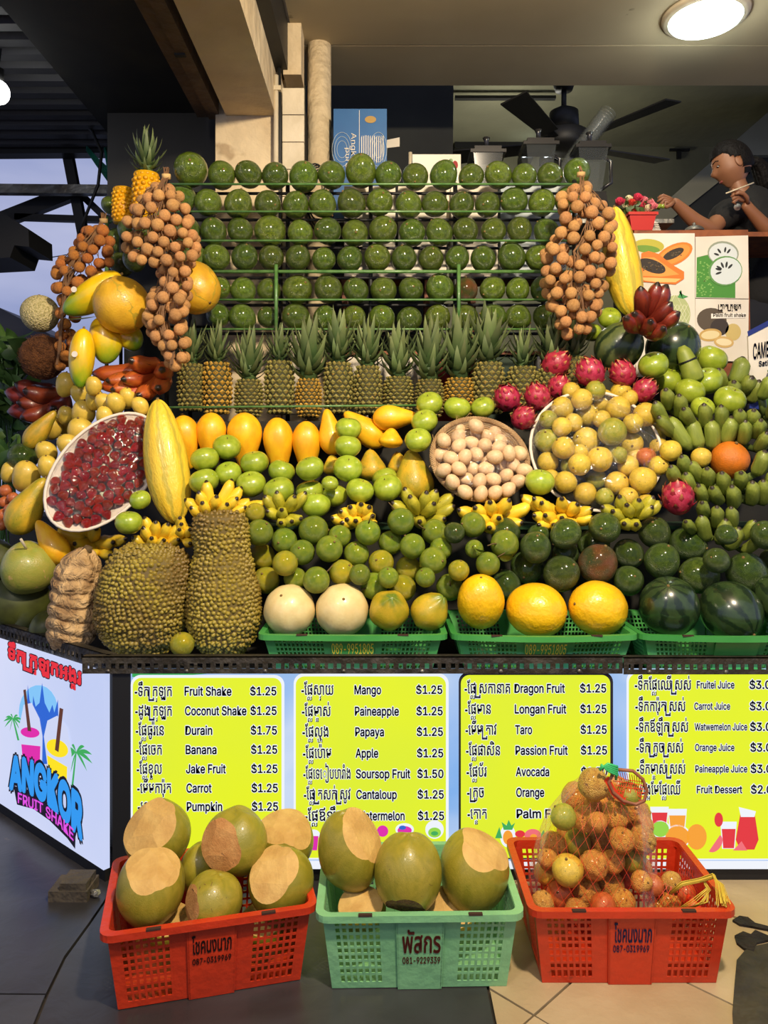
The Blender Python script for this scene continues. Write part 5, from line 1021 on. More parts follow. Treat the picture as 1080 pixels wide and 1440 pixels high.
# ---------------------------------------------------------------- mandarins
MA = [(365,749,19),(400,760,18),(441,746,21),(425,777,18),(463,772,19),(478,754,16),(369,783,18,'mandy'),(401,792,18,'mandy'),(374,816,19,'mandy'),(445,816,19,'mandt'),(481,805,18,'mandy'),(501,779,18),(517,749,18,'mandt'),(549,763,17),(564,733,19,'mandt'),(580,768,18),(611,748,18,'mandt'),(536,791,18,'mandy'),(574,800,18,'mandy'),(609,788,19),(526,824,19,'mandt'),(566,827,19,'mandy'),(632,826,19,'mandl'),(620,772,16),(415,813,16),(665,738,18),(710,765,20,'mandt'),(686,793,17,'mandl'),(645,802,15,'mandy'),(667,772,13,'mandl'),(359,721,14,'mandy'),(506,808,15),(598,812,14),(546,812,15)]
pilefruit(MA, 'mand', 'mandarin', 'mandarin', 'green mandarins heaped above the first basket', 'green mandarin', 'the mandarin heap', 17, tol=.98, rotf=lambda: aim((U(-.8, .8), U(-1.2, .3), U(-.1, 1)), roll=U(0, 6)), Ymax=lambda x, y: 2.66, phr={'mandy': 'yellowish mandarin', 'mandt': 'twiggy green mandarin', 'mandl': 'leafy green mandarin'})
def lonem():
    Y = 2.31; R = 17*Y/F_; spawn('mandy', P(256, 906, Y), aim((-.1, -.3, 1)), R, 'mandarin', 'lone small mandarin standing between the two jackfruits at the bottom', 'mandarin'); pile.reg([(P(256, 906, Y), R)])
lonem()
# ---------------------------------------------------------------- dark avocados
AV = [(753,769,22),(795,751,21),(741,798,23),(790,806,25),(794,779,18),(835,765,22),(841,792,27,'avor'),(850,742,22),(884,779,21),(884,816,21),(712,822,20),(711,748,21),(920,748,22),(931,788,24),(968,765,24),(1007,788,18),(982,809,26),(1050,805,28),(639,749,15),(1076,752,20),(1022,752,14),(757,752,15),(1090,790,20)]
pilefruit(AV, 'avod', 'avocado', 'avocado', 'dark avocados heaped over the right baskets', 'dark green avocado', 'the loose avocado heap', 22, rotf=lambda: aim((U(-.8, .8), U(-.9, .1), U(-.4, 1))), Ymax=lambda x, y: 2.68, phr={'avor': 'rusty brown avocado'}, sx=(1, 1, 1.06))
# ---------------------------------------------------------------- dragon fruit
DF = [(714,560,20),(756,558,20),(782,512,21),(786,545,18),(736,588,18),(830,524,22),(876,526,20),(906,549,18)]
pilefruit(DF, 'dragon', 'dragon_fruit', 'dragon fruit', 'pink dragon fruits around the passion tray', 'pink scaly dragon fruit', 'the upper group', 22, rotf=lambda: aim((U(-.8, .8), U(-.9, 0), U(.2, 1)), roll=U(0, 6)), sx=(.9, .9, .98), Ymax=lambda x, y: 3.0)
def ldf():
    Y = pile.fit(sphere(953, 700, 22), 2.58, 2.7); R = 23*Y/F_; spawn('dragon', P(953, 700, Y), aim((-.15, -.35, 1)), (R*.95, R*.95, R*1.08), 'dragon_fruit', 'single dragon fruit standing alone above the dark avocados', 'dragon fruit')
q_(722, ldf)
def lonep(px, py, r, kd, label):
    def fn(): Y = pile.fit(sphere(px, py, r), D(px, py)+.05); spawn(kd, P(px, py, Y), rquat(), r*Y/F_, 'passion_fruit', label, 'passion fruit')
    q_(py+r, fn)
lonep(943, 634, 15, 'pass', 'yellow passion fruit just outside the tray at its right edge'); lonep(986, 643, 14, 'pass', 'bright yellow passion fruit left of the orange papaya')
# ---------------------------------------------------------------- trays: eggs, passion fruit, strawberries
def disc_frame(cx_, cy_, rx, ry, Y, tilt, rot=0):
    """a dish whose opening faces the lens: returns centre and axes (u across, v up, n towards viewer)"""
    c = P(cx_, cy_, Y); n_ = Vector((math.sin(rot), -math.cos(tilt), math.sin(tilt))).normalized(); u = Vector((1, 0, 0)); u = (u-n_*u.dot(n_)).normalized(); v = n_.cross(u)
    if v.z < 0: v = -v
    return c, u, v, n_
def dish(name, c, u, v, n_, RU, RV, depth, m, label, cat, rim_r, wick=False, rimm=None):
    o = new(name, loc=c); tag(o, label, cat)
    g = G(); N = 40; K = 7; V = []
    for k in range(K+1):
        s = k/K; dd = depth*(1-s**2.6)
        for i in range(N): a = 2*PI*i/N; V.append(u*RU*s*math.cos(a)+v*RV*s*math.sin(a)-n_*dd)
    g.add(V, [(k*N+i, k*N+(i+1) % N, (k+1)*N+(i+1) % N, (k+1)*N+i) for k in range(K) for i in range(N)])
    g.obj('bowl', m, o, True)
    ring = [u*RU*math.cos(2*PI*i/N)+v*RV*math.sin(2*PI*i/N) for i in range(N+1)]
    if wick:
        g = G()
        for j in range(7):
            ph = j*2*PI/7; pts = []
            for i in range(121): a = 2*PI*i/120; th = a*17+ph; pts.append((u*RU*math.cos(a)+v*RV*math.sin(a))*(1+.05*math.cos(th))+n_*rim_r*.9*math.sin(th)+n_*.002)
            g.tube(pts, .0034, 5, False)
        for j in range(5):
            s = .97-.035*j; g.tube([(u*RU*math.cos(a)+v*RV*math.sin(a))*s-n_*(depth*(1-s**2.6)-.003) for a in [2*PI*i/60 for i in range(61)]], .004, 5, False)
        g.obj('woven_rim', m, o, True)
    else: G().tube(ring, rim_r, 8, False).obj('rim', rimm or m, o, True)
    return o
# eggs
c, u, v, n_ = disc_frame(675, 645, 0, 0, 2.68, .42, .12); pxs = 2.68/F_
eb = dish('egg_basket', c, u, v, n_, 68*pxs, 62*pxs/math.cos(.05), .055, m_wick, 'round wicker basket lined with straw holding pale eggs', 'basket', .008, True)
stg = G()
for k in range(420):
    a = U(0, 2*PI); s = math.sqrt(U(.05, 1))*.98; p = (u*math.cos(a)*68*pxs+v*math.sin(a)*62*pxs)*s-n_*(.052*(1-s**2.6)-.004); a2 = a+U(-.6, .6)+PI/2*random.choice((1, -1)); q = p+(u*math.cos(a2)+v*math.sin(a2))*U(.02, .05)+n_*U(0, .012); stg.tube([p, (p+q)/2+n_*.004, q], .0009, 3, False)
o = stg.obj('straw_bedding', m_straw, eb); o['kind'] = 'stuff'
EG = [(633,238),(730,228),(835,262),(555,305),(635,285),(740,275),(790,285),(865,310),(638,335),(705,320),(780,330),(855,345),(540,380),(595,403),(670,395),(732,382),(832,395),(908,375),(967,375),(557,467),(638,460),(710,457),(785,458),(870,435),(935,443),(895,497),(993,468),(603,530),(677,517),(750,525),(822,518),(960,528),(670,585),(757,593),(835,588),(905,572),(800,420)]
for j in range(-10, 11):
    for k in range(-9, 10):
        x, y = 675+j*17, 645+k*17
        if ((x-675)/62)**2+((y-645)/55)**2 < 1: pile.reg([(P(x, y, 2.68)+Vector((0, .01-n_.z*(650-y)*0, 0)), .02)])
items = []; EP = Pile()
for (a, b) in sorted(EG, key=lambda t: -t[1]):
    px, py = 480+a/3.857, 540+b/3.857; r = 10.2
    ns = ((px-675)**2+(py-645)**2)/62**2
    pf = planefn(c, n_, .014); Y0 = pf(px, py).y+.012*min(1, ns)-.03
    Y = EP.fit(sphere(px, py, r), Y0, Y0+.07, .98, .003); R = r*Y/F_; d = Vector((U(-1, 1), U(-.5, .5), U(-.3, 1)))
    o = spawn('egg', P(px, py, Y), aim(d), (R*.98, R*.98, R*.98), 'egg', 'x', 'egg', 'pale eggs in the wicker basket'); items.append(dict(px=px, py=py, o=o))
label_rows(items, 'pale cream egg', 'the egg basket', 11)
def dome(name, c, u, v, n_, RU, RV, hgt, m, parent, seed=0):
    g = G(); N = 56; K = 14; V = []
    for k in range(K+1):
        s = k/K
        for i in range(N):
            a = 2*PI*i/N; hh = hgt*(1-s**4)**.9 + .004*math.sin(a*9+s*7+seed)*s*(1-s)*4 + .003*math.sin(a*4-s*13); V.append(u*RU*s*math.cos(a)+v*RV*s*math.sin(a)+n_*hh)
    g.add(V, [(k*N+i, k*N+(i+1) % N, (k+1)*N+(i+1) % N, (k+1)*N+i) for k in range(K) for i in range(N)])
    return g.obj(name, m, parent, True)
dome('plastic_wrap', c, u, v, n_, 66*pxs, 60*pxs, .034, m_film, eb)
# passion fruit tray
Yp = 2.76; c, u, v, n_ = disc_frame(838, 632, 0, 0, Yp, .38, 0); pxs = Yp/F_
pt = dish('passion_tray', c, u, v, n_, 92*pxs, 91*pxs, .10, m_dark, 'round tray of yellow passion fruit under clear plastic wrap', 'tray', .006, False, m_tray)
for j in range(-6, 7):
    for k in range(-6, 7):
        x, y = 838+j*15, 632+k*15
        if (x-838)**2+(y-632)**2 < 84**2: pile.reg([(planefn(c, n_)(x, y)+Vector((0, .015, 0)), .03)])
PF = [(790,574,16),(818,561,15),(826,584,16,'pass'),(790,600,14),(768,620,17,'passg'),(792,630,16),(824,620,19),(861,607,20,'passg'),(869,574,17),(873,551,15),(907,583,17),(890,595,14),(917,613,18),(887,624,17),(908,643,14,'passr'),(770,650,15),(815,653,16),(843,646,18),(860,636,14,'passg'),(883,655,15),(795,678,16),(838,674,15,'passg'),(823,694,16),(867,680,17),(904,675,19),(926,655,14),(883,699,14),(850,699,13,'passg'),(806,594,13),(803,550,13),(845,567,15),(837,549,14,'passg'),(771,590,13,'passg'),(908,705,11),(846,590,13),(800,655,12,'passg'),(815,636,12),(870,640,12,'passg'),(885,560,12),(926,628,13),(775,672,12),(893,640,12),(850,560,12)]
items = []; PP = Pile()
for t in sorted(PF, key=lambda t: -(t[1]+t[2])):
    px, py, r = t[:3]; kd = t[3] if len(t) > 3 else 'pass'; s = ((px-838)**2+(py-632)**2)/92**2; Y0 = planefn(c, n_, .045*(1-s)+.012)(px, py).y; Y = PP.fit(sphere(px, py, r*.98), Y0, Y0+.10, .97, .004); R = r*Y/F_
    o = spawn(kd, P(px, py, Y), aim((U(-.8, .8), U(-1, .2), U(-.3, 1))), (R, R, R), 'passion_fruit', 'x', 'passion fruit', 'yellow passion fruit in the wrapped tray'); items.append(dict(px=px, py=py, o=o, ph={'passg': 'greenish passion fruit', 'passr': 'reddish passion fruit', 'pass': 'yellow passion fruit'}[kd]))
label_rows(items, '', 'the wrapped tray', 19)
dome('plastic_wrap', c, u, v, n_, 91*pxs, 90*pxs, .085, m_film, pt, 3)
# strawberry tray
Ys = 2.70; c = P(147, 661, Ys); n_ = Vector((.28, -.9, .30)).normalized(); ax = (P(203, 580, Ys)-P(92, 738, Ys)); v = (ax-n_*ax.dot(n_)).normalized(); u = v.cross(n_).normalized(); u = u if u.x > 0 else -u; pxs = Ys/F_
st_ = dish('strawberry_tray', c, u, v, n_, 60*pxs, 98*pxs, .05, m_tray, 'oval pale tray of strawberries tilted up and wrapped in plastic', 'tray', .006, False, m_tray)
items = []; SP = Pile(); pf = planefn(c, n_, -.004)
for j in range(-6, 7):
    for k in range(-5, 6):
        p = c+u*k*.028+v*j*.036
        if (k*.028/(56*pxs))**2+(j*.036/(94*pxs))**2 < 1: pile.reg([(p, .024)])
cand = []
for j in range(-9, 10):
    for k in range(-6, 7):
        a, b = (k+.5*(j % 2))*.0345+U(-.003, .003), j*.0310+U(-.004, .004)
        if (a/(52*pxs))**2+(b/(90*pxs))**2 < 1: cand.append((a, b))
for a, b in cand:
    s = (a/(60*pxs))**2+(b/(98*pxs))**2; p = c+u*a+v*b+n_*(.018*(1-s)+U(-.003, .004)-.006); R = .0190*U(.9, 1.12); q = p-Vector((0, 0, H)); px, py = CX+q.x/q.y*F_, CY-q.z/q.y*F_
    o = spawn('berryc' if R_() < .18 else 'berry', p, aim((U(-.6, .6), U(-.2, .9), U(.1, 1))), (R, R, R*1.08), 'strawberry', 'x', 'strawberry', 'strawberries in the wrapped tray'); items.append(dict(px=px, py=py, o=o))
label_rows(items, 'small red strawberry', 'the strawberry tray', 12)
dome('plastic_wrap', c, u, v, n_, 59*pxs, 97*pxs, .045, m_film, st_, 1)
# ---------------------------------------------------------------- longan bunches
lball = {'l': G().ball(14, 10, wob(.02)).mesh('longan', m_long), 'a': G().ball(14, 10, wob(.02)).mesh('longan', m_longa)}
def bunch(prof, r, Y, kd, label, top, n=110, bulge=.09, ysl=0):
    """prof: (py, x centre, half width) down the bunch"""
    root = new('longan_bunch', loc=P(top[0], top[1], Y)); tag(root, label, 'longans', 'hanging longan bunches'); L0 = root.location
    LP = Pile(); ys_ = [p[0] for p in prof]; g = G(); k = 0; tries = 0; R0 = r*Y/F_; got = []
    def at(y):
        for (a, c_, w_), (b, c2, w2) in zip(prof, prof[1:]):
            if y <= b: t = (y-a)/(b-a); return c_+(c2-c_)*t, w_+(w2-w_)*t
        return prof[-1][1:]
    for it in range(5200):
        y = U(ys_[0], ys_[-1]); c_, w_ = at(y)
        if R_() > w_/max(p[2] for p in prof): continue
        t = U(-1, 1); x = c_+t*w_; dep = -bulge*math.sqrt(max(0, 1-t*t))*min(1, w_/25)+U(0, .018)+(.05 if R_() < .3 else 0); Yl = Y+dep; p = P(x, y, Yl); R = R0*U(.9, 1.1)
        if LP.hit([(p, R)], .96): continue
        LP.reg([(p, R)]); got.append((p, R, x, y)); k += 1
        if k >= n: break
    axis = [P(c_, y, Y) - L0 for y, c_, w_ in prof]
    for p, R, x, y in got:
        new('longan', lball[kd], root, p-L0, rquat(), R)
        if True:
            yy = max(ys_[0], y-U(14, 34)); c_, w_ = at(yy); q = P(c_+(x-c_)*.45, yy, Y-.02)-L0; g.tube([q, (q+(p-L0))/2+Vector((U(-.006, .006), -.012, .004)), p-L0], .0016, 4, False)
    for j in range(9):
        g.tube([Vector((U(-.012, .012), U(-.01, .01), .035)), Vector((U(-.01, .01), -.01, 0))]+[a+Vector((U(-.5, .5)*w_*.5*Y/F_, -bulge*.75, 0)) for a, (y, c_, w_) in zip(axis[1:], prof[1:])], .0022, 4, False)
    g.obj('twigs', M_TW, root); G().tube([Vector((0, 0, -.005)), Vector((0, -.004, .012))], .016, 10).obj('binding', m_straw, root, True)
    for y, c_, w_ in prof[1:]: pile.reg([(P(c_, y, Y-.02), min(w_, 26)*Y/F_*.8)])
    return root
M_TW = M('longan_twig', (128, 92, 56), (96, 66, 40), 20, .8)
bunch([(262, 228, 8), (285, 228, 34), (310, 222, 44), (335, 226, 50), (365, 228, 46), (372, 246, 20), (395, 246, 18), (420, 238, 26), (445, 232, 26), (470, 236, 22), (495, 246, 22), (515, 248, 8)], 8.2, 2.76, 'l', 'big longan bunch hanging at the left end of the avocado rack', (234, 250), 190, .075)
bunch([(322, 138, 14), (345, 132, 24), (370, 118, 36), (392, 104, 26), (412, 98, 18), (440, 96, 12), (465, 92, 12), (490, 92, 10), (515, 88, 6)], 8.0, 3.10, 'a', 'amber longan bunch hanging against the sky at far left', (146, 312), 125, .07)
bunch([(262, 817, 8), (280, 812, 26), (300, 822, 36), (330, 822, 40), (360, 812, 48), (385, 812, 46), (405, 806, 40), (425, 806, 34), (450, 812, 30), (470, 806, 10)], 8.4, 2.90, 'l', 'big longan bunch hanging at the right end of the avocado rack', (817, 247), 200, .085)
run()
for lab, px, py, Y in (('large mango with a white sticker', 105, 498, 2.812), ('large yellow-green mango lying', 104, 407, 2.872)):
    m_ = [o for o in COL.objects if str(o.get('label', '')).startswith(lab)][0]; bpy.context.view_layer.update()
    o = G().tube([(0, 0, 0), (0, -.001, 0)], .011, 16).obj('sticker', m_paper, m_); o.matrix_parent_inverse = m_.matrix_world.inverted(); o.location = P(px, py, Y)
# ================================================================ CRATES
CAPT = max(p[1] for p in glyphs('ก')[0])
def crate(fl, fr, depth, zb, h_, taper, m, label, group, hole=(7, 9), gr=(.10, .30), texts=(), name='plastic_crate', rimh=.012, ctrm=None, bow=0):
    """fl, fr: rim front corners in plan; local frame x along the front, y inward"""
    fl, fr = Vector((fl[0], fl[1], 0)), Vector((fr[0], fr[1], 0)); ex = (fr-fl); W = ex.length; ex.normalize(); ey = Vector((-ex.y, ex.x, 0))
    root = new(name, loc=fl+Vector((0, 0, zb))); root.rotation_euler = (0, 0, math.atan2(ex.y, ex.x)); tag(root, label, 'crate', group)
    T = taper; top = [(0, 0), (W, 0), (W, depth), (0, depth)]; bot = [(T, T), (W-T, T), (W-T, depth-T), (T, depth-T)]
    faces = [('front_side', 0, 1), ('side_wall', 1, 2), ('back_side', 2, 3), ('side_wall', 3, 0)]; th = .003
    for nm, i, j in faces:
        b0, b1, t0, t1 = Vector((*bot[i], 0)), Vector((*bot[j], 0)), Vector((*top[i], h_)), Vector((*top[j], h_))
        n_ = (b1-b0).cross(t0-b0).normalized()
        def pt(u, v, o=0): a = b0+(b1-b0)*u; b = t0+(t1-t0)*u; q = a+(b-a)*v+n_*o; q.y -= bow*math.sin(PI*u)*v if i == 0 else 0; return q
        g = G()
        def patch(u0, u1, v0, v1, o=0, t=th): g.hexa([pt(u0, v0, o-t), pt(u1, v0, o-t), pt(u1, v0, o), pt(u0, v0, o), pt(u0, v1, o-t), pt(u1, v1, o-t), pt(u1, v1, o), pt(u0, v1, o)])
        long = i in (0, 2); secs = [(0, .045, 0), (gr[0]*.45, gr[1], 1), (gr[1], .38, 0), (.38, .62, 2), (.62, 1-gr[1], 0), (1-gr[1], 1-gr[0]*.45, 1), (.955, 1, 0)] if long else [(0, .08, 0), (.08, .42, 1), (.42, .58, 0), (.58, .92, 1), (.92, 1, 0)]
        nx, ny = hole
        for u0, u1, k in secs:
            if k == 1:
                vb, vt = .08, .93; patch(u0, u1, 0, vb); patch(u0, u1, vt, 1)
                cu = (u1-u0)/(nx+.35); cv = (vt-vb)/(ny+.35)
                for a in range(nx+1): uu = u0+cu*a; patch(uu, uu+cu*.37, vb, vt)
                for b in range(1, ny+1): vv = vb+cv*b-cv*.02; patch(u0, u1, vv, vv+cv*.35, -.0006, th-.001)
            elif k == 2: patch(u0, u1, 0, .97, .006, .004); patch(u0-.004, u0+.004, 0, .97, .006, .009); patch(u1-.004, u1+.004, 0, .97, .006, .009)
            else: patch(u0, u1, 0, 1)
        o = g.obj(nm, m, root)
        if i == 0:
            for s, x0, x1, v0, v1, mi, fnt in texts:
                V, Fc = (glyphs if fnt != 1 else glyphs_d)(s, .02 if fnt != 2 else 0); a, b = min(p[0] for p in V), max(p[0] for p in V); lo, hi = 0, (CAPT if fnt == 1 else CAPL); g2 = G()
                g2.add([pt(x0+(p[0]-a)/(b-a)*(x1-x0), v0+(p[1]-lo)/(hi-lo)*(v1-v0), .0075) for p in V], Fc); g2.obj('lettering', mi, o)
    g = G(); r0, r1 = .016, -.002; oc = [(-r0+T*0, -r0), (W+r0, -r0), (W+r0, depth+r0), (-r0, depth+r0)]; ic = [(-r1, -r1), (W+r1, -r1), (W+r1, depth+r1), (-r1, depth+r1)]
    def rnd(c, rad, bowf):
        out = []
        for q, (x, y) in enumerate(c):
            sx, sy = (1 if q in (0, 3) else -1), (1 if q in (0, 1) else -1); a0 = {0: 180, 1: 270, 2: 0, 3: 90}[q]
            for k in range(5): t = math.radians(a0+k*22.5); out.append((x+sx*rad+rad*math.cos(t), y+sy*rad+rad*math.sin(t)))
            if q == 0:
                for k in range(1, 8): out.append((x+rad+(W-2*rad)*k/8, y))
        return [(x, y-(bow*math.sin(PI*min(1, max(0, x/W))) if y < depth*.3 else 0)) for x, y in out]
    A, B = rnd(oc, .03, 1), rnd(ic, .02, 1); n = len(A); V = []
    for ring, z in ((A, h_-.016), (A, h_), (B, h_), (B, h_-.016)): V += [(x, y, z+rimh*.3) for x, y in ring]
    g.add(V, [(k*n+i, k*n+(i+1) % n, ((k+1) % 4)*n+(i+1) % n, ((k+1) % 4)*n+i) for k in range(4) for i in range(n)]); g.obj('rim', m, root)
    g = G().box((T, T, 0), (W-T, depth-T, .004))
    g.obj('bottom', m, root); g = G()
    for x in (.22, .78): g.box((W*x-.016, -r0-.001-bow*math.sin(PI*x), h_-.001+rimh*.3), (W*x+.016, -r0+.008-bow*math.sin(PI*x), h_+.003+rimh*.3))
    k = g.obj('rim_notches', MATS['crate_notch'], root); return root
M('crate_notch', (60, 34, 22), rough=.7)
def glyphs_d(s, off):
    global FONT
    f = FONT; FONT = None; r = glyphs(s, off); FONT = f; return r
GC = 'plastic crates on the ground before the menu'
Hr = H-.188
def fp(px, py, z): Y = (H-z)*F_/(py-CY); return ((px-CX)/F_*Y, Y)
th_ = 'โชคนงนาภ'
crate(fp(150, 1312, .19), fp(437, 1271, .19), .325, 0, .187, .022, m_red, 'orange-red plastic crate of cut coconuts, left end, on dark floor', GC, texts=((th_, .40, .60, .60, .76, m_blackink, 1), ('087-0319969', .40, .60, .46, .535, m_blackink, 0)))
crate(fp(453, 1284, .19), fp(728, 1281, .19), .315, 0, .187, .022, m_mint, 'pale mint green plastic crate holding three big coconuts', GC, texts=(('พัสกร', .405, .61, .50, .72, m_maroon, 1), ('081-9229339', .405, .61, .355, .44, m_maroon, 0)))
crate(fp(752, 1277, .19), fp(1026, 1277, .19), .325, 0, .187, .022, m_red, 'orange-red plastic crate holding the netted passion fruit bag', GC, texts=((th_, .405, .605, .585, .76, m_blueink, 1), ('087-0319969', .40, .595, .45, .54, m_blueink, 0)))
GD = 'green perforated crates on the counter under the fruit'
a = fp(366, 893, .72)
def gx(px, Y): return (px-CX)/F_*Y
crate((gx(370, 2.285), 2.285), (gx(622, 2.285), 2.285), .36, .606, .118, .03, m_green, 'green plastic crate on the counter under the white melons', GD, hole=(12, 7), gr=(.10, .34), bow=.012, texts=(('089-9951805', .38, .62, .54, .82, m_yink, 2),))
crate((gx(642, 2.285), 2.285), (gx(890, 2.285), 2.285), .36, .606, .118, .03, m_green, 'green plastic crate on the counter under three bright yellow melons', GD, hole=(12, 7), gr=(.10, .34), bow=.028, texts=(('089-9951805', .38, .62, .54, .82, m_yink, 2),))
crate((gx(906, 2.285), 2.285), (gx(1160, 2.285), 2.285), .36, .606, .118, .03, m_green, 'green plastic crate on the counter under the watermelons, right end', GD, hole=(12, 7), gr=(.10, .34), bow=.028)
# ---------------------------------------------------------------- cut coconuts
def coco(px, py, rx, ry, Y, cuts, axis, label, m=m_husk, mc=m_cut, group='cut green coconuts', seed=0, cat='coconut'):
    """husk ellipsoid trimmed by flat knife cuts; the long axis is z"""
    import bmesh
    R, Rz = rx*Y/F_, ry*Y/F_; g = G().ball(44, 32, lambda v: Vector((v.x, v.y, v.z))*(1+.03*math.cos(3*math.atan2(v.y, v.x)+seed)+.012*math.sin(4*v.z+seed)))
    bm = bmesh.new(); vs = [bm.verts.new(v) for v in g.v]; [bm.faces.new([vs[i] for i in f]) for f in g.f]; rs = random.Random(seed)
    allc = []
    for d, h_ in cuts:      # every trimmed face is a main knife cut with two or three shallower ones round it
        d = Vector(d).normalized(); h_ = min(h_+.09, .92); allc.append((d, h_)); s1 = d.orthogonal().normalized(); s2 = d.cross(s1)
        for k in range(4): t = 2*PI*(k+rs.random()*.6)/4; e = (d+(s1*math.cos(t)+s2*math.sin(t))*rs.uniform(.2, .3)).normalized(); allc.append((e, min(.97, h_+rs.uniform(.055, .085))))
    for d, h_ in allc:
        r = bmesh.ops.bisect_plane(bm, geom=bm.verts[:]+bm.edges[:]+bm.faces[:], plane_co=d*h_, plane_no=d, clear_outer=True)
        ed = [e for e in r['geom_cut'] if isinstance(e, bmesh.types.BMEdge)]
        if ed:
            for f in bmesh.ops.holes_fill(bm, edges=ed, sides=0)['faces']: f.material_index = 1
    bm.verts.index_update(); husk, cut = G(), G(); husk.v = [tuple(v.co) for v in bm.verts]; cut.v = list(husk.v)
    for f in bm.faces: (cut if f.material_index else husk).f.append(tuple(v.index for v in f.verts))
    def tidy(q): used = sorted({i for f in q.f for i in f}); mp_ = {i: k for k, i in enumerate(used)}; q.v = [q.v[i] for i in used]; q.f = [tuple(mp_[i] for i in f) for f in q.f]
    tidy(husk); tidy(cut); bm.free()
    q = aim(axis); o = new('coconut', husk.mesh('coconut', m), None, P(px, py, Y), q, (R, R, Rz)); tag(o, label, cat, group)
    if cut.f: new('cut_face', cut.mesh('cut_face', mc, False), o)
    return o
Zc = lambda a, b, c: (a, b, c)
coco(222, 1172, 45, 46, 1.97, [((-.30, -.62, .72), .52)], (0, 0, 1), 'coconut with a large pale cut face, back left of the red crate', seed=1)
coco(331, 1183, 45, 46, 1.95, [((-.42, -.86, .28), .66)], (0, 0, 1), 'coconut showing a round browned cut with dark specks', mc=m_cutr, seed=2)
coco(400, 1182, 42, 42, 2.06, [((0, -.30, .95), .58), ((.5, -.3, .8), .66)], (0, 0, 1), 'coconut with pale cut top at the back right of the red crate', seed=3)
coco(212, 1248, 47, 52, 1.84, [((-.05, -.40, .92), .66), ((.35, -.3, .88), .70)], (.08, 0, 1), 'coconut with a long dark crack, front left of red crate', m_huskb, seed=4)
coco(300, 1268, 40, 40, 1.835, [((-.82, -.5, .1), .74)], (.15, 0, 1), 'coconut lying in the middle front of the red crate', m_huskb, m_cutr, seed=5)
coco(394, 1240, 46, 47, 1.90, [((-.20, -.60, .78), .60)], (-.05, 0, 1), 'coconut with a star-shaped pale cut top, front right of red crate', seed=6)
coco(283, 1222, 30, 36, 2.00, [], (0, 0, 1), 'uncut coconut half hidden between the others in the red crate', seed=7)
coco(236, 1300, 36, 30, 1.865, [((0, -.2, 1), .35)], (0, 0, 1), 'low coconut with pale cut side at the bottom of the red crate', seed=8)
coco(370, 1300, 34, 30, 1.92, [((0, -.3, 1), .4)], (0, 0, 1), 'low coconut under the front right one in the red crate', seed=9)
coco(493, 1195, 45, 56, 1.93, [((.72, -.28, .64), .62)], (-.12, -.1, 1), 'big scuffed coconut with a slanted cut, left in the mint crate', m_huskb, seed=10)
coco(574, 1229, 48, 55, 1.86, [((-.12, -.62, -.78), .72)], (0, 0, 1), 'big coconut with a brown torn patch at its base, middle of mint crate', m_huskb, M('torn_husk', (150, 104, 56), (116, 78, 42), 4, .8, .6, 8), seed=11)
coco(666, 1225, 49, 57, 1.92, [((.34, -.22, .92), .66)], (.05, -.08, 1), 'big coconut with a slanted trimmed top, right in the mint crate', m_huskb, seed=12)
coco(508, 1278, 34, 30, 1.88, [((-.1, -.45, .88), .45)], (0, 0, 1), 'low pale-topped coconut under the left one in the mint crate', seed=13)
coco(634, 1282, 36, 34, 1.90, [((.05, -.45, .88), .42)], (0, 0, 1), 'low pale-cut coconut under the right one in the mint crate', seed=14)
# ---------------------------------------------------------------- net bag of passion fruit
NP = Pile(); items = []
NB = [(835,1103,22,'passo'),(832,1110,1,None),(809,1121,20,'passo'),(843,1130,21,'passw'),(792,1149,18,'passg'),(823,1151,18,'passo'),(778,1189,19,'passo'),(811,1186,19,'passg'),(847,1180,21,'passo'),(866,1146,19,'passo'),(894,1143,20,'passw'),(884,1116,17,'passg'),(875,1182,18,'passo'),(903,1181,19,'passw'),(798,1224,22,'pass'),(835,1217,20,'passw'),(863,1212,16,'passo'),(890,1208,18,'passg'),(768,1227,17,'pass'),(786,1258,18,'passr'),(826,1256,20,'passw'),(858,1244,20,'passo'),(884,1232,16,'passr'),(902,1240,15,'passo'),(763,1270,16,'passw'),(810,1280,16,'passo'),(848,1274,18,'passr'),(875,1268,18,'passo'),(840,1156,14,'passo'),(770,1208,14,'passo'),(905,1160,14,'passo'),(868,1105,14,'passo')]
for t in sorted([t for t in NB if t[2] > 2], key=lambda t: -(t[1]+t[2]*1.0)):
    px, py, r, kd = t; tt = (py-1090)/190; Y0 = 2.035-.085*tt-.03*math.sqrt(max(0, 1-((px-836)/85)**2)); Y = NP.fit(sphere(px, py, r), Y0, Y0+.16, .97, .004); R = r*Y/F_
    o = spawn(kd, P(px, py, Y), aim((U(-.8, .8), U(-1, .2), U(-.3, 1))), R, 'passion_fruit', 'x', 'passion fruit', 'passion fruit inside the orange net bag'); items.append(dict(px=px, py=py, o=o, ph={'passo': 'brownish-orange passion fruit', 'passw': 'wrinkled orange passion fruit', 'passg': 'greenish passion fruit', 'passr': 'dark red passion fruit', 'pass': 'yellow passion fruit'}[kd]))
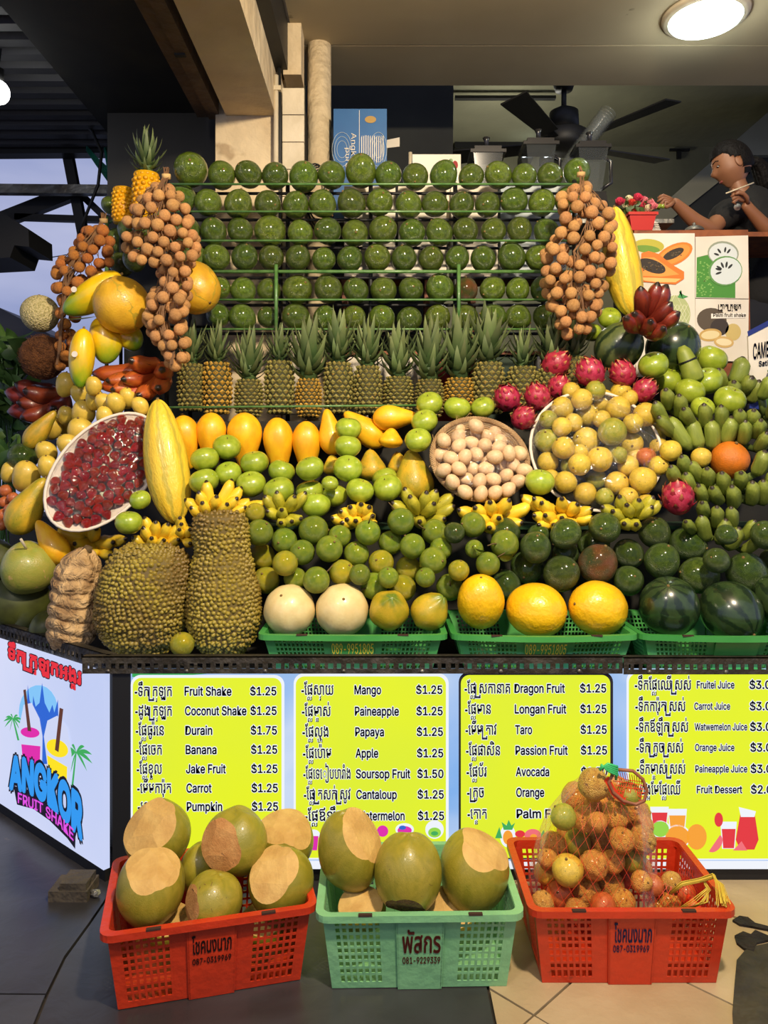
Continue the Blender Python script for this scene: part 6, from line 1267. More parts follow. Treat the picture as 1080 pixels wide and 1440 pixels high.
# more fruit behind, filling the bag
items2 = []
for px, py in ((792, 1205), (830, 1195), (870, 1195), (800, 1165), (850, 1160), (885, 1165), (780, 1245), (820, 1240), (860, 1250), (900, 1222), (830, 1128), (860, 1128)):
    Y = NP.fit(sphere(px, py, 17), 2.05, 2.2, .97, .004); R = 17*Y/F_; o = spawn('passo', P(px, py, Y), rquat(), R, 'passion_fruit', 'x', 'passion fruit', 'passion fruit inside the orange net bag'); items2.append(dict(px=px, py=py, o=o))
label_rows(items, '', 'the net bag front', 18); label_rows(items2, 'passion fruit deep inside', 'the net bag back', 14)
prof = [(1088, 848, 14), (1100, 846, 36), (1120, 846, 56), (1145, 842, 72), (1180, 838, 82), (1220, 834, 88), (1255, 832, 90), (1282, 830, 86)]
Yb_ = 2.03
def bagpt(t, a, k=1.0):
    y = prof[0][0]+(prof[-1][0]-prof[0][0])*t
    for (a0, c0, w0), (a1, c1, w1) in zip(prof, prof[1:]):
        if y <= a1+1e-6: s = (y-a0)/(a1-a0); cc, ww = c0+(c1-c0)*s, w0+(w1-w0)*s; break
    p = P(cc, y, Yb_-.05*t+.02); W = ww*Yb_/F_; return p+Vector((W*math.cos(a)*k, (W*.62+.016)*math.sin(a)*k-(.0), 0))
bag = new('net_bag', loc=P(840, 1282, Yb_)); B0 = bag.location.copy(); tag(bag, 'orange-red net bag packed with passion fruit in the right crate', 'net bag')
g = G(); n_ = 30; S_ = 34
for sgn in (1, -1):
    for i in range(n_):
        V = []
        for k in range(S_+1):
            t = k/S_; a = 2*PI*i/n_+sgn*t*1.5; p = bagpt(t, a)-B0; q = bagpt(t, a+.0055)-B0; V += [p, q]
        g.add(V, [(2*k, 2*k+1, 2*k+3, 2*k+2) for k in range(S_)])
k = g.obj('net_strands', m_net, bag); k['kind'] = 'stuff'
g = G(); V = []
for k in range(25):
    for i in range(40): V.append(bagpt(k/24, 2*PI*i/40, .996)-B0)
g.add(V, [(k*40+i, k*40+(i+1) % 40, (k+1)*40+(i+1) % 40, (k+1)*40+i) for k in range(24) for i in range(40)]); g.obj('fine_mesh', m_netfilm, bag, True)
Yt = 1.97
G().tube([P(x, y, Yt)-B0 for x, y in ((868, 1082), (890, 1084), (904, 1096), (910, 1112), (906, 1126), (894, 1131), (876, 1126), (862, 1114), (856, 1100), (862, 1088))], .0045, 7).obj('drawcord', m_netcord, bag, True)
g = G()
for j in range(12): g.tube([P(868+j*3.4, 1084+j*.9, Yt)-B0, P(872+j*3.0, 1100+U(-3, 3), Yt+.01)-B0, P(866+j*3.2, 1124+U(-5, 2), Yt)-B0], .0011, 4)
for j in range(6): g.tube([P(860+U(0, 6), 1092+j*6, Yt)-B0, P(884, 1096+j*6+U(-2, 2), Yt+.01)-B0, P(907, 1100+j*5, Yt)-B0], .001, 4)
k = g.obj('net_mouth', m_net, bag); k['kind'] = 'stuff'
g = G()
for j in range(5): g.tube([P(843+j*.5, 1083-j*2, Yt-.01)-B0, P(855, 1074+j*2.5, Yt-.015)-B0, P(868, 1078+j*3, Yt-.01)-B0, P(866, 1088+j*2, Yt)-B0], .0034, 6)
g.obj('green_tie', m_gstring, bag, True)
g = G().slab([P(856, 1092, Yt)-B0, P(866, 1110, Yt)-B0, P(884, 1128, Yt)-B0, P(878, 1132, Yt)-B0, P(860, 1118, Yt)-B0, P(850, 1098, Yt)-B0], (0, .004, 0)); g.obj('gathered_net', m_net, bag)
# second, slumped bag with yellow ties
b2 = new('net_bag', loc=P(945, 1260, 1.98)); B1 = b2.location.copy(); tag(b2, 'slumped orange net bag tied with yellow string at crate right', 'net bag')
g = G().ball(30, 20, lambda v: v*(1+.07*math.sin(8*v.x+3*v.z)+.04*math.sin(15*v.z)), sc=(.072, .05, .058)); g.obj('fine_mesh', m_netfilm, b2, True)
g = G(); 
for i in range(30):
    for s in (1, -1):
        V = []
        for k in range(21):
            t = PI*(k+.3)/20.6; a = 2*PI*i/30+s*t*.5
            for e in (0, .02): d = Vector((math.cos(a+e)*math.sin(t), math.sin(a+e)*math.sin(t), math.cos(t))); V.append((d.x*.073, d.y*.051, d.z*.059))
        g.add(V, [(2*k, 2*k+1, 2*k+3, 2*k+2) for k in range(20)])
k = g.obj('net_strands', m_net, b2); k['kind'] = 'stuff'
g = G().tube([(.02, -.05, .0), (.045, -.045, -.008), (.07, -.03, -.012), (.085, -.02, -.03)], [.03, .016, .010, .022], 12); g.obj('gathered_neck', m_net, b2, True)
items = []
for px, py, r, kd in ((940, 1268, 17, 'passo'), (918, 1245, 15, 'passr'), (925, 1276, 14, 'passo'), (963, 1256, 15, 'passr'), (944, 1240, 14, 'passo')):
    Y = 1.97; o = spawn(kd, P(px, py, Y), rquat(), r*Y/F_, 'passion_fruit', 'x', 'passion fruit', 'passion fruit in the slumped bag'); items.append(dict(px=px, py=py, o=o, ph='reddish passion fruit' if kd == 'passr' else 'orange passion fruit'))
label_rows(items, '', 'the slumped net bag', 14)
g = G(); ys2 = 1.87
for j in range(26):
    o1, o2 = U(-2, 2), U(-3, 3); g.tube([P(944+o1, 1256+o2*.5, 1.92), P(960+o1, 1243+o2, 1.91), P(985+o1, 1238+o2, 1.90), P(1004+o1, 1232+o2*1.2, 1.88), P(1012+o2*2, 1244+o1, 1.86), P(1016+o2*3, 1262+o1, 1.83), P(1018+o2*3.4, 1274+U(-6, 2), 1.80)], .0011, 4)
for j in range(14):
    o1, o2 = U(-2, 2), U(-3, 3); g.tube([P(990+o1, 1240+o2, 1.90), P(996+o1*2, 1252+o2, 1.89), P(984+o2*4, 1268+o1*2, 1.87), P(962+o2*3, 1278, 1.88)], .0011, 4)
tag(g.obj('string_bundle', m_string, smooth=True), 'tangle of frayed yellow plastic string draped over the crate rim', 'string', kind='thing')
# ================================================================ POSTERS, SIGN AND THINGS ABOVE THEM
YB = 3.28
pb = new('poster_board', G().slab([P(892, 324, YB+.012), P(1052, 323, YB+.012), P(1056, 508, YB+.012), P(1056, 530, YB+.012), P(892, 530, YB+.012)], (0, .02, 0)).mesh('board', m_wood, False)); tag(pb, 'brown wooden board carrying the fruit posters', 'board')
G().box((P(892, 0, YB).x, YB+.03, 1.40), (P(1056, 0, YB).x, YB+.30, P(0, 326, YB).z-.01)).obj('cabinet_body', m_dark, pb)
fq = lambda l: (lambda px, py: P(px, py, YB-l))
po1 = new('papaya_poster', G().slab([fq(0)(*p) for p in ((890, 328), (977, 328), (978, 530), (890, 530))], (0, .003, 0)).mesh('sheet', m_paper, False)); tag(po1, 'white poster with cut papayas and a netted melon', 'poster')
def pp(par, pts, c, l, nm='print'):
    key = 'ink_%d_%d_%d' % c; mm = MATS.get(key) or M(key, c, rough=.6); return poly(par, nm, mm, pts, fq(l))
pp(po1, ell(912, 346, 22, 10, .05), (186, 178, 60), .001); pp(po1, ell(910, 350, 18, 5, .1), (110, 150, 50), .0015)
pp(po1, ell(948, 358, 28, 14, -.45), (226, 128, 40), .002); pp(po1, ell(948, 358, 24, 11, -.45), (240, 150, 60), .0025); pp(po1, ell(947, 357, 16, 6, -.45), (50, 40, 26), .003)
pp(po1, [(902, 356), (912, 353), (926, 357), (945, 372), (962, 382), (962, 392), (950, 400), (925, 398), (900, 396)], (230, 120, 34), .004); pp(po1, [(904, 362), (920, 362), (940, 376), (955, 386), (930, 389), (904, 388)], (240, 158, 70), .0045); pp(po1, ell(917, 374, 20, 9, .35), (46, 36, 26), .005); pp(po1, [(902, 390), (958, 392), (950, 397), (925, 397), (902, 394)], (246, 190, 110), .0052)
for k in range(26): pp(po1, ell(U(904, 932), 374+U(-5, 6), 1.2, 1, 0, 6), (96, 78, 50), .0056, 'seed')
for k in range(16): pp(po1, ell(948+U(-10, 10), 357+U(-3, 3), 1.1, 1, 0, 6), (100, 84, 60), .0034, 'seed')
pp(po1, ell(950, 442, 21, 27), (176, 186, 130), .001); 
gm = G()
for a in range(-8, 9):
    for s in (1, -1):
        pts = [(950+a*5+s*t*14, 442+t*27) for t in (-1, -.5, 0, .5, 1)]; pts = [p for p in pts if ((p[0]-950)/21)**2+((p[1]-442)/27)**2 < 1.02]
        if len(pts) > 1: gm.tube([fq(.0016)(*p) for p in pts], .0012, 4)
k = gm.obj('netting_print', MATS.get('ink_222_224_190') or M('ink_222_224_190', (222, 224, 190)), po1)
pp(po1, [(954, 416), (958, 408), (955, 410), (962, 415), (968, 417), (960, 420), (952, 418)], (70, 150, 80), .002)
po2 = new('soursop_poster', G().slab([fq(.001)(*p) for p in ((978, 333), (1052, 331), (1053, 420), (978, 419))], (0, .003, 0)).mesh('sheet', m_paper, False)); tag(po2, 'white poster with halved green soursop above the palm fruit poster', 'poster')
pp(po2, [(980, 362), (996, 358), (1034, 380), (1034, 419), (979, 418)], (70, 140, 50), .002)
for k in range(60): pp(po2, ell(980+U(0, 26), 368+U(0, 48), 1.4, 1.1, 0, 5), (130, 180, 90), .0024, 'spike')
pp(po2, ell(1017, 356, 22, 17, .1), (150, 160, 140), .003); pp(po2, ell(1017, 357, 20, 15, .1), (214, 222, 222), .0034); pp(po2, ell(1020, 381, 24, 21, -.2), (96, 150, 80), .004); pp(po2, ell(1021, 381, 22, 19, -.2), (214, 224, 224), .0045)
for a in (-2.6, -2.0, -1.4, -.8, 2.8, 3.4): pp(po2, ell(1020+10*math.cos(a), 381+9*math.sin(a), 4.5, 1.6, a, 10), (40, 44, 44), .005, 'seed')
for a in (-2.8, -2.2, -1.4, -.9): pp(po2, ell(1018+11*math.cos(a), 361+10*math.sin(a), 4, 1.5, a, 10), (40, 44, 44), .0038, 'seed')
po3 = new('palm_fruit_poster', G().slab([fq(.002)(*p) for p in ((978, 420), (1053, 421), (1052, 508), (978, 508))], (0, .003, 0)).mesh('sheet', m_paper, False)); tag(po3, 'white poster lettered with palm fruit shake below the soursop poster', 'poster')
pp(po3, ell(1001, 450, 21, 17, .1), (86, 74, 58), .0028); pp(po3, ell(1012, 460, 13, 12), (56, 46, 40), .003); pp(po3, ell(999, 471, 16, 9, -.1), (196, 160, 90), .0035); pp(po3, ell(999, 471, 13, 6, -.1), (226, 210, 160), .0038); pp(po3, ell(1018, 481, 14, 8, .1), (206, 172, 106), .004); pp(po3, ell(1018, 481, 11, 5, .1), (232, 218, 176), .0043); pp(po3, ell(1031, 467, 11, 12), (200, 178, 110), .003)
pp(po3, [(1000, 441), (1049, 440), (1049, 447), (1000, 448)], (238, 232, 220), .0046, 'strip')
def ptext(par, s, x0, x1, yb, yc, mm, l, geo=glyphs, cap=.727, off=.02, slope=0):
    cap = CAPK if geo is khmer else CAPL
    V, Fc = geo(s, off); a, b = min(p[0] for p in V), max(p[0] for p in V); g = G(); g.add([fq(l)(x0+(p[0]-a)/(b-a)*(x1-x0), yb-p[1]/cap*(yb-yc)) for p in V], Fc); return g.obj('lettering', mm, par)
ptext(po3, 'Palm fruit shake', 1003, 1049, 445.5, 440.5, m_blackink, .0052); ptext(po3, '<ត|នាត<ក|រឡុក', 1010, 1042, 434, 428, m_blackink, .0052, khmer, .6)
sg2 = new('shop_placard', G().slab([P(1052, 472, 3.05), P(1110, 440, 3.05), P(1110, 560, 3.05), P(1055, 556, 3.05)], (0, .01, 0)).mesh('sheet', m_paper, False)); tag(sg2, 'white placard with dark blue lettering at the right picture edge', 'sign')
m_bl = M('placard_blue', (26, 44, 120), rough=.5)
poly(sg2, 'blue_band', m_bl, [(1051, 466), (1112, 434), (1112, 442), (1052, 473)], lambda x, y: P(x, y, 3.046)); poly(sg2, 'blue_band', m_bl, [(1054, 556), (1112, 562), (1112, 580), (1054, 574)], lambda x, y: P(x, y, 3.046))
V, Fc = glyphs('CAMBODIA', .02); a, b = min(p[0] for p in V), max(p[0] for p in V); g = G(); g.add([P(1059+(p[0]-a)/(b-a)*44, 505-(p[0]-a)/(b-a)*8-p[1]/CAPL*21, 3.045) for p in V], Fc); g.obj('lettering', m_bl, sg2)
V, Fc = glyphs('Satisfied', .02); a, b = min(p[0] for p in V), max(p[0] for p in V); g = G(); g.add([P(1067+(p[0]-a)/(b-a)*30, 515-(p[0]-a)/(b-a)*3-p[1]/CAPL*7, 3.045) for p in V], Fc); g.obj('lettering', m_bl, sg2)
# flower pot with artificial roses
YF = 3.36
pot = new('flower_pot', loc=P(898, 328, YF)); L0 = pot.location.copy(); tag(pot, 'square red plastic pot of artificial pink and cream roses', 'flower pot')
def pfr(z, s, zz=None): return [(-s, -s, z), (s, -s, z), (s, s, z), (-s, s, z)]
g = G().hexa(pfr(0, .045)+pfr(.068, .058)); g.obj('pot', m_pot, pot); G().box((-.064, -.064, .062), (.064, .064, .074)).obj('pot_rim', m_pot, pot)
rosem = {}
for nm_, c_ in (('pink', (226, 74, 104)), ('coral', (226, 84, 62)), ('cream', (240, 232, 196)), ('rose', (240, 150, 160))):
    mm = M('petal_'+nm_, c_, rough=.6, rnd=.1); g = G()
    for k in range(14):
        t = k/13; a = k*2.4; rr = .15+.75*t; zc = .55-.5*t; V = []
        for i in range(5):
            for j in range(4): u_, w_ = (i-2)/2, j/3; aa = a+u_*.62; r2 = rr*(.75+.35*w_); V.append((r2*math.cos(aa), r2*math.sin(aa), zc-.45+w_*(.8-.15*u_*u_)+.1*t))
        g.add(V, [(4*i+j, 4*i+j+1, 4*i+j+5, 4*i+j+4) for i in range(4) for j in range(3)])
    g.ball(10, 8, sc=(.35, .35, .5)); rosem[nm_] = g.mesh('rose', mm)
for px, py, r, kd in ((871, 285, 8, 'pink'), (880, 292, 7, 'cream'), (888, 286, 7, 'coral'), (896, 279, 8, 'pink'), (905, 283, 8, 'rose'), (902, 291, 8, 'pink'), (892, 295, 7, 'coral'), (911, 294, 7, 'cream'), (918, 291, 7, 'rose'), (884, 280, 6, 'cream'), (914, 284, 6, 'rose')):
    R = r*YF/F_; new('rose', rosem[kd], pot, P(px, py, YF+U(-.04, .02))-L0, aim((U(-.5, .5), -.9, .7)), R)
g = G()
for k in range(44):
    p = P(U(868, 922), U(286, 300), YF+U(-.03, .05))-L0; g.add(*(lambda q: (q.v, q.f))(leafg(.035, .011, .2, 4)), xf=Matrix.Translation(p) @ aim((U(-1, 1), U(-1, .3), U(-.3, 1))).to_matrix().to_4x4())
for k in range(10): g.tube([(U(-.02, .02), U(-.02, .02), .07), P(U(876, 916), U(284, 296), YF)-L0], .0018, 4)
k = g.obj('foliage', m_plant, pot, True); k['kind'] = 'stuff'
# leaflets stack, glass lid
g = G()
for k in range(6): g.slab([P(912+k*.6, 312+k*2.6, 3.4), P(922+k, 318+k*2, 3.4), P(928-k*.3, 326, 3.4), P(914, 327, 3.4)], (0, .004, 0), ) if False else g.box((P(912, 0, 3.42).x, 3.40, P(0, 328-k*2.4, 3.42).z), (P(928-k, 0, 3.42).x, 3.5, P(0, 328-k*2.4, 3.42).z+.004))
st2 = new('napkin_stack'); tag(st2, 'fanned stack of white paper napkins behind the flower pot', 'napkins')
g.obj('napkins', m_paper, st2)
G().slab([P(914, 303, 3.41), P(922, 312, 3.41), P(914, 318, 3.41), P(926, 322, 3.41), P(920, 326, 3.41), P(912, 326, 3.41)], (0, .003, 0)).obj('folded_napkin', m_paper, st2)
o = G().ball(20, 10, lambda v: Vector((v.x, v.y, max(0, v.z))), sc=(.045, .045, .028)).ball(8, 6, c=(0, 0, .034), sc=(.008, .008, .008)).obj('glass_lid', m_galv, None, True); o.location = P(976, 326, 3.45); tag(o, 'small shiny domed lid with a round knob on the counter', 'lid')
g = G().box((-.2, 0, -.02), (.75, .35, 0)); o = g.obj('serving_ledge', m_wood, None); o.location = P(940, 326, 3.34); o['label'] = 'brown wooden ledge above the posters'; o['category'] = 'ledge'
# ================================================================ BLENDERS, CUPS, FAN
def blender_(px, ytop, Y, label, cyl=True):
    root = new('blender', loc=Vector((P(px, 0, Y).x, Y, 2.33))); tag(root, label, 'blender', 'blenders on the prep shelf'); zt = P(0, ytop, Y).z-2.33; h0 = zt-.075
    G().hexa([(-.08, -.08, 0), (.08, -.08, 0), (.08, .08, 0), (-.08, .08, 0), (-.06, -.06, .15), (.06, -.06, .15), (.06, .06, .15), (-.06, .06, .15)]).obj('motor_base', m_smoke, root) if h0 > .3 else None
    j0 = .15 if h0 > .3 else 0
    G().hexa([(-.045, -.045, j0), (.045, -.045, j0), (.045, .045, j0), (-.045, .045, j0), (-.068, -.068, h0-.02), (.068, -.068, h0-.02), (.068, .068, h0-.02), (-.068, .068, h0-.02)]).obj('jug', m_clear, root)
    G().box((-.082, -.075, h0-.02), (.082, .075, h0-.005)).box((-.062, -.06, h0-.005), (.062, .06, h0+.015)).obj('lid', m_smoke, root)
    G().tube([(0, 0, h0+.015), (0, 0, zt-.015), (0, 0, zt)], [.011, .011, .018], 10).obj('tamper', m_smoke, root, True)
    G().tube([(.066, 0, h0-.04), (.10, 0, h0-.06), (.10, 0, j0+.06), (.055, 0, j0+.03)], .009, 8).obj('handle', m_smoke, root, True)
blender_(684, 194, 3.60, 'dark blender left of the fan above the top avocado row'); blender_(757, 183, 3.60, 'dark blender under the fan hub with a bright bar behind'); blender_(829, 187, 3.58, 'dark blender with clear jug beside the stack of plastic cups')
G_ = new('cup_stack', loc=P(792, 242, 3.66)); L0 = G_.location.copy(); tag(G_, 'long leaning stack of nested clear plastic cups', 'cups')
a, b = Vector((0, 0, 0)), P(848, 168, 3.66)-L0; d = (b-a); n_ = 20
for k in range(n_):
    p = a+d*k/n_; new('cup', (G().tube([(0, 0, 0), (0, 0, .055), (0, 0, .058), (0, 0, .061)], [.030, .040, .044, .041], 18, False).mesh('cup', m_clear) if k == 0 else bpy.data.objects['cup'].data), G_, p, aim(d))
# ceiling fan
FY = 4.6; fan = new('ceiling_fan', loc=P(793, 205, FY)); tag(fan, 'black ceiling fan with five flat blades hanging in the dim kitchen', 'fan'); L0 = fan.location.copy()
G().tube([(0, 0, -.03), (0, 0, 0), (0, 0, .07), (0, 0, .10)], [.11, .135, .14, .07], 28).obj('motor', m_black, fan, True)
G().tube([(0, 0, .10), (0, 0, .2), (0, 0, .23)], [.09, .085, .03], 24).obj('coupling', m_black, fan, True); G().tube([(0, 0, .2), (0, 0, .36)], .016, 10).obj('rod', m_black, fan, True); G().tube([(0, 0, .33), (0, 0, .40), (0, 0, .42)], [.05, .075, .075], 20).obj('canopy', m_black, fan, True)
G().box((-.04, -.04, .42), (.04, .04, 3.95-L0.z)).obj('mount', m_black, fan)
for k, az in enumerate((20, 92, 164, 236, 308)):
    t = math.radians(az); r = Matrix.Rotation(t, 4, 'Z') @ Matrix.Rotation(.2, 4, 'X')
    G().box((.13, -.02, .005), (.24, .02, .013), xf=r).obj('blade_arm', m_black, fan); G().hexa([r @ Vector(p) for p in ((.22, -.05, 0), (.72, -.075, 0), (.72, .075, 0), (.22, .05, 0), (.22, -.05, .008), (.72, -.075, .008), (.72, .075, .008), (.22, .05, .008))]).obj('blade', m_black, fan)
struct('trim_4', G().box((P(640, 0, 5.6).x, 5.6, P(0, 138, 5.6).z), (P(782, 0, 5.6).x, 5.64, P(0, 134, 5.6).z)), m_black)
e_tub = E_('tube_glow', (240, 255, 255), 6)  # two short emissive tubes drawn as bright bars
for px, lb in ((742, 'left of two small bright tubes behind the blenders'), (773, 'right of two small bright tubes behind the blenders')):
    o = new('glow_tube', G().tube([P(px-7, 218, 6.4)-P(px, 216, 6.4), P(px+7, 214, 6.4)-P(px, 216, 6.4)], .022, 10).mesh('tube', e_tub), loc=P(px, 216, 6.4)); tag(o, lb, 'lamp'); G().box((-.05, .02, -.03), (.05, .2, .03)).obj('bracket', m_black, o)
# ================================================================ FOLIAGE at the left edge
def bush(px, py, Y, n, sz, label, wx, wy):
    r = new('leafy_plant', loc=P(px, py+wy, Y)); tag(r, label, 'plant'); L0 = r.location.copy()
    mm = [leafg(1, w_, .3, 5, None, b).mesh('leaf', m_plant) for w_, b in ((.2, .5), (.28, .9))]
    g = G()
    for k in range(n):
        p = P(px+U(-wx, wx), py+U(-wy, wy), Y+U(-.1, .12))-L0; q = aim((U(-1, 1), U(-1, .2), U(-.4, 1)), roll=U(0, 6)); new('leaf', mm[k % 2], r, p, q, sz*U(.7, 1.2))
        if k % 4 == 0: g.tube([(U(-.03, .03), .05, -.3), p*.5+Vector((0, .04, 0)), p], .004, 5)
    g.obj('stems', m_rail, r, True)
bush(6, 540, 3.62, 100, .15, 'leafy green plant at the left edge behind the red bananas', 40, 66)
bush(-6, 640, 3.16, 40, .11, 'low green plant at the left edge beside the dark avocado', 22, 26)
bush(1086, 562, 3.0, 14, .10, 'small green plant by the white placard at the right edge', 16, 45)
# ================================================================ PERSON
def skin_mesh(name, verts, edges, m, parent, sub=2, flat_=None):
    me = bpy.data.meshes.new(name); me.from_pydata([v[0] for v in verts], edges, []); o = bpy.data.objects.new(name, me); COL.objects.link(o)
    md = o.modifiers.new('skin', 'SKIN'); md.use_smooth_shade = True
    for i, v in enumerate(verts): r = v[1]; me.skin_vertices[0].data[i].radius = (r, r) if not hasattr(r, '__len__') else r
    me.skin_vertices[0].data[0].use_root = True
    s = o.modifiers.new('sub', 'SUBSURF'); s.levels = sub; s.render_levels = sub
    bpy.context.view_layer.update(); me2 = bpy.data.meshes.new_from_object(o.evaluated_get(bpy.context.evaluated_depsgraph_get())); bpy.data.objects.remove(o); bpy.data.meshes.remove(me)
    me2.materials.clear(); me2.materials.append(m); me2.shade_smooth(); return me2
YP = 3.78
W_ = lambda px, py, d=0: P(px, py, YP+d)
hc = W_(1028, 232)
per = new('person', loc=Vector((W_(1062, 0).x, YP, 1.16))); tag(per, 'person in black t-shirt with black ponytail reaching toward the flowers, holding a stick', 'person'); PL = per.location.copy()
V = []; E2 = []
def jv(p, r, to=None): V.append((Vector(p)-PL, r)); i = len(V)-1; (E2.append((to, i)) if to is not None else None); return i
pel = jv((PL.x+.03, YP+.02, 2.04), (.07, .055)); wa = jv((PL.x+.02, YP+.01, 2.22), (.09, .07), pel); ch_ = jv((PL.x+.0, YP+.01, 2.38), (.075, .06), wa); sh_ = jv((PL.x-.005, YP, 2.475), (.066, .052), ch_)
nk = jv(W_(1040, 268), .046, sh_); nk2 = jv(W_(1035, 253), .043, nk)
hd = jv(W_(1032, 238), .055, nk2)
# reaching arm (left in picture): shoulder -> elbow -> wrist -> hand
s1 = jv(W_(1020, 298, -.04), .052, sh_); e1 = jv(W_(1000, 324, -.12), .042, s1); e1b = jv(W_(978, 312, -.16), .038, e1); w1 = jv(W_(952, 288, -.20), .026, e1b)
p1 = jv(W_(943, 281, -.21), (.030, .018), w1)
# raised arm: shoulder -> elbow -> wrist near the chest
s2 = jv(W_(1076, 292, .02), .055, sh_); e2 = jv(W_(1098, 340, -.10), .044, s2); e2b = jv(W_(1078, 322, -.16), .038, e2); w2 = jv(W_(1056, 297, -.19), .027, e2b); p2 = jv(W_(1046, 284, -.20), (.030, .020), w2)
hp1 = jv((PL.x-.07, YP+.02, 1.95), .06, pel); k1 = jv((PL.x-.08, YP, 1.60), .058, hp1); a1 = jv((PL.x-.08, YP+.03, 1.23), .038, k1); t1 = jv((PL.x-.08, YP-.12, 1.185), .028, a1)
hp2 = jv((PL.x+.12, YP+.02, 1.95), .06, pel); k2 = jv((PL.x+.13, YP, 1.60), .058, hp2); a2 = jv((PL.x+.13, YP+.03, 1.23), .038, k2); t2 = jv((PL.x+.13, YP-.12, 1.185), .028, a2)
bm = skin_mesh('body', V, E2, m_skin, None)
bodyG = G(); bodyG.v = [tuple(v.co) for v in bm.vertices]; bodyG.f = [tuple(p.vertices) for p in bm.polygons]
# fingers, each a short bent chain rooted in the palm
def finger(pts, r): bodyG.tube([Vector(p)-PL for p in pts], [r, r*1.02, r*.95, r*.85, r*.55], 8)
for i, (x, y, L_) in enumerate(((925, 278, 1), (924, 283, 1), (927, 287, .9), (931, 290, .8))):
    k = W_(940, 278+i*2.6, -.215); m1 = W_(940-(940-x)*.5, 277+i*2.6+(y-279)*.2-2, -.225); m2 = W_(x+4, y-2, -.225); finger([W_(946, 281+i*1.5, -.21), k, m1, m2, W_(x, y+1, -.22)], .0085)
finger([W_(948, 284, -.22), W_(942, 289, -.235), W_(937, 291, -.24), W_(933, 289, -.24), W_(930, 287, -.24)], .0095)
for i, (x, y) in enumerate(((1028, 270), (1028, 276), (1031, 281), (1035, 286))):
    finger([W_(1049, 286-i*1.0, -.20), W_(1044-i*.6, 272+i*3.2, -.215), W_(1037, 269+i*3.6, -.235), W_(1031, y-3+i*.6, -.245), W_(x, y+1, -.24)], .0088)
finger([W_(1052, 286, -.215), W_(1050, 277, -.235), W_(1045, 272, -.25), W_(1039, 271, -.255), W_(1034, 273, -.255)], .0098)
# head: profile facing left, tilted down
HR = .098
def headf(v):
    x, y, z = v.x, v.y, v.z     # x: towards the face, y: side, z: up
    r = Vector((x*1.0, y*.80, z*1.18))
    if x > 0:
        r.x *= .88+.04*math.cos(z*3); 
        nose = math.exp(-((z+.18)/.16)**2-(y/.16)**2); r.x += .24*nose*x
        r.x -= .10*math.exp(-((z-.08)/.12)**2-((abs(y)-.34)/.18)**2)*x        # eye sockets
        r.x += .07*math.exp(-((z+.50)/.07)**2-(y/.26)**2)*x; r.x += .06*math.exp(-((z+.63)/.06)**2-(y/.24)**2)*x  # lips
        r.x += .10*math.exp(-((z+.85)/.14)**2-(y/.26)**2); r.x += .05*math.exp(-((z-.25)/.10)**2-(y/.5)**2)*x
    if z < -.3: k = 1-.30*(-z-.3); r.y *= k; r.x = r.x*(1-.06*(-z-.3)) if x > 0 else r.x*(1-.75*(-z-.3))
    return r
hm = Matrix.Translation(hc-PL) @ Matrix.Rotation(PI-.05, 4, 'Z') @ Matrix.Rotation(.33, 4, 'Y') @ Matrix.Scale(HR, 4)
bodyG.ball(40, 32, headf, xf=hm)
for s in (1, -1): bodyG.ball(12, 10, lambda v: Vector((v.x*.17+.03*v.z, v.y*.06+s*.82, v.z*.26-.12)), xf=hm @ Matrix.Translation((-.02, 0, 0)))
bo_ = bodyG.obj('body', m_skin, per, True)
eye_m = M('eye_white', (210, 206, 198), rough=.3); iris = M('iris', (24, 16, 12), rough=.2)
def onface(y, z, k=1.0): x = math.sqrt(max(0, 1-y*y-z*z)); return hm @ (headf(Vector((x, y, z)))*k)
for s in (1, -1):
    e = G().ball(12, 8, c=onface(s*.40, .05, .965), sc=(.008, .010, .0045)).obj('eye', eye_m, per, True); G().ball(10, 8, c=onface(s*.385, .035, .985), sc=(.006, .007, .005)).obj('iris', iris, e, True)
    G().tube([onface(s*yy, zz, 1.01) for yy, zz in ((.26, .05), (.40, .10), (.55, .05))], .0018, 6).obj('eyelashes', m_hair, per, True)
    G().tube([onface(s*yy, zz, 1.0) for yy, zz in ((.18, .25), (.36, .31), (.56, .25))], .0026, 6).obj('eyebrow', m_hair, per, True)
G().ball(14, 8, c=onface(0, -.56, .985), sc=(.006, .016, .008)).obj('lips', M('lips', (150, 74, 66), rough=.5), per, True)
def hairf(v):
    r = Vector((v.x*1.08, v.y*.92, v.z*1.27)); 
    if v.x > .15 and v.z < .62-.0*v.x: lim = .62; k = max(0, min(1, (lim-v.z)*3)); r = r*(1-.28*k*min(1, (v.x-.15)*3))
    if v.z < -.35: r *= .86
    return r*(1+.012*math.sin(22*math.atan2(v.y, v.x)))
hg = G().ball(44, 30, hairf); fs = []
for f in hg.f:
    cz = sum(hg.v[i][2] for i in f)/len(f); cx_ = sum(hg.v[i][0] for i in f)/len(f); cy_ = abs(sum(hg.v[i][1] for i in f)/len(f))
    if cz > .58 or (cx_ < .42 and cz > .22) or (cx_ < -.18 and cz > -.75) or (cx_ < .10 and cz > .10): fs.append(f)
hg.f = fs; hg.v = [tuple(hm @ Vector(v)) for v in hg.v]; hair = hg.obj('hair', m_hair, per, True)
g = G()
for j in range(16):
    o1 = Vector((U(-.022, .022), U(-.02, .02), 0)); g.tube([W_(1052, 226)-PL+o1*.4, W_(1064, 228, .03)-PL+o1*.8, W_(1072, 240, .05)-PL+o1*1.3, W_(1076, 256, .06)-PL+o1*1.4, W_(1080, 276+U(-6, 6), .06)-PL+o1], [.016, .018, .02, .016, .004], 6)
g.obj('ponytail', m_hair, per, True)
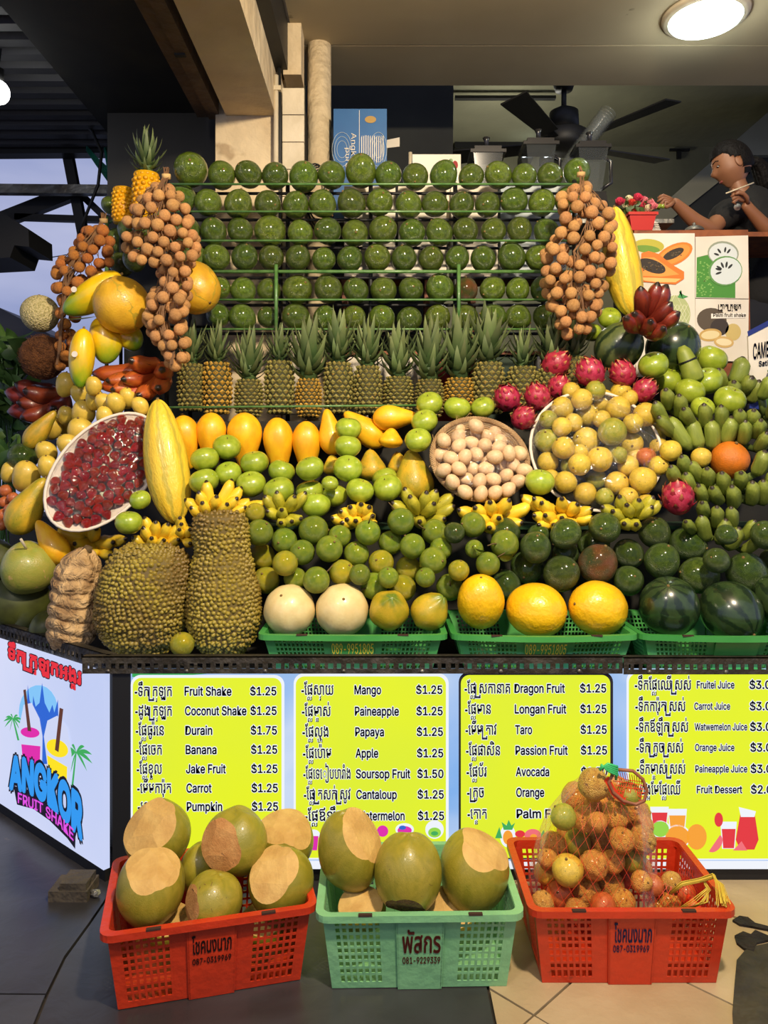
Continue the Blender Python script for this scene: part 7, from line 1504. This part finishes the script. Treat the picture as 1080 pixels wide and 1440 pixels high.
G().tube([W_(1060, 226, .02)-PL, W_(1064, 229, .03)-PL], .026, 12).obj('hair_tie', m_black, per, True)
# t-shirt, trousers
VS = []; ES = []
def sv(p, r, to=None): VS.append((Vector(p)-PL, r)); i = len(VS)-1; (ES.append((to, i)) if to is not None else None); return i
a = sv((PL.x+.02, YP+.01, 2.24), (.135, .11)); b = sv((PL.x+.025, YP+.02, 1.96), (.16, .13), a); c = sv((PL.x, YP, 2.39), (.152, .118), a); d = sv((PL.x-.005, YP, 2.49), (.095, .075), c); e = sv(W_(1042, 274), .062, d)
f = sv(W_(1020, 298, -.04), .076, d); g_ = sv(W_(1006, 317, -.10), .066, f); h2 = sv(W_(1076, 292, .02), .072, d); i2 = sv(W_(1093, 325, -.07), .064, h2)
sm = skin_mesh('shirt', VS, ES, m_shirt, None); new('shirt', sm, per)
VS = []; ES = []
a = sv((PL.x+.025, YP+.02, 2.08), (.13, .11)); b = sv((PL.x+.025, YP+.02, 1.99), (.14, .12), a); c = sv((PL.x-.07, YP+.02, 1.93), .098, b); d = sv((PL.x-.08, YP, 1.6), .072, c); sv((PL.x-.08, YP+.03, 1.26), .056, d); c = sv((PL.x+.12, YP+.02, 1.93), .098, b); d = sv((PL.x+.13, YP, 1.6), .072, c); sv((PL.x+.13, YP+.03, 1.26), .056, d)
new('trousers', skin_mesh('trousers', VS, ES, m_trouser, None), per)
for x in (-.08, .13): G().ball(16, 10, lambda v: Vector((v.x*.045, v.y*.125-.055, max(-.02, v.z*.045)+.02))).obj('shoe', m_black, per, True).location = (x, 0, .0)
G().tube([W_(1037, 291, -.145)-PL, W_(1037, 291, -.15)-PL], .016, 16).obj('badge', m_paper, per, True)
tag(G().tube([W_(1021, 272, -.25), W_(1060, 257, -.25)], .0035, 8).obj('stick', m_tile, None, True), 'thin white stick held up in the raised right hand', 'stick')
g = G()
for k in range(5): g.ball(8, 6, lambda v: v*(1+.2*math.sin(6*v.x)), c=(U(-.012, .012), U(-.01, .01), U(-.012, .008)), sc=(.012, .01, .01))
o = g.obj('lime_pieces', m_apple, None, True); o.location = W_(929, 289, -.235); tag(o, 'small bright green herb sprig pinched in the reaching hand', 'herb')
